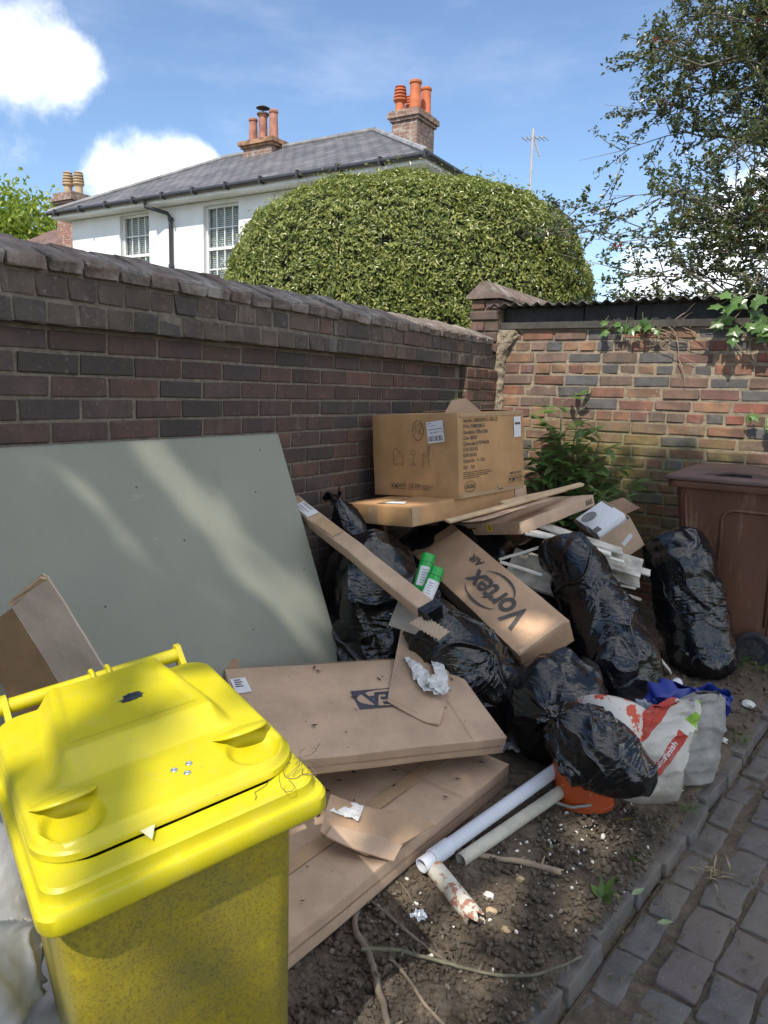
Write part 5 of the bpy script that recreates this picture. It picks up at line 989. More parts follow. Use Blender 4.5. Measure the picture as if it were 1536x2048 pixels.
M_pine = simple('pale raw timber', (0.52, 0.38, 0.23), 0.8, 0.2, 6, 0.3, 40); M_wpaint = simple('chipped cream painted wood', (0.62, 0.59, 0.52), 0.6, 0.18, 7, 0.3, 50); M_wdirty = simple('dirty cream painted wood', (0.42, 0.39, 0.33), 0.7, 0.4, 9, 0.4, 50)
def plank(name, label, a, b, w, th, mat, roll=0.0, cat='plank', group=None):
    Mx, Ln = along(a, b, roll); t = thing(name, label, cat, group=group or {'painted_board': 'painted boards in the heap', 'timber_batten': 'pine battens in the heap'}.get(name)); t.matrix_world = Mx
    o = link(bpy.data.objects.new('board', box_mesh((Ln, w, th), mat, 0.004, 6, min(0.003, th*0.3), int(abs(a[0])*999) % 97, 0.002)), t); return t, o
plank('timber_batten', 'raw pine batten sticking out from under the flat carton', (0.716, 3.03, 0.985), (0.975, 3.90, 1.075), 0.032, 0.012, M_pine, 0.2); plank('timber_batten', 'thin pine batten pointing at the green shrub in the corner', (0.80, 3.45, 1.03), (1.00, 4.12, 1.085), 0.035, 0.016, M_pine, 0.1)
plank('card_sheet', 'loose sheet of brown card on top of the number three carton', (0.795, 3.12, 0.985), (0.93, 3.70, 1.035), 0.12, 0.005, M_card2, R(-12), 'cardboard')
plank('painted_board', 'dirty cream board with a broken crusty end over the white boards', (0.93, 3.62, 0.925), (1.334, 3.78, 0.80), 0.085, 0.012, M_wdirty, R(12)); plank('painted_board', 'clean cream strip just under the broken crusty board', (0.90, 3.52, 0.905), (1.301, 3.68, 0.805), 0.05, 0.014, M_wpaint, R(8))
plank('painted_board', 'short white strip poking out below the number three carton', (0.93, 3.46, 0.895), (1.15, 3.58, 0.86), 0.03, 0.012, M_wpaint); plank('painted_board', 'wide white panel board with its edge towards the path', (0.98, 3.66, 0.845), (1.433, 3.78, 0.728), 0.16, 0.012, M_wdirty, R(24))
plank('painted_board', 'grey white door panel deep in the heap behind the tall bag', (0.84, 3.50, 0.72), (1.10, 3.56, 0.66), 0.22, 0.02, M_wdirty, R(35)); plank('painted_board', 'white glazing strip ending beside the logo carton', (0.86, 3.33, 0.765), (1.06, 3.38, 0.72), 0.02, 0.014, M_wpaint)
plank('painted_board', 'pale strip crossing the dark hollow towards the tall bag', (0.835, 3.38, 0.762), (1.01, 3.52, 0.83), 0.018, 0.012, M_wpaint); plank('painted_board', 'upper of two thin white strips behind the slumped bag', (1.16, 3.60, 0.70), (1.403, 3.80, 0.618), 0.022, 0.014, M_wpaint); plank('painted_board', 'lower of two thin white strips behind the slumped bag', (1.20, 3.60, 0.665), (1.447, 3.77, 0.575), 0.020, 0.014, M_wdirty)
plank('painted_board', 'short pine coloured offcut hanging below the white strips', (1.30, 3.66, 0.61), (1.433, 3.70, 0.485), 0.035, 0.012, M_wpaint)
plank('painted_board', 'cream strip laid across the wide white panel board', (1.00, 3.58, 0.865), (1.36, 3.70, 0.765), 0.03, 0.014, M_wpaint, R(10)); plank('painted_board', 'long white moulding sloping under the open foam carton', (1.05, 3.72, 0.80), (1.46, 3.86, 0.69), 0.045, 0.012, M_wpaint, R(30)); plank('painted_board', 'grey hardboard edge in the gap beside the slumped bag', (1.12, 3.66, 0.74), (1.43, 3.78, 0.66), 0.10, 0.008, M_wdirty, R(20))
t = thing('broken_plaster_sheet', 'broken white plaster panel standing between two tall black bags', 'panel'); Mx, Ln = along((1.36, 3.62, 0.56), (1.565, 3.97, 0.14), R(0)); t.matrix_world = Mx
sheet('panel', [(-0.29, -0.05), (-0.05, -0.055), (0.20, -0.075), (0.27, -0.05), (0.24, 0.0), (0.29, 0.03), (0.22, 0.075), (-0.28, 0.06)], Matrix.Identity(4), simple('white plaster panel', (0.66, 0.64, 0.60), 0.7, 0.12, 6), t, 0.012, None, 5, 0.003, 95)
# carton with white foam packing
D = (0.20, 0.29, 0.20); t = thing('open_carton', 'open carton holding white foam packing blocks by the back wall', 'box', (1.178, 4.083, 0.838), (R(10.67), R(-35.59), R(37.69)))
bx = MB()
for a, b in (((-0.1, -0.145, -0.1), (0.1, -0.141, 0.09)), ((-0.1, 0.141, -0.1), (0.1, 0.145, 0.1)), ((-0.1, -0.14, -0.1), (-0.096, 0.14, 0.08)), ((0.096, -0.14, -0.1), (0.1, 0.14, 0.1)), ((-0.095, -0.14, -0.1), (0.095, 0.14, -0.096))): bx.box(a, b)
bx.build('body', M_card2, t)
M_foam = simple('white expanded foam', (0.78, 0.79, 0.80), 0.85, 0.03, 90, 0.3, 140)
fb = MB().box((-0.09, 0.01, -0.09), (0.085, 0.135, 0.108)).build('foam_block', M_foam, t); MB().box((-0.088, -0.125, -0.09), (0.088, -0.005, 0.118)).build('foam_block', M_foam, t)
flat(t, 'recess_shade_disc', circ(0, 0, 0.045, 0.045, 24)[:-1], Matrix.Translation((-0.035, 0.07, 0.1092)), simple('painted recess shade', (0.25, 0.25, 0.26), 0.9), 0.0004); flat(t, 'notch_shade_patch', rect(0.04, 0.05), Matrix.Translation((-0.075, -0.10, 0.119)), simple('painted notch shade', (0.16, 0.15, 0.14), 0.9), 0.0004)  # flat patches on the foam, recess and notch shade put into their colour
sheet('flap', [(-0.1, 0), (0.1, 0.0), (0.09, 0.09), (-0.09, 0.09)], Matrix.Translation((0.1, 0, 0.1)) @ Matrix.Rotation(R(-90), 4, 'Z') @ Matrix.Rotation(R(-15), 4, 'X'), M_cardin, t, 0.004)
flat(t, 'paper_label', [(-0.035, -0.012), (0.03, -0.014), (0.04, 0), (0.03, 0.014), (-0.035, 0.012)], Matrix.Translation((0.03, -0.1455, -0.01)) @ Matrix.Rotation(R(90), 4, 'X') @ Matrix.Rotation(R(20), 4, 'Z'), M_paper)
# ------------------------------------------------------------------ pipes
M_pvc = simple('bluish white plastic pipe', (0.60, 0.63, 0.70), 0.35, 0.06, 5, 0.1, 60); M_pvc2 = simple('dirty cream plastic pipe', (0.46, 0.43, 0.36), 0.5, 0.25, 9, 0.15, 50)
def pipe(name, label, a, b, r_, mat, collar=0.0, wall=0.0035, jag=0.0):
    a = Vector(a); b = Vector(b); t = thing(name, label, 'pipe', a, (b-a).to_track_quat('Z', 'Y').to_euler()); L = (b-a).length; n = 26; mb = MB(); rings = []
    for rr, z in [(r_-wall, 0.10), (r_-wall, 0.0), (r_, 0.0), (r_, 0.02), (r_, L*0.3), (r_, L*0.6), (r_, L-0.02), (r_, L), (r_-wall, L), (r_-wall, L-0.12)]:
        ring = []
        for k in range(n):
            th = 2*pi*k/n; zz = z-(jag*(0.5+0.5*sin(th*2+1)+0.4*sin(th*5)) if z >= L-1e-6 else 0); ring.append((rr*cos(th), rr*sin(th), zz))
        rings.append(ring)
    mb.loft(rings, (True, True)).build('pipe', mat, t, smooth=40)
    if collar: MB().lathe([(r_+0.0005, 0.045), (r_+0.004, 0.046), (r_+0.004, 0.125), (r_+0.0005, 0.127)], 26, cap=False).build('collar', mat, t, smooth=40)
    return t
pipe('long_pipe', 'long bluish white plastic pipe lying on the earth', (1.258, 1.86, 0.132), (1.70, 3.46, 0.30), 0.0235, M_pvc, 1.0); pipe('long_pipe', 'dirty cream pipe lying against the bluish white pipe', (1.335, 1.98, 0.112), (1.74, 3.30, 0.235), 0.022, M_pvc2)
def rust_mat():
    m = Mat('white pipe with flaking pink rust'); v = m.coord('Object'); n = m.noise(28, 5, 0.6, v); X, Y, Z = m.sep(v); k = m.math('ADD', n, m.math('MULTIPLY', Z, 0.55))
    c = m.mix(m.rng(k, 0.60, 0.64), m.mix(m.rng(m.noise(60, 4, 0.6, v), 0.55, 0.7, 0, 0.5), (0.60, 0.57, 0.49), (0.30, 0.27, 0.2)), (0.36, 0.17, 0.12)); c = m.mix(m.math('MULTIPLY', m.rng(Z, 0.05, 0.02), m.rng(n, 0.4, 0.6)), c, (0.42, 0.2, 0.08))
    return m.out(c, 0.6, m.bump(m.math('ADD', n, m.rng(k, 0.60, 0.63)), 0.4, 0.004))
pipe('broken_pipe', 'short broken white pipe with flaking pink rust on the earth', (1.275, 1.905, 0.112), (1.50, 1.765, 0.098), 0.029, rust_mat(), 0.0, 0.004, 0.04)
# ------------------------------------------------------------------ plaster sacks and bucket
def sack_mat():
    m = Mat('printed plaster sack'); v = m.coord('Object'); X, Y, Z = m.sep(v); n = m.noise(8, 5, 0.6, v); w = m.math('MULTIPLY', m.math('SUBTRACT', n, 0.5), 0.03)
    # axes along the sack (s) and across it (q), tilted in the plane of the face
    s = m.math('ADD', m.math('ADD', m.math('MULTIPLY', X, 0.62), m.math('MULTIPLY', Z, 0.78)), w); q = m.math('ADD', m.math('ADD', m.math('MULTIPLY', X, 0.78), m.math('MULTIPLY', Z, -0.62)), w)
    cream = m.mix(m.rng(n, 0.3, 0.7), (0.54, 0.51, 0.45), (0.66, 0.63, 0.57)); red = (0.50, 0.055, 0.035)
    band = lambda a, b, val: m.math('MULTIPLY', m.math('GREATER_THAN', val, a), m.math('LESS_THAN', val, b))
    c = m.mix(m.math('MULTIPLY', m.math('LESS_THAN', q, -0.195), m.math('GREATER_THAN', s, 0.0)), cream, red)
    c = m.mix(m.math('MULTIPLY', band(-0.115, -0.072, q), band(0.10, 0.285, s)), c, red)
    c = m.mix(m.math('MULTIPLY', band(-0.122, -0.072, q), band(0.325, 0.37, s)), c, (0.25, 0.50, 0.03)); c = m.mix(m.math('MULTIPLY', band(-0.135, -0.065, q), band(0.40, 0.47, s)), c, (0.25, 0.52, 0.03))
    dirt = m.math('MULTIPLY', m.rng(Z, 0.30, 0.02), m.rng(n, 0.25, 0.6)); c = m.mix(m.math('MULTIPLY', dirt, 0.85), c, (0.20, 0.175, 0.145)); c = m.mix(m.rng(m.noise(16, 6, 0.7, v), 0.48, 0.72, 0, 0.5), c, (0.30, 0.26, 0.21))
    return m.out(c, 0.7, m.bump(m.math('ADD', n, m.math('MULTIPLY', m.noise(60, 4, 0.6, v), 0.3)), 0.35, 0.01))
def sack(label, loc, rot, prof, mat, seed, name='plaster_sack', lean=(0, 0), rough=0.008):
    """prof: list of (z, half width, half depth, x shift); a paper sack with crumpled faces and a pinched top"""
    n, m_ = 64, 54; zs = np.array([p[0] for p in prof]); V = []
    for j in range(m_):
        z = zs[0]+(zs[-1]-zs[0])*j/(m_-1); a, b, sx = (np.interp(z, zs, [p[i] for p in prof]) for i in (1, 2, 3))
        for i in range(n):
            th = 2*pi*i/n; c, s_ = cos(th), sin(th); V.append((sx+a*math.copysign(abs(c)**0.45, c), b*math.copysign(abs(s_)**0.7, s_)+lean[1]*z, z))
    V = np.array(V); nn = np.zeros_like(V); cyc = np.tile(np.arange(n), m_); nn[:, 1] = np.sign(np.sin(2*pi*cyc/n)); nn[:, 0] = 0.3*np.sign(np.cos(2*pi*cyc/n))
    q = V*np.array([1.3, 1, 0.8])+0.05*np.stack([fbm(V, 7, 2, seed+i) for i in range(3)], 1); f = (V[:, 2]/zs[-1])
    d = rough*(0.5+1.3*f)*(fbm(q, 9, 2, seed)*1.6+1.5*np.exp(-np.abs(fbm(q, 12, 2, seed+5))/0.09)-0.6*np.exp(-np.abs(fbm(q, 22, 2, seed+9))/0.1)); V = V+nn*d[:, None]
    V[:, 2] += 0.02*fbm(V*np.array([1, 1, 0.2]), 9, 2, seed+20)*f**3; V[:, 2] = np.maximum(V[:, 2], 0.002)
    i = (np.arange(m_-1)[:, None]*n+np.arange(n)[None, :]).ravel(); i2 = (np.arange(m_-1)[:, None]*n+(np.arange(n)+1)[None, :] % n).ravel(); F = np.stack([i, i2, i2+n, i+n], 1)
    t = thing(name, label, 'sack', loc, rot, 'builders sacks by the path'); o = np_mesh('sack_film', V, F, mat, True, t); o.data.set_sharp_from_angle(angle=R(60)); return t
S1 = sack('white and red plaster sack standing crumpled behind the bucket', (1.735, 2.72, 0.105), (R(6), 0, R(34)), [(0.0, 0.10, 0.045, 0), (0.015, 0.118, 0.060, 0), (0.06, 0.122, 0.068, 0), (0.15, 0.122, 0.058, 0.0), (0.24, 0.130, 0.038, 0.008), (0.31, 0.138, 0.022, 0.02), (0.36, 0.105, 0.013, 0.06), (0.395, 0.055, 0.009, 0.10)], sack_mat(), 21)
SACK_TXT = S1
sack('grey woven sack slumped behind the red and white plaster sack', (1.825, 2.92, 0.115), (R(4), 0, R(40)), [(0.0, 0.09, 0.05, 0), (0.02, 0.12, 0.075, 0), (0.12, 0.125, 0.08, 0), (0.25, 0.115, 0.06, 0.02), (0.34, 0.09, 0.025, 0.05), (0.37, 0.05, 0.012, 0.06)], simple('grey woven sack cloth', (0.27, 0.26, 0.24), 0.8, 0.35, 9, 0.4, 120), 23, rough=0.006)
def blue_mat():
    m = Mat('blue and white plastic sack'); v = m.coord('Object'); X, Y, Z = m.sep(v); n = m.noise(9, 5, 0.6, v); k = m.math('ADD', m.math('ADD', m.math('MULTIPLY', X, 0.45), Z), m.math('MULTIPLY', m.math('SUBTRACT', n, 0.5), 0.10))
    c = m.mix(m.math('LESS_THAN', k, 0.15), (0.018, 0.035, 0.24), m.mix(n, (0.50, 0.56, 0.62), (0.62, 0.66, 0.70))); return m.out(c, 0.35, m.bump(n, 0.3, 0.01))
sack('dark blue and white empty sack lying over the pipe ends', (1.735, 3.08, 0.15), (R(14), R(8), R(36)), [(0.0, 0.10, 0.03, -0.05), (0.03, 0.13, 0.05, -0.04), (0.12, 0.15, 0.055, -0.02), (0.21, 0.17, 0.04, 0.0), (0.28, 0.16, 0.022, 0.03), (0.31, 0.11, 0.012, 0.05)], blue_mat(), 25, rough=0.016)
def bucket_mat():
    m = Mat('orange bucket plastic spattered'); v = m.coord('Object'); n = m.noise(40, 4, 0.6, v); return m.out(m.mix(m.rng(n, 0.66, 0.70, 0, 0.9), m.mix(m.rng(m.noise(6, 5, 0.6, v), 0.4, 0.7), (0.50, 0.085, 0.018), (0.36, 0.06, 0.015)), (0.62, 0.6, 0.55)), 0.45)
t = thing('bucket', 'orange plastic bucket splashed with plaster under a black bag', 'bucket', (1.56, 2.55, 0.10), (R(-8), R(-6), 0)); t.scale = (0.86, 0.86, 0.86)
MB().lathe([(0.105, 0.0), (0.118, 0.004), (0.122, 0.02), (0.118, 0.025), (0.135, 0.20), (0.142, 0.22), (0.142, 0.235), (0.132, 0.235), (0.115, 0.03), (0.02, 0.02)], 36).build('bucket_body', bucket_mat(), t, smooth=40)
def spl_mat():
    m = Mat('white tub splashed red'); v = m.coord('Object'); n = m.noise(22, 4, 0.6, v); return m.out(m.mix(m.rng(n, 0.54, 0.58), (0.62, 0.58, 0.52), (0.55, 0.07, 0.03)), 0.5, m.bump(n, 0.3, 0.004))
t = thing('plaster_tub', 'cream tub smeared with red paint showing above the limp bag', 'tub', (1.60, 2.66, 0.385), (R(-34), R(14), R(30))); MB().lathe([(0.115, -0.08), (0.125, 0.0), (0.13, 0.06), (0.10, 0.075), (0.01, 0.078)], 30).build('tub_body', spl_mat(), t, smooth=50)
# ------------------------------------------------------------------ wheelie bins
def rrect(wx, wy, r_, z, cx=0.0, cy=0.0, n=6):
    p = []
    for qx, qy, a0 in ((1, 1, 0), (-1, 1, pi/2), (-1, -1, pi), (1, -1, 3*pi/2)):
        for k in range(n+1):
            a = a0+pi/2*k/n; p.append((cx+qx*(wx/2-r_)+r_*cos(a), cy+qy*(wy/2-r_)+r_*sin(a), z))
    return p
def yellow_mat():
    m = Mat('bright yellow bin plastic'); v = m.coord('Object'); n = m.noise(4, 6, 0.6, v); n2 = m.noise(110, 3, 0.6, v); n3 = m.noise(24, 6, 0.7, v)
    c = m.mix(m.rng(n, 0.3, 0.7), (0.53, 0.455, 0.008), (0.59, 0.515, 0.013)); c = m.mix(m.rng(n2, 0.70, 0.76, 0, 0.55), c, (0.16, 0.12, 0.03)); c = m.mix(m.rng(n3, 0.50, 0.75, 0, 0.30), c, (0.45, 0.40, 0.10)); sv = m.coord('Object', False, (3, 22, 3)); c = m.mix(m.rng(m.noise(5, 6, 0.7, sv, 0.4), 0.60, 0.72, 0, 0.25), c, (0.50, 0.47, 0.16)); c = m.mix(m.rng(m.noise(2.2, 5, 0.65, v), 0.52, 0.72, 0, 0.35), c, (0.42, 0.36, 0.06))
    return m.out(c, m.rng(n3, 0.3, 0.7, 0.30, 0.46), m.bump(m.math('ADD', m.math('MULTIPLY', n3, 0.4), n2), 0.06, 0.003), Specular_IOR_Level=0.5)
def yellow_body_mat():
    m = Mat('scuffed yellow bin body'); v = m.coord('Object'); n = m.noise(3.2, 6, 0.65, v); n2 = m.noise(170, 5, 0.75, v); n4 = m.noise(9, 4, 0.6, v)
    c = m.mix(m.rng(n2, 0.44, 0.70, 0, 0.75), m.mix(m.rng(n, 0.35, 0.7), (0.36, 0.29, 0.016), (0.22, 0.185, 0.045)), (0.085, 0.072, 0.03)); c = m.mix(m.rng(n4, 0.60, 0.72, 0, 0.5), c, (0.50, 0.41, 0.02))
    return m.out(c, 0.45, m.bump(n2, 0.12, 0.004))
M_yb = yellow_mat()
yb = thing('wheelie_bin', 'bright yellow wheelie bin with closed lid and scuffed body', 'bin', (1.182, 0.878, 0.871), (R(7.42), R(4.58), R(-23.36)))
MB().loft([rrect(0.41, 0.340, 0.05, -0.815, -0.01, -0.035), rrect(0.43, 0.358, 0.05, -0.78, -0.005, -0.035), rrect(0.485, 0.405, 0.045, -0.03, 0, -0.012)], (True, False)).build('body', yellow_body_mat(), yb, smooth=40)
MB().loft([rrect(0.520, 0.448, 0.03, -0.034), rrect(0.550, 0.474, 0.032, -0.036), rrect(0.556, 0.480, 0.034, -0.030), rrect(0.556, 0.480, 0.034, -0.006), rrect(0.549, 0.473, 0.034, 0.000), rrect(0.530, 0.456, 0.034, 0.002), rrect(0.525, 0.451, 0.036, 0.008), rrect(0.523, 0.449, 0.036, 0.022), rrect(0.514, 0.440, 0.036, 0.027), rrect(0.44, 0.38, 0.05, 0.027), rrect(0.43, 0.37, 0.05, 0.02), rrect(0.42, 0.36, 0.05, -0.3)], (False, True)).build('rim', M_yb, yb, smooth=35)
def lid_h(x, y):
    z = 0.0; a = abs(y)
    f = lambda d, w: min(1.0, max(0.0, d/w)); sm = lambda q: q*q*(3-2*q)
    pl = f(0.062-x, 0.046)*f(0.160-0.12*max(0, -x-0.02)-a, 0.028); pl = pl*0.8+0.2*sm(pl); z += 0.036*pl
    inn = sm(f(-0.005-x, 0.010))*sm(f(0.118-0.10*max(0, -x-0.02)-a, 0.010)); z -= 0.0035*inn
    z -= 0.05*max(0, a-0.16)**1.0*0.6+0.10*max(0, x-0.13)*0.6
    d2 = ((x-0.150)/0.050)**2+((a-0.155)/0.050)**2; z -= 0.015*sm(f(1.0-d2, 0.5))*f(x-0.085, 0.02)
    return z
def yellow_lid():
    nx, ny = 96, 88; hx, hy, r_ = 0.228, 0.218, 0.075; V = []; F = []; cx = -0.018
    for i in range(nx+1):
        for j in range(ny+1):
            u = -1+2*i/nx; v = -1+2*j/ny; x = u*hx; y = v*hy; rc = r_ if u > 0 else 0.05; qx, qy = abs(x)-(hx-rc), abs(y)-(hy-rc)
            if qx > 0 and qy > 0:
                m_ = max(qx, qy); l = math.hypot(qx, qy); k = m_/l if l > 1e-9 else 1; x = math.copysign(hx-rc+qx*k, x); y = math.copysign(hy-rc+qy*k, y)
            e = max(abs(u), abs(v)); z = lid_h(x+cx, y)-(0.010*max(0, (e-0.955)/0.045)**2); V.append((x+cx, y, z))
    W1 = ny+1
    for i in range(nx):
        for j in range(ny): F.append((i*W1+j, (i+1)*W1+j, (i+1)*W1+j+1, i*W1+j+1))
    ring = [i*W1 for i in range(nx+1)]+[nx*W1+j for j in range(1, ny+1)]+[i*W1+ny for i in range(nx-1, -1, -1)]+[j for j in range(ny-1, 0, -1)]
    prev = ring
    for s, dz in ((1.006, -0.004), (1.022, -0.007), (1.024, -0.018), (1.0, -0.009), (0.93, -0.020)):
        cur = []
        for k in ring: x, y, z = V[k]; cur.append(len(V)); V.append(((x-cx)*s+cx, y*s, -0.012*0+z*0.2-0.010+dz))
        for k in range(len(ring)): F.append((prev[k], cur[k], cur[(k+1) % len(ring)], prev[(k+1) % len(ring)]))
        prev = cur
    F.append(tuple(reversed(prev))); mb = MB(); mb.v = V; mb.f = F; return mb
lidM = Matrix.Translation((-0.25, 0, 0.038)) @ Matrix.Rotation(R(-1.1), 4, 'Y') @ Matrix.Translation((0.25, 0, 0.013))
ld = yellow_lid().build('lid', M_yb, yb, smooth=50); ld.matrix_local = lidM
for s in (-1, 1):     # finger grips: a curled lip over a hollow at each front corner
    mb = MB(); n = 18; m_ = 7; V = []
    for j in range(m_):
        q = j/(m_-1)
        for i in range(n):
            w = -1+2*i/(n-1); k = math.sqrt(max(0, 1-w*w)); x = 0.078+0.014*(1-k)+0.062*k*q; y = s*0.155+w*0.054; z = lid_h(0.075, 0.155)+0.001+0.024*k*sin(pi*0.55*q); V.append((x, y, z))
    F = [(j*n+i, j*n+i+1, (j+1)*n+i+1, (j+1)*n+i) for j in range(m_-1) for i in range(n-1)]; mb.add(V, F); o = mb.build('finger_grip', M_yb, ld, smooth=True); sd = o.modifiers.new('t', 'SOLIDIFY'); sd.thickness = 0.0035; sd.offset = -1
for x, y in ((0.132, 0.016), (0.130, 0.043), (0.152, 0.032)):
    rv = MB().lathe([(0.0062, 0.0), (0.006, 0.0012), (0.0035, 0.002), (0.0028, 0.001), (0.001, 0.0006)], 14, (x, y, lid_h(x, y)+0.0004)).build('rivet', simple('zinc rivet', (0.55, 0.60, 0.66), 0.3, 0.05, 30, 0.0, Metallic=0.8) if x == 0.132 else bpy.data.materials['zinc rivet'], ld, smooth=True)
rr_ = random.Random(4); pol = []
M_mark = simple('dark sticker residue', (0.03, 0.035, 0.05), 0.6, 0.4, 60)
for (cx_, cy_, rx_, ry_, n) in ((-0.100, 0.018, 0.013, 0.026, 22), (-0.114, 0.022, 0.008, 0.022, 18)):
    mb = MB(); pts = [(cx_+rx_*cos(2*pi*k/n)*rr_.uniform(0.6, 1.1), cy_+ry_*sin(2*pi*k/n)*rr_.uniform(0.65, 1.1)) for k in range(n)]
    mb.add([(cx_, cy_, lid_h(cx_, cy_)+0.0007)]+[(a, b, lid_h(a, b)+0.0007) for a, b in pts], [(0, 1+k, 1+(k+1) % n) for k in range(n)]); mb.build('sticker_residue', M_mark, ld)
hb = MB().tube([(-0.300, -0.20, 0.045), (-0.300, 0.185, 0.045)], 0.0155, 16).build('handle_bar', M_yb, yb, smooth=40)
for y in (-0.185, 0.178): MB().loft([[(x, y-0.006, z) for x, z in ((-0.324, 0.045), (-0.312, 0.066), (-0.295, 0.068), (-0.275, 0.045), (-0.245, 0.02), (-0.245, 0.0), (-0.30, 0.015))], [(x, y+0.006, z) for x, z in ((-0.324, 0.045), (-0.312, 0.066), (-0.295, 0.068), (-0.275, 0.045), (-0.245, 0.02), (-0.245, 0.0), (-0.30, 0.015))]]).build('handle_bracket', M_yb, yb)
for y in (-0.012, 0.022): MB().tube([(-0.300+0.021*cos(a), y, 0.045+0.021*sin(a)) for a in np.linspace(-0.3, 2*pi-1.2, 16)]+[(-0.27, y, 0.03), (-0.245, y, 0.035)], 0.005, 8).build('hinge_ring', M_yb, yb, smooth=True)
for s in (-1, 1):
    wh = MB().tube([(-0.20, s*0.185, -0.735), (-0.20, s*0.225, -0.735)], 0.098, 24).build('wheel', simple('black rubber', (0.02, 0.02, 0.02), 0.8, 0.2) if s < 0 else bpy.data.materials['black rubber'], yb, smooth=40)
M_orange = simple('orange cloth waste', (0.62, 0.22, 0.04), 0.7, 0.3, 20)
crumpled('waste_in_bin', [(0.10, -0.17), (0.205, -0.165), (0.215, 0.0), (0.205, 0.165), (0.10, 0.17)], Matrix.Translation((0, 0, 0.0285)), yb, 0.0035, 31, M_orange, 24)
sheet('plastic_scrap', [(0.205, -0.075), (0.245, -0.062), (0.21, -0.045)], Matrix.Translation((0, 0, 0.034)), simple('clear film scrap', (0.75, 0.68, 0.45), 0.15, 0.1), yb, 0.0006, None, 4, 0.006)
M_root = simple('dry root fibre', (0.14, 0.10, 0.06), 0.9, 0.3, 40)
rt = thing('dry_roots', 'wispy dry root fibres caught on the rim of the yellow bin', 'roots', yb.matrix_world.translation if False else (1.182, 0.878, 0.871), (R(7.42), R(4.58), R(-23.36))); mb = MB(); r2 = random.Random(8)
for k in range(12):
    p = Vector((r2.uniform(0.17, 0.25), r2.uniform(0.16, 0.215), 0.030)); pts = [p]; d = Vector((r2.gauss(0, 1), r2.gauss(0, 1), 0.4)).normalized()
    for j in range(7): d = (d+Vector((r2.gauss(0, 0.5), r2.gauss(0, 0.5), r2.gauss(-0.1, 0.3)))).normalized(); p = p+d*0.012; p.z = max(0.0285, p.z); pts.append(p.copy())
    mb.tube(pts, 0.0006, 4, cap=False)
o = mb.build('fibres', M_root, rt, fix=False); o['kind'] = 'stuff'
# brown bin, side on, wheels towards +X
def brown_mat():
    m = Mat('stained brown bin plastic'); v = m.coord('Object'); n = m.noise(3, 6, 0.65, m.coord('Object', False, (1, 1, 0.35))); n2 = m.noise(60, 5, 0.7, v); n3 = m.noise(9, 5, 0.7, m.coord('Object', False, (1.6, 1, 0.22)))
    c = m.mix(m.rng(n, 0.3, 0.7), (0.105, 0.046, 0.026), (0.165, 0.074, 0.042)); c = m.mix(m.rng(n3, 0.55, 0.68, 0, 0.6), c, (0.30, 0.18, 0.115)); c = m.mix(m.rng(n2, 0.6, 0.75, 0, 0.35), c, (0.028, 0.014, 0.012))
    X, Y, Z = m.sep(v); c = m.mix(m.math('MULTIPLY', m.rng(Z, 0.35, 0.05), m.rng(n2, 0.4, 0.6, 0, 0.5)), c, (0.13, 0.085, 0.06))
    return m.out(c, 0.5, m.bump(m.math('ADD', n2, n3), 0.1, 0.004))
M_brn = brown_mat()
M_lidb = simple('weathered brown lid plastic', (0.125, 0.075, 0.062), 0.45, 0.2, 8, 0.1, 60)
bb = thing('wheelie_bin', 'old brown wheelie bin with stained side standing against the back wall', 'bin', (1.785, 4.64, 0.165), (0, 0, R(-2)))
MB().loft([rrect(0.50, 0.44, 0.05, 0.05, 0.02), rrect(0.53, 0.46, 0.05, 0.30, 0.015), rrect(0.66, 0.53, 0.06, 0.93, 0.0), rrect(0.68, 0.545, 0.06, 0.955, 0.0)], (True, True)).build('body', M_brn, bb, smooth=40)
# pressed arch on the side and moulded edge lines
def arch(w, h, z0, n=10): return [(-w/2, z0)]+[(-w/2+0.06*(1-cos(a)), z0+h-0.06+0.06*sin(a)) for a in np.linspace(0, pi/2, n)]+[(w/2-0.06*(1-cos(a)), z0+h-0.06+0.06*sin(a)) for a in np.linspace(pi/2, 0, n)]+[(w/2, z0)]
def side_y(z): return -(0.46+(0.53-0.46)*(z-0.30)/0.63)/2
mb = MB(); A = arch(0.26, 0.62, 0.20)
mb.tube([(x+0.06, side_y(z)-0.001, z) for x, z in A], 0.011, 8).build('pressed_arch', M_brn, bb, smooth=True)
for xx in (-0.27, 0.27): MB().tube([(xx*(0.72+0.28*(z-0.1)/0.8), side_y(z)-0.001, z) for z in (0.12, 0.3, 0.6, 0.9)], 0.006, 8).build('moulded_rib', M_brn, bb, smooth=True)
MB().loft([rrect(0.70, 0.565, 0.06, 0.925), rrect(0.735, 0.585, 0.06, 0.925), rrect(0.74, 0.59, 0.06, 0.93), rrect(0.74, 0.59, 0.06, 0.958), rrect(0.73, 0.58, 0.06, 0.964)], (True, True)).build('rim', M_brn, bb, smooth=35)
mb = MB().loft([rrect(0.745, 0.60, 0.06, 0.966, -0.015), rrect(0.755, 0.605, 0.06, 0.972, -0.015), rrect(0.745, 0.60, 0.06, 0.985, -0.012), rrect(0.67, 0.50, 0.08, 1.008, 0.0), rrect(0.62, 0.44, 0.08, 1.030, 0.02), rrect(0.54, 0.34, 0.08, 1.036, 0.03)], (True, True))
lb = mb.build('lid', M_lidb, bb, smooth=35)
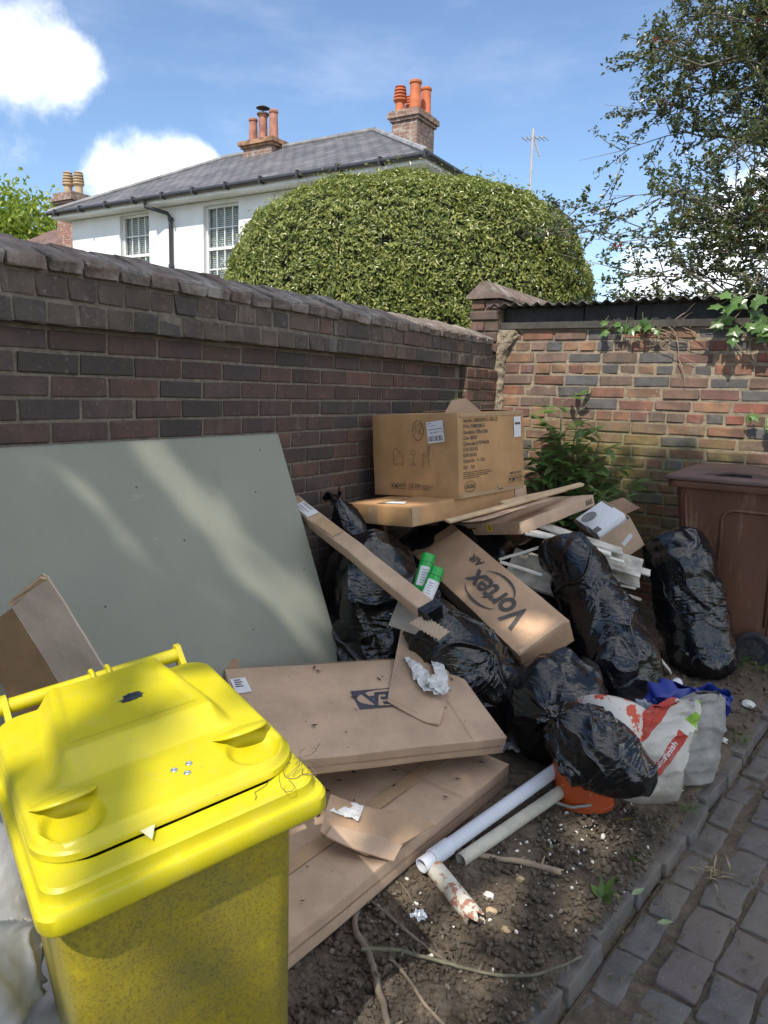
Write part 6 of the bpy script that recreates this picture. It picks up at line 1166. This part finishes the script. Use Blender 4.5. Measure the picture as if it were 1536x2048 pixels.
MB().loft([[(x, -0.262, z) for x, z in [(-0.25, 0.986), (-0.16, 1.012), (-0.05, 1.026), (0.08, 1.026), (0.20, 1.010), (0.30, 0.986)]]+[(0.30, -0.262, 0.984), (-0.25, -0.262, 0.984)], [(x, -0.16, z+0.016) for x, z in [(-0.25, 0.986), (-0.16, 1.012), (-0.05, 1.030), (0.08, 1.030), (0.20, 1.010), (0.30, 0.986)]]+[(0.30, -0.16, 0.984), (-0.25, -0.16, 0.984)]]).build('lid_grip', M_lidb, lb, smooth=35)
MB().loft([[(x, -0.264, z) for x, z in [(-0.18, 0.990), (-0.10, 1.010), (-0.04, 1.018), (0.05, 1.017), (0.06, 0.992)]], [(x, -0.2635, z) for x, z in [(-0.18, 0.990), (-0.10, 1.010), (-0.04, 1.018), (0.05, 1.017), (0.06, 0.992)]]]).build('grip_shade_patch', simple('painted hollow shade', (0.018, 0.012, 0.011), 0.9), lb)  # thin dark patch; the shade of a grip hollow painted as colour
M_rub = simple('dusty black rubber', (0.028, 0.028, 0.030), 0.85, 0.4, 14); M_hub = simple('dusty black hub plastic', (0.05, 0.05, 0.052), 0.7, 0.3, 20)
def wheel(parent, c, face):
    g = MB(); n = 36; prof = [(0.062, -0.018), (0.085, -0.024), (0.096, -0.018), (0.10, 0.0), (0.096, 0.018), (0.085, 0.024), (0.062, 0.018)]; rings = [[(c[0]+r_*cos(2*pi*k/n), c[1]+yy, c[2]+r_*sin(2*pi*k/n)) for k in range(n)] for r_, yy in prof]
    w = g.loft(rings+[rings[0]], (False, False)).build('wheel', M_rub, parent, smooth=30); h = MB()
    h.tube([(c[0], c[1]-0.020, c[2]), (c[0], c[1]+0.02, c[2])], 0.018, 14); h.loft([[(c[0]+0.0625*cos(2*pi*k/n), c[1]+face*0.008, c[2]+0.0625*sin(2*pi*k/n)) for k in range(n)], [(c[0]+0.0625*cos(2*pi*k/n), c[1]+face*0.002, c[2]+0.0625*sin(2*pi*k/n)) for k in range(n)]])
    for k in range(8): a = 2*pi*k/8; h.box((0.012, -0.004, -0.004), (0.062, 0.004, 0.004), Matrix.Translation((c[0], c[1]+face*0.012, c[2])) @ Matrix.Rotation(a, 4, 'Y'))
    o = h.build('hub', M_hub, w); return w
wheel(bb, (0.155, -0.305, 0.085), -1); wheel(bb, (0.155, 0.29, 0.085), 1)
MB().tube([(0.155, -0.28, 0.085), (0.155, 0.27, 0.085)], 0.011, 10).build('axle', M_hub, bb)
# ------------------------------------------------------------------ white bags and foam beside the yellow bin
M_wbag = simple('thin white plastic bag', (0.62, 0.63, 0.66), 0.35, 0.10, 8, 0.3, 40)
bag('crumpled thin white plastic bag beside the yellow bin', [((0.76, 0.79, 0.42), (0.12, 0.12, 0.18)), ((0.70, 0.76, 0.58), (0.11, 0.11, 0.14)), ((0.84, 0.70, 0.34), (0.11, 0.10, 0.12))], (1.16, 1.10, 1.2), ground=0.26, seed=31, crease=0.022, facet=0.12, mat=M_wbag, name='white_bag', cat='plastic bag', tails=False, sub=6)
t = thing('foam_slab', 'slab of white foam packing under the white bag by the yellow bin', 'foam', (0.80, 0.74, 0.165), (R(2), R(-3), R(-22))); link(bpy.data.objects.new('foam_block', box_mesh((0.42, 0.34, 0.14), M_foam, 0.004, 6, 0.012, 5)), t)
# ------------------------------------------------------------------ sticks, litter and plants on the earth
M_stick = simple('grey brown stick bark', (0.17, 0.135, 0.10), 0.85, 0.3, 20, 0.4, 60); M_stickg = simple('greenish stick bark', (0.13, 0.12, 0.08), 0.85, 0.3, 20, 0.4, 60)
def stick(label, pts, r0, r1, mat=None, up=0.012, seed=0, nubs=True):
    r2 = random.Random(seed); P = [Vector((x, y, soil_h(x, y)+up+h)) for x, y, h in pts]; Q = []
    for i in range(len(P)-1):
        p0, p1, p2, p3 = P[max(i-1, 0)], P[i], P[i+1], P[min(i+2, len(P)-1)]
        for k in range(7):
            s = k/7; Q.append(0.5*((2*p1)+(p2-p0)*s+(2*p0-5*p1+4*p2-p3)*s*s+(3*p1-p0-3*p2+p3)*s**3)+Vector((r2.gauss(0, 1), r2.gauss(0, 1), r2.gauss(0, 1)))*r0*0.12)
    Q.append(P[-1]); t = thing('fallen_stick', label, 'stick', Q[0], group='sticks lying on the earth'); n = len(Q); q0 = Q[0]; mb = MB().tube([q-q0 for q in Q], [(r0+(r1-r0)*i/(n-1))*(1+0.12*r2.gauss(0, 1)*(i % 5 == 0)) for i in range(n)], 9); mb.build('stem', mat or M_stick, t, smooth=50)
    if nubs:
        for k in range(4):
            i = r2.randint(2, n-3); a = Q[i]-q0; d = Vector((r2.gauss(0, 1), r2.gauss(0, 1), abs(r2.gauss(0.3, 0.5)))).normalized(); MB().tube([a, a+d*(r0*3+0.01)], [r0*0.5, r0*0.25], 6).build('side_shoot', mat or M_stick, t)
    return t
stick('thick bent stick running from under the carton corner', [(1.148, 1.70, 0.0), (1.20, 1.58, 0.0), (1.30, 1.50, 0.015), (1.37, 1.43, 0.01), (1.46, 1.34, 0.0), (1.52, 1.24, 0)], 0.0095, 0.0085, seed=1)
stick('straight thin stick lying beside the thick bent stick', [(1.165, 1.695, 0.0), (1.29, 1.655, 0.0), (1.40, 1.62, 0.0), (1.495, 1.60, 0.0)], 0.0045, 0.0055, seed=2)
stick('long curved greenish twig reaching across to the kerb stones', [(1.275, 1.50, 0.018), (1.36, 1.545, 0.022), (1.48, 1.585, 0.012), (1.60, 1.62, 0.008), (1.70, 1.68, 0.010), (1.785, 1.775, 0.03)], 0.0058, 0.0035, M_stickg, seed=3)
stick('thin forked twig curving towards the path bottom edge', [(1.345, 1.535, 0.0), (1.42, 1.50, 0.0), (1.50, 1.45, 0.0), (1.60, 1.41, 0.0)], 0.0045, 0.0045, seed=4)
stick('pale cut stick with a whittled end near the broken pipe', [(1.255, 2.02, 0.006), (1.38, 2.05, 0.0), (1.50, 2.085, 0.004), (1.62, 2.10, 0.006)], 0.0085, 0.010, simple('pale stripped stick', (0.30, 0.23, 0.16), 0.8, 0.25, 12), seed=5)
for k, pts in enumerate([[(1.28, 2.20, 0.03), (1.31, 2.14, 0.05), (1.30, 2.06, 0.02), (1.335, 2.0, 0.0)], [(1.22, 1.80, 0.0), (1.27, 1.76, 0.01), (1.31, 1.74, 0.0), (1.345, 1.76, 0.0)], [(1.34, 2.22, 0.01), (1.40, 2.24, 0.012), (1.45, 2.27, 0.0)], [(1.30, 2.16, 0.02), (1.33, 2.08, 0.03), (1.36, 2.02, 0.0)]]):
    stick(['tangled dry root rising beside the cream pipe', 'wriggling dry root on bare earth below the carton', 'short brown root under the cream pipe', 'thin dry root next to the cut stick'][k], pts, 0.003 if k else 0.0025, 0.0015, seed=10+k, nubs=False)
M_wire = simple('grey cable sheath', (0.24, 0.24, 0.22), 0.6, 0.15, 20)
t = thing('cable_loop', 'loop of grey cable on the earth beside the bucket', 'cable', (1.49, 2.46, 0.12)); MB().tube([(0.05*cos(a)+0.01*sin(3*a)-0.02+0.012*a, 0.035*sin(a), 0.006+0.004*a) for a in np.linspace(0, 8.5, 30)], 0.0055, 8).build('cable', M_wire, t, smooth=True)
M_film = simple('clear crumpled wrap', (0.50, 0.52, 0.52), 0.15, 0.35, 20, 0.2, 60); M_foil = simple('crumpled foil', (0.62, 0.66, 0.70), 0.25, 0.2, 40, 0.3, 60, Metallic=0.6)
t = thing('plastic_wrap', 'crumpled clear plastic wrap beside the round black bag', 'plastic wrap', (1.215, 2.735, 0.135), (0, 0, R(40))); crumpled('wrap', [(-0.07, -0.03), (0.05, -0.04), (0.07, 0.02), (0.0, 0.05), (-0.06, 0.03)], Matrix.Identity(4), t, 0.03, 41, M_film, 22, 0.012)
t = thing('foil_scrap', 'crumpled scrap of shiny foil on the bare earth', 'foil', (1.345, 1.70, 0.088)); crumpled('foil', [(-0.02, -0.018), (0.018, -0.02), (0.024, 0.006), (0.0, 0.024), (-0.022, 0.014)], Matrix.Identity(4), t, 0.014, 43, M_foil, 60, 0.010)
for k, (x, y, s) in enumerate(((1.465, 1.90, 0.018), (1.52, 2.02, 0.014), (1.50, 1.845, 0.017), (1.565, 1.80, 0.016), (1.64, 2.30, 0.013), (1.98, 3.72, 0.03), (1.93, 3.30, 0.018))):
    bm = bmesh.new(); bmesh.ops.create_icosphere(bm, subdivisions=2, radius=s); P = np.array([v.co[:] for v in bm.verts]); nn = fbm(P, 60, 2, k)
    for v, q in zip(bm.verts, nn): v.co = Vector((v.co.x*(1+0.5*q), v.co.y*(0.8+0.5*q), v.co.z*(0.6+0.4*q)))
    me = bpy.data.meshes.new('stone'); bm.to_mesh(me); bm.free(); me.materials.append(M_chip if k in (0, 5, 6) else M_stone if k in (4,) else simple('buff stone', (0.36, 0.27, 0.16), 0.85, 0.25, 20)); o = link(bpy.data.objects.new('loose_stone', me)); o.location = (x, y, soil_h(x, y)+s*0.35)
    tag(o, ['white plaster lump beside the broken pipe end', 'buff pebble in the sunny patch of earth', 'buff stone just past the broken pipe end', 'yellowish stone below the broken pipe end', 'grey pebble near the plaster crumbs', 'white rubble lump near the brown bin wheel', 'small white chip beside the kerb by the sacks'][k], 'stone', 'loose stones on the earth')
# leafy weeds
M_weed = leaf_mat('fresh weed leaf', [(0, (0.05, 0.10, 0.015)), (0.6, (0.09, 0.16, 0.025)), (0.95, (0.16, 0.22, 0.05))], 0.4, 0.3)
def big_leaf(mb, c, t, n, L, W_, droop=0.2):
    c = Vector(c); t = Vector(t).normalized(); n = Vector(n).normalized(); b = n.cross(t).normalized(); n = t.cross(b)
    prof = [(0, 0.04), (0.15, 0.55), (0.38, 1.0), (0.62, 0.85), (0.85, 0.4), (1.0, 0.02)]; base = len(mb.v)
    for s, w in prof:
        o = c+t*L*s-n*L*droop*s*s; e = b*W_*0.5*w; mb.v += [tuple(o+e+n*W_*0.12*w), tuple(o), tuple(o-e+n*W_*0.12*w)]
    for k in range(5): i = base+3*k; mb.f += [(i, i+1, i+4, i+3), (i+1, i+2, i+5, i+4)]
def weed(label, loc, blades, name='weed', cat='weed'):
    t = thing(name, label, cat, loc); mb = MB()
    for (dx, dy, dz, L, W_) in blades: big_leaf(mb, (0, 0, 0.0), (dx, dy, dz), (-dx*dz, -dy*dz, max(0.2, 1-dz)), L, W_, 0.25)
    mb.build('leaves', M_weed, t, smooth=True, fix=False); return t
weed('small green seedling with pointed leaves growing near the kerb', (1.755, 2.07, 0.095), [(0.3, 0.5, 1.0, 0.085, 0.022), (-0.1, 0.3, 1.0, 0.06, 0.018), (0.5, 0.6, 0.5, 0.055, 0.03), (-0.5, 0.3, 0.4, 0.05, 0.03), (0.6, -0.2, 0.3, 0.04, 0.025)])
r2 = random.Random(3)
def tuft(label, x, y, z, n, L, col=None):
    t = thing('grass_tuft', label, 'grass', (x, y, z), group='grass tufts round the bed'); mb = MB()
    for k in range(n):
        a = r2.uniform(0, 2*pi); d = Vector((cos(a), sin(a), r2.uniform(0.4, 1.3))).normalized(); big_leaf(mb, (r2.gauss(0, 0.02), r2.gauss(0, 0.02), 0), d, (-d.x, -d.y, 1), L*r2.uniform(0.6, 1.2), 0.005, 0.45)
    o = mb.build('blades', col or M_weed, t, smooth=True, fix=False); o['kind'] = 'stuff'
tuft('ragged green grass tuft at the foot of the brown bin', 1.83, 4.18, 0.175, 46, 0.15); tuft('thin grass growing by the stained brown bin wheel', 2.0, 4.22, 0.18, 30, 0.12); tuft('dry grass tuft rooted in a paver joint', 2.02, 2.47, 0.045, 16, 0.06, simple('dry straw', (0.30, 0.24, 0.13), 0.8)); tuft('sparse green grass beside the kerb near the sacks', 2.0, 3.35, 0.14, 22, 0.06); tuft('low green weeds against the kerb stones', 1.80, 2.32, 0.10, 20, 0.035); tuft('tiny weeds where the kerb meets the sack', 1.89, 2.70, 0.115, 22, 0.035)
fl_i = 0
def litter_leaf(label, x, y, z, L, W_, rz, mat):
    mb = MB(); big_leaf(mb, (-L/2*cos(rz), -L/2*sin(rz), 0.004), (cos(rz), sin(rz), 0.05), (0.1, 0.1, 1), L, W_, -0.2); o = mb.build('fallen_leaf', mat, smooth=True, fix=False); o.location = (x, y, z); tag(o, label, 'leaf', 'fallen leaves'); return o
M_pale = simple('pale green fallen leaf', (0.24, 0.30, 0.15), 0.6, 0.15, 30); M_olive = simple('yellow green fallen leaf', (0.20, 0.20, 0.04), 0.6, 0.2, 30)
litter_leaf('pale green oval leaf lying on the pavers by the kerb', 1.93, 2.13, 0.045, 0.045, 0.028, 0.3, M_pale); litter_leaf('olive leaf on the earth in front of the sacks', 1.72, 2.50, 0.112, 0.055, 0.016, 0.4, M_olive); litter_leaf('green leaf on the earth beside the thick bent stick', 1.155, 1.655, 0.10, 0.055, 0.028, 1.2, M_olive); litter_leaf('pale leaf caught on top of a kerb stone', 1.845, 2.14, 0.105, 0.045, 0.022, 0.9, M_pale); litter_leaf('thin yellow leaf on the sunny earth among plaster crumbs', 1.55, 2.20, 0.105, 0.025, 0.008, 0.2, M_olive); litter_leaf('curled yellow leaf between the kerb and the seedling', 1.80, 2.09, 0.10, 0.03, 0.007, 2.2, M_olive)
# crumbs of leaf and bark on the cartons (part of the litter, too many and small to name)
def crumbs(name, label, M, w, h, n, seed):
    r3 = random.Random(seed); mb = MB()
    for k in range(n):
        x, y = r3.uniform(-w/2, w/2), r3.uniform(-h/2, h/2); L = r3.choice((0.004, 0.005, 0.008, 0.014)); a = r3.uniform(0, 6.28)
        pts = [M @ Vector((x+L*(cos(a)*p-sin(a)*q*0.35), y+L*(sin(a)*p+cos(a)*q*0.35), 0.001+L*0.15*abs(p))) for p, q in ((-1, 0), (0, -1), (1, 0), (0, 1))]
        mb.add(pts, [(0, 1, 2, 3)])
    o = mb.build(name, simple('dark leaf crumb', (0.05, 0.035, 0.018), 0.9, 0.4, 30) if 'dark leaf crumb' not in bpy.data.materials else bpy.data.materials['dark leaf crumb'], fix=False); tag(o, label, 'leaf litter', kind='stuff')
crumbs('leaf_crumbs', 'dark crumbs of leaf scattered over the plain lower carton', Matrix.Translation((0.905, 1.88, 0.150)) @ Euler((R(1.6), R(0.6), R(-6.8))).to_matrix().to_4x4() @ Matrix.Translation((0, 0, 0.0475)), 0.58, 1.22, 70, 1); crumbs('leaf_crumbs', 'few dark leaf crumbs on the logo furniture carton', ikea_M @ Matrix.Translation((0, 0, 0.041)), 0.9, 0.46, 22, 2)
def soil_litter():
    r3 = random.Random(77); mb = MB(); g = MB()
    for k in range(620):
        y = r3.uniform(1.1, 4.3); x = r3.uniform(1.05, kerb_x(y)+0.35); z = soil_h(x, y)+0.010 if x < kerb_x(y) else 0.008+0.04*max(0, y-1.5); L = r3.uniform(0.008, 0.04); a = r3.uniform(0, 6.28)
        mb.tube([(x, y, z), (x+L*0.5*cos(a), y+L*0.5*sin(a), z+r3.uniform(0.0, 0.006)), (x+L*cos(a+0.4), y+L*sin(a+0.4), z)], r3.choice((0.0007, 0.001, 0.0016)), 4, cap=False)
    for k in range(420):
        y = r3.uniform(1.1, 4.3); x = kerb_x(y)+r3.choice((-0.08, 0.0, 0.012, 0.12, 0.24, 0.37))+r3.gauss(0, 0.02); z = (soil_h(x, y)+0.004 if x < kerb_x(y)-0.02 else 0.0+0.04*max(0, y-1.5)); a = r3.uniform(0, 6.28); big_leaf(g, (x, y, z), (cos(a), sin(a), r3.uniform(0.2, 1.2)), (-cos(a), -sin(a), 1), r3.uniform(0.008, 0.028), r3.uniform(0.003, 0.007), 0.4)
    tag(mb.build('twig_litter', M_root, fix=False), 'fine twigs and straw littering the earth and path', 'litter', kind='stuff'); tag(g.build('moss_sprigs', leaf_mat('moss green sprig', [(0, (0.05, 0.07, 0.02)), (0.6, (0.09, 0.11, 0.03)), (0.95, (0.14, 0.15, 0.05))], 0.6, 0.2), fix=False), 'tiny moss and seedling sprigs along the kerb and paver joints', 'moss', kind='stuff')
soil_litter()
# elder shrub in the corner
M_elder = leaf_mat('green elder leaf', [(0, (0.06, 0.11, 0.028)), (0.5, (0.095, 0.165, 0.042)), (0.95, (0.15, 0.23, 0.06))], 0.45, 0.3)
def shrub(label, base, stems, name='leafy_shrub', seed=0, lf=0.10):
    t = thing(name, label, 'shrub', base); r3 = random.Random(seed); st = MB(); mb = MB()
    for (ex, ey, ez, nl) in stems:
        e = Vector((ex, ey, ez)); pts = [Vector((0, 0, 0)), e*0.35+Vector((0, 0, e.z*0.12)), e*0.7+Vector((0, 0, e.z*0.08)), e]; st.tube(pts, [0.009, 0.007, 0.005, 0.003], 6)
        for k in range(nl):
            s = 0.3+0.7*(k+0.5)/nl; i = min(2, int(s*3)); f = s*3-i; c = pts[i]+(pts[i+1]-pts[i])*f; a = k*2.4+r3.uniform(-0.5, 0.5); d = Vector((cos(a), sin(a)*0.8-0.15, r3.uniform(0.0, 0.7))).normalized(); Lr = r3.uniform(0.09, 0.16)
            st.tube([c, c+d*Lr], [0.0025, 0.0015], 5, cap=False); up = Vector((0, -0.25, 1)); side = d.cross(up).normalized()
            for j, (q, sg) in enumerate(((1.0, 0), (0.8, 1), (0.8, -1), (0.5, 1), (0.5, -1))):
                dd = (d*0.8+side*sg*0.9+Vector((0, 0, r3.uniform(-0.25, 0.2)))).normalized() if sg else d
                big_leaf(mb, c+d*Lr*q, dd, (up+Vector((r3.gauss(0, 0.3), r3.gauss(0, 0.3), 0))), lf*r3.uniform(0.7, 1.1), lf*0.36, r3.uniform(0.1, 0.5))
    st.build('stems', simple('green shoot', (0.13, 0.15, 0.06), 0.7) if 'green shoot' not in bpy.data.materials else bpy.data.materials['green shoot'], t, fix=False); o = mb.build('leaves', M_elder, t, smooth=True, fix=False); o['kind'] = 'stuff'
shrub('green elder bush growing up the back wall behind the cartons', (0.62, 4.86, 0.2), [(-0.14, 0.02, 1.05, 9), (-0.03, 0.06, 1.36, 12), (0.10, 0.0, 1.18, 11), (0.22, -0.02, 0.98, 10), (0.36, -0.05, 0.92, 9), (0.02, -0.12, 0.85, 9), (0.18, -0.1, 0.72, 9), (-0.12, -0.1, 0.80, 8), (0.30, -0.12, 0.62, 7), (-0.02, 0.05, 1.15, 8), (0.26, 0.0, 1.10, 10), (0.14, -0.06, 1.0, 10), (0.42, -0.02, 0.78, 9), (-0.08, -0.04, 0.95, 9)], seed=5, lf=0.115)
shrub('sprig of elder leaves showing above the chair carton', (0.02, 4.40, 0.3), [(0.0, 0.0, 1.22, 7), (0.09, 0.04, 1.20, 6)], seed=9, lf=0.09)
shrub('low nettle like weeds at the foot of the back wall', (0.98, 4.62, 0.75), [(0.02, 0.02, 0.24, 6), (0.10, 0.06, 0.20, 5)], name='weed_clump', seed=11, lf=0.06)
# ivy and dead vine stems on the back wall
def ivy(label, pts, seed, size=0.07, loc=(0, 5.05, 2.0)):
    t = thing('ivy', label, 'ivy', loc, group='ivy on the back wall'); r3 = random.Random(seed); mb = MB(); st = MB()
    for (x, z, d) in pts:
        n = Vector((r3.gauss(0, 0.35), -1, r3.gauss(0.5, 0.3))); a = r3.uniform(-2.4, -0.7); b = n.normalized(); tt_ = Vector((cos(a), 0, sin(a))); tt_ = (tt_-b*tt_.dot(b)).normalized(); c = Vector((x-loc[0], d-loc[1], z-loc[2])); s_ = size*r3.uniform(0.7, 1.25); w = b.cross(tt_); base = len(mb.v)
        out = [(0, 0), (-0.12, 0.42), (0.18, 0.36), (0.45, 0.5), (0.58, 0.22), (1.0, 0.0), (0.58, -0.22), (0.45, -0.5), (0.18, -0.36), (-0.12, -0.42)]
        mb.v.append(tuple(c+tt_*s_*0.4+b*s_*0.04)); mb.v += [tuple(c+tt_*s_*u+w*s_*v-b*s_*0.12*abs(v)) for u, v in out]; mb.f += [(base, base+1+k, base+1+(k+1) % 10) for k in range(10)]
        st.tube([c, c-tt_*s_*0.5+Vector((0, 0.03, 0.02))], 0.0018, 4, cap=False)
    o = mb.build('leaves', M_ivy, t, fix=False); o['kind'] = 'stuff'; st.build('stalks', bpy.data.materials['green shoot'], t, fix=False)['kind'] = 'stuff'
M_ivy = leaf_mat('glossy ivy leaf', [(0, (0.03, 0.075, 0.015)), (0.5, (0.06, 0.13, 0.025)), (0.95, (0.11, 0.20, 0.045))], 0.3, 0.25)
r3 = random.Random(2)
ivy('little ivy spray hanging under the tin roof edge', [(0.80+0.035*k+r3.uniform(-0.01, 0.01), 2.035+r3.uniform(-0.04, 0.03), 5.03) for k in range(11)], 3, 0.055)
ivy('bigger ivy clump spilling over the end of the tin roof', [(1.56+r3.uniform(-0.06, 0.34), 2.10+r3.uniform(-0.16, 0.10), 4.99+r3.uniform(-0.06, 0.02)) for k in range(34)], 4, 0.085)
ivy('few ivy leaves at the edge of the brick wall', [(1.74+r3.uniform(-0.02, 0.2), 1.5+r3.uniform(-0.12, 0.12), 5.03) for k in range(10)], 6, 0.06)
t = thing('dead_vines', 'dry dead vine stems clinging to the bricks under the tin roof', 'vine', (1.3, 5.09, 1.95)); mb = MB(); r3 = random.Random(14)
for k in range(16):
    p = Vector((r3.uniform(-0.33, 0.45), -0.012, r3.uniform(-0.02, 0.10))); d = Vector((r3.uniform(0.5, 1.0), 0, r3.uniform(-0.7, 0.1))).normalized(); pts = [p.copy()]
    for j in range(r3.randint(6, 13)): d = (d+Vector((r3.gauss(0, 0.25), 0, r3.gauss(0, 0.25)))).normalized(); p = p+d*0.035; p.y = -0.014+r3.uniform(-0.006, 0.004); pts.append(p.copy())
    mb.tube(pts, r3.uniform(0.0016, 0.0035), 5)
o = mb.build('vine_stems', simple('dry vine', (0.26, 0.20, 0.14), 0.9, 0.25, 30), t, fix=False); o['kind'] = 'stuff'
# ------------------------------------------------------------------ tall tree behind the photographer, whose crown dapples the yard
def shade_tree():
    base = Vector((3.4, -5.6, 0)); t = thing('shade_tree', 'tall broadleaf tree behind the viewer shading the yard', 'tree', base); r3 = np.random.default_rng(21)
    sun = np.array(SUN); n = 30000
    # crown: a broad dome over the lane
    q = r3.normal(size=(n, 3)); q /= np.linalg.norm(q, axis=1, keepdims=True); P = q*(r3.uniform(0.15, 1, (n, 1))**0.4)*np.array([4.4, 3.2, 2.2])+np.array([2.2, -3.4, 7.4])
    # crown shaped for its dapples: loose clumps, cropped and pierced along the sun's path
    cl = fbm(P, 0.9, 3, 31); keep = cl > -0.22
    def land(P, z): s = (P[:, 2]-z)/sun[2]; return P[:, 0]-sun[0]*s, P[:, 1]-sun[1]*s
    x, y = land(P, 0.6); keep &= (((x-1.15)/1.9)**2+((y-2.9)/2.6)**2 < 1+0.35*fbm(P, 0.8, 2, 77)); x, y = land(P, 0.9); gap = ((x-1.25)/0.55)**2+((y-0.80)/0.52)**2 < 1                     # a gap cut so sun reaches the yellow bin
    for (zz, cx_, cy_, rx_, ry_) in ((0.10, 1.57, 2.00, 0.24, 0.27), (0.10, 1.61, 2.36, 0.19, 0.16), (1.05, 0.40, 3.05, 0.26, 0.15), (0.55, 1.15, 3.02, 0.12, 0.14), (0.2, 0.95, 1.75, 0.22, 0.13), (1.15, 0.45, 3.25, 0.10, 0.10), (0.95, 0.95, 3.45, 0.12, 0.08)):
        x, y = land(P, zz); gap |= ((x-cx_)/rx_)**2+((y-cy_)/ry_)**2 < 1+0.5*fbm(P, 2.0, 2, 91)
    s_ = (P[:, 0]+0.377*P[:, 2]-0.5646)/(sun[0]+0.377*sun[2]); by = P[:, 1]-sun[1]*s_; bz = P[:, 2]-sun[2]*s_     # long slants of light along the leaning board
    for (y0, z0, y1, z1, w_, p_) in ((1.75, 1.45, 2.50, 0.58, 0.14, 0.97), (1.40, 1.35, 1.95, 0.80, 0.07, 0.7), (2.15, 1.40, 2.55, 1.0, 0.06, 0.7)):
        tq = np.clip(((by-y0)*(y1-y0)+(bz-z0)*(z1-z0))/((y1-y0)**2+(z1-z0)**2), 0, 1); gap |= (np.hypot(by-y0-tq*(y1-y0), bz-z0-tq*(z1-z0)) < w_*(0.5+0.8*tq)) & (r3.uniform(size=n) < p_)
    gap &= r3.uniform(size=n) < 0.97
    P = P[keep & ~gap]; leaves('crown', P-np.array(base), r3.normal(0, 0.6, P.shape)+np.array([0, 0, 1.0]), r3.uniform(0.16, 0.26, len(P)), r3.uniform(0.11, 0.17, len(P)), leaf_mat('broad tree leaf', [(0, (0.03, 0.06, 0.015)), (0.6, (0.06, 0.11, 0.025)), (0.95, (0.10, 0.15, 0.04))], 0.4, 0.3), t)['kind'] = 'stuff'
    tr = MB().tube([(0, 0, -0.2), (-0.1, 0.2, 2.5), (-0.5, 0.9, 5.5), (-0.9, 1.6, 8.0)], [0.28, 0.22, 0.14, 0.05], 10)
    for k in range(14): a = r3.uniform(0, 6.28); tr.tube([(-0.3, 0.5, 4.0+0.2*k), (-0.8+1.2*cos(a), 1.2+1.2*sin(a), 5.6+0.15*k), (-1.2+3.2*cos(a), 2.2+2.4*sin(a), 7.0+0.08*k)], [0.07, 0.045, 0.012], 6, cap=False)
    tr.build('trunk', M_bark, t)
shade_tree()
# ------------------------------------------------------------------ turn the collected lettering into flat meshes
from mathutils.bvhtree import BVHTree
def sack_text(s, size, u, v, rot, mat, bold=0.0): 
    cu = bpy.data.curves.new('lettering', 'FONT'); cu.body = s; cu.size = size; cu.offset = bold; cu.align_y = 'CENTER'; cu.resolution_u = 2; o = bpy.data.objects.new('lettering', cu); link(o)
    TEXTS.append((o, S1, ('wrap', u, v, rot), mat, 'lettering'))
sack_text('MultiFinish', 0.031, -0.012, 0.146, R(51.5), M_paper, 0.0006); sack_text('Thistle', 0.016, -0.026, 0.156, R(51.5), simple('pale red print', (0.62, 0.30, 0.25), 0.7), 0.0)
dg = bpy.context.evaluated_depsgraph_get(); film = S1.children[0]; bv = BVHTree.FromPolygons([v.co for v in film.data.vertices], [tuple(p.vertices) for p in film.data.polygons])
for o, parent, M, mat, nm in TEXTS:
    me = bpy.data.meshes.new_from_object(o.evaluated_get(dg)); me.materials.clear(); me.materials.append(mat)
    if isinstance(M, tuple):
        _, u, v, rot = M
        for vv in me.vertices:
            x = u+vv.co.x*cos(rot)-vv.co.y*sin(rot); z = v+vv.co.x*sin(rot)+vv.co.y*cos(rot); h = bv.ray_cast(Vector((x, -0.4, z)), Vector((0, 1, 0)))
            vv.co = (h[0]+Vector((0, -0.0025, 0))) if h[0] else Vector((x, 0, z))
    else: me.transform(M)
    cu = o.data; bpy.data.objects.remove(o); bpy.data.curves.remove(cu); link(bpy.data.objects.new(nm, me), parent)
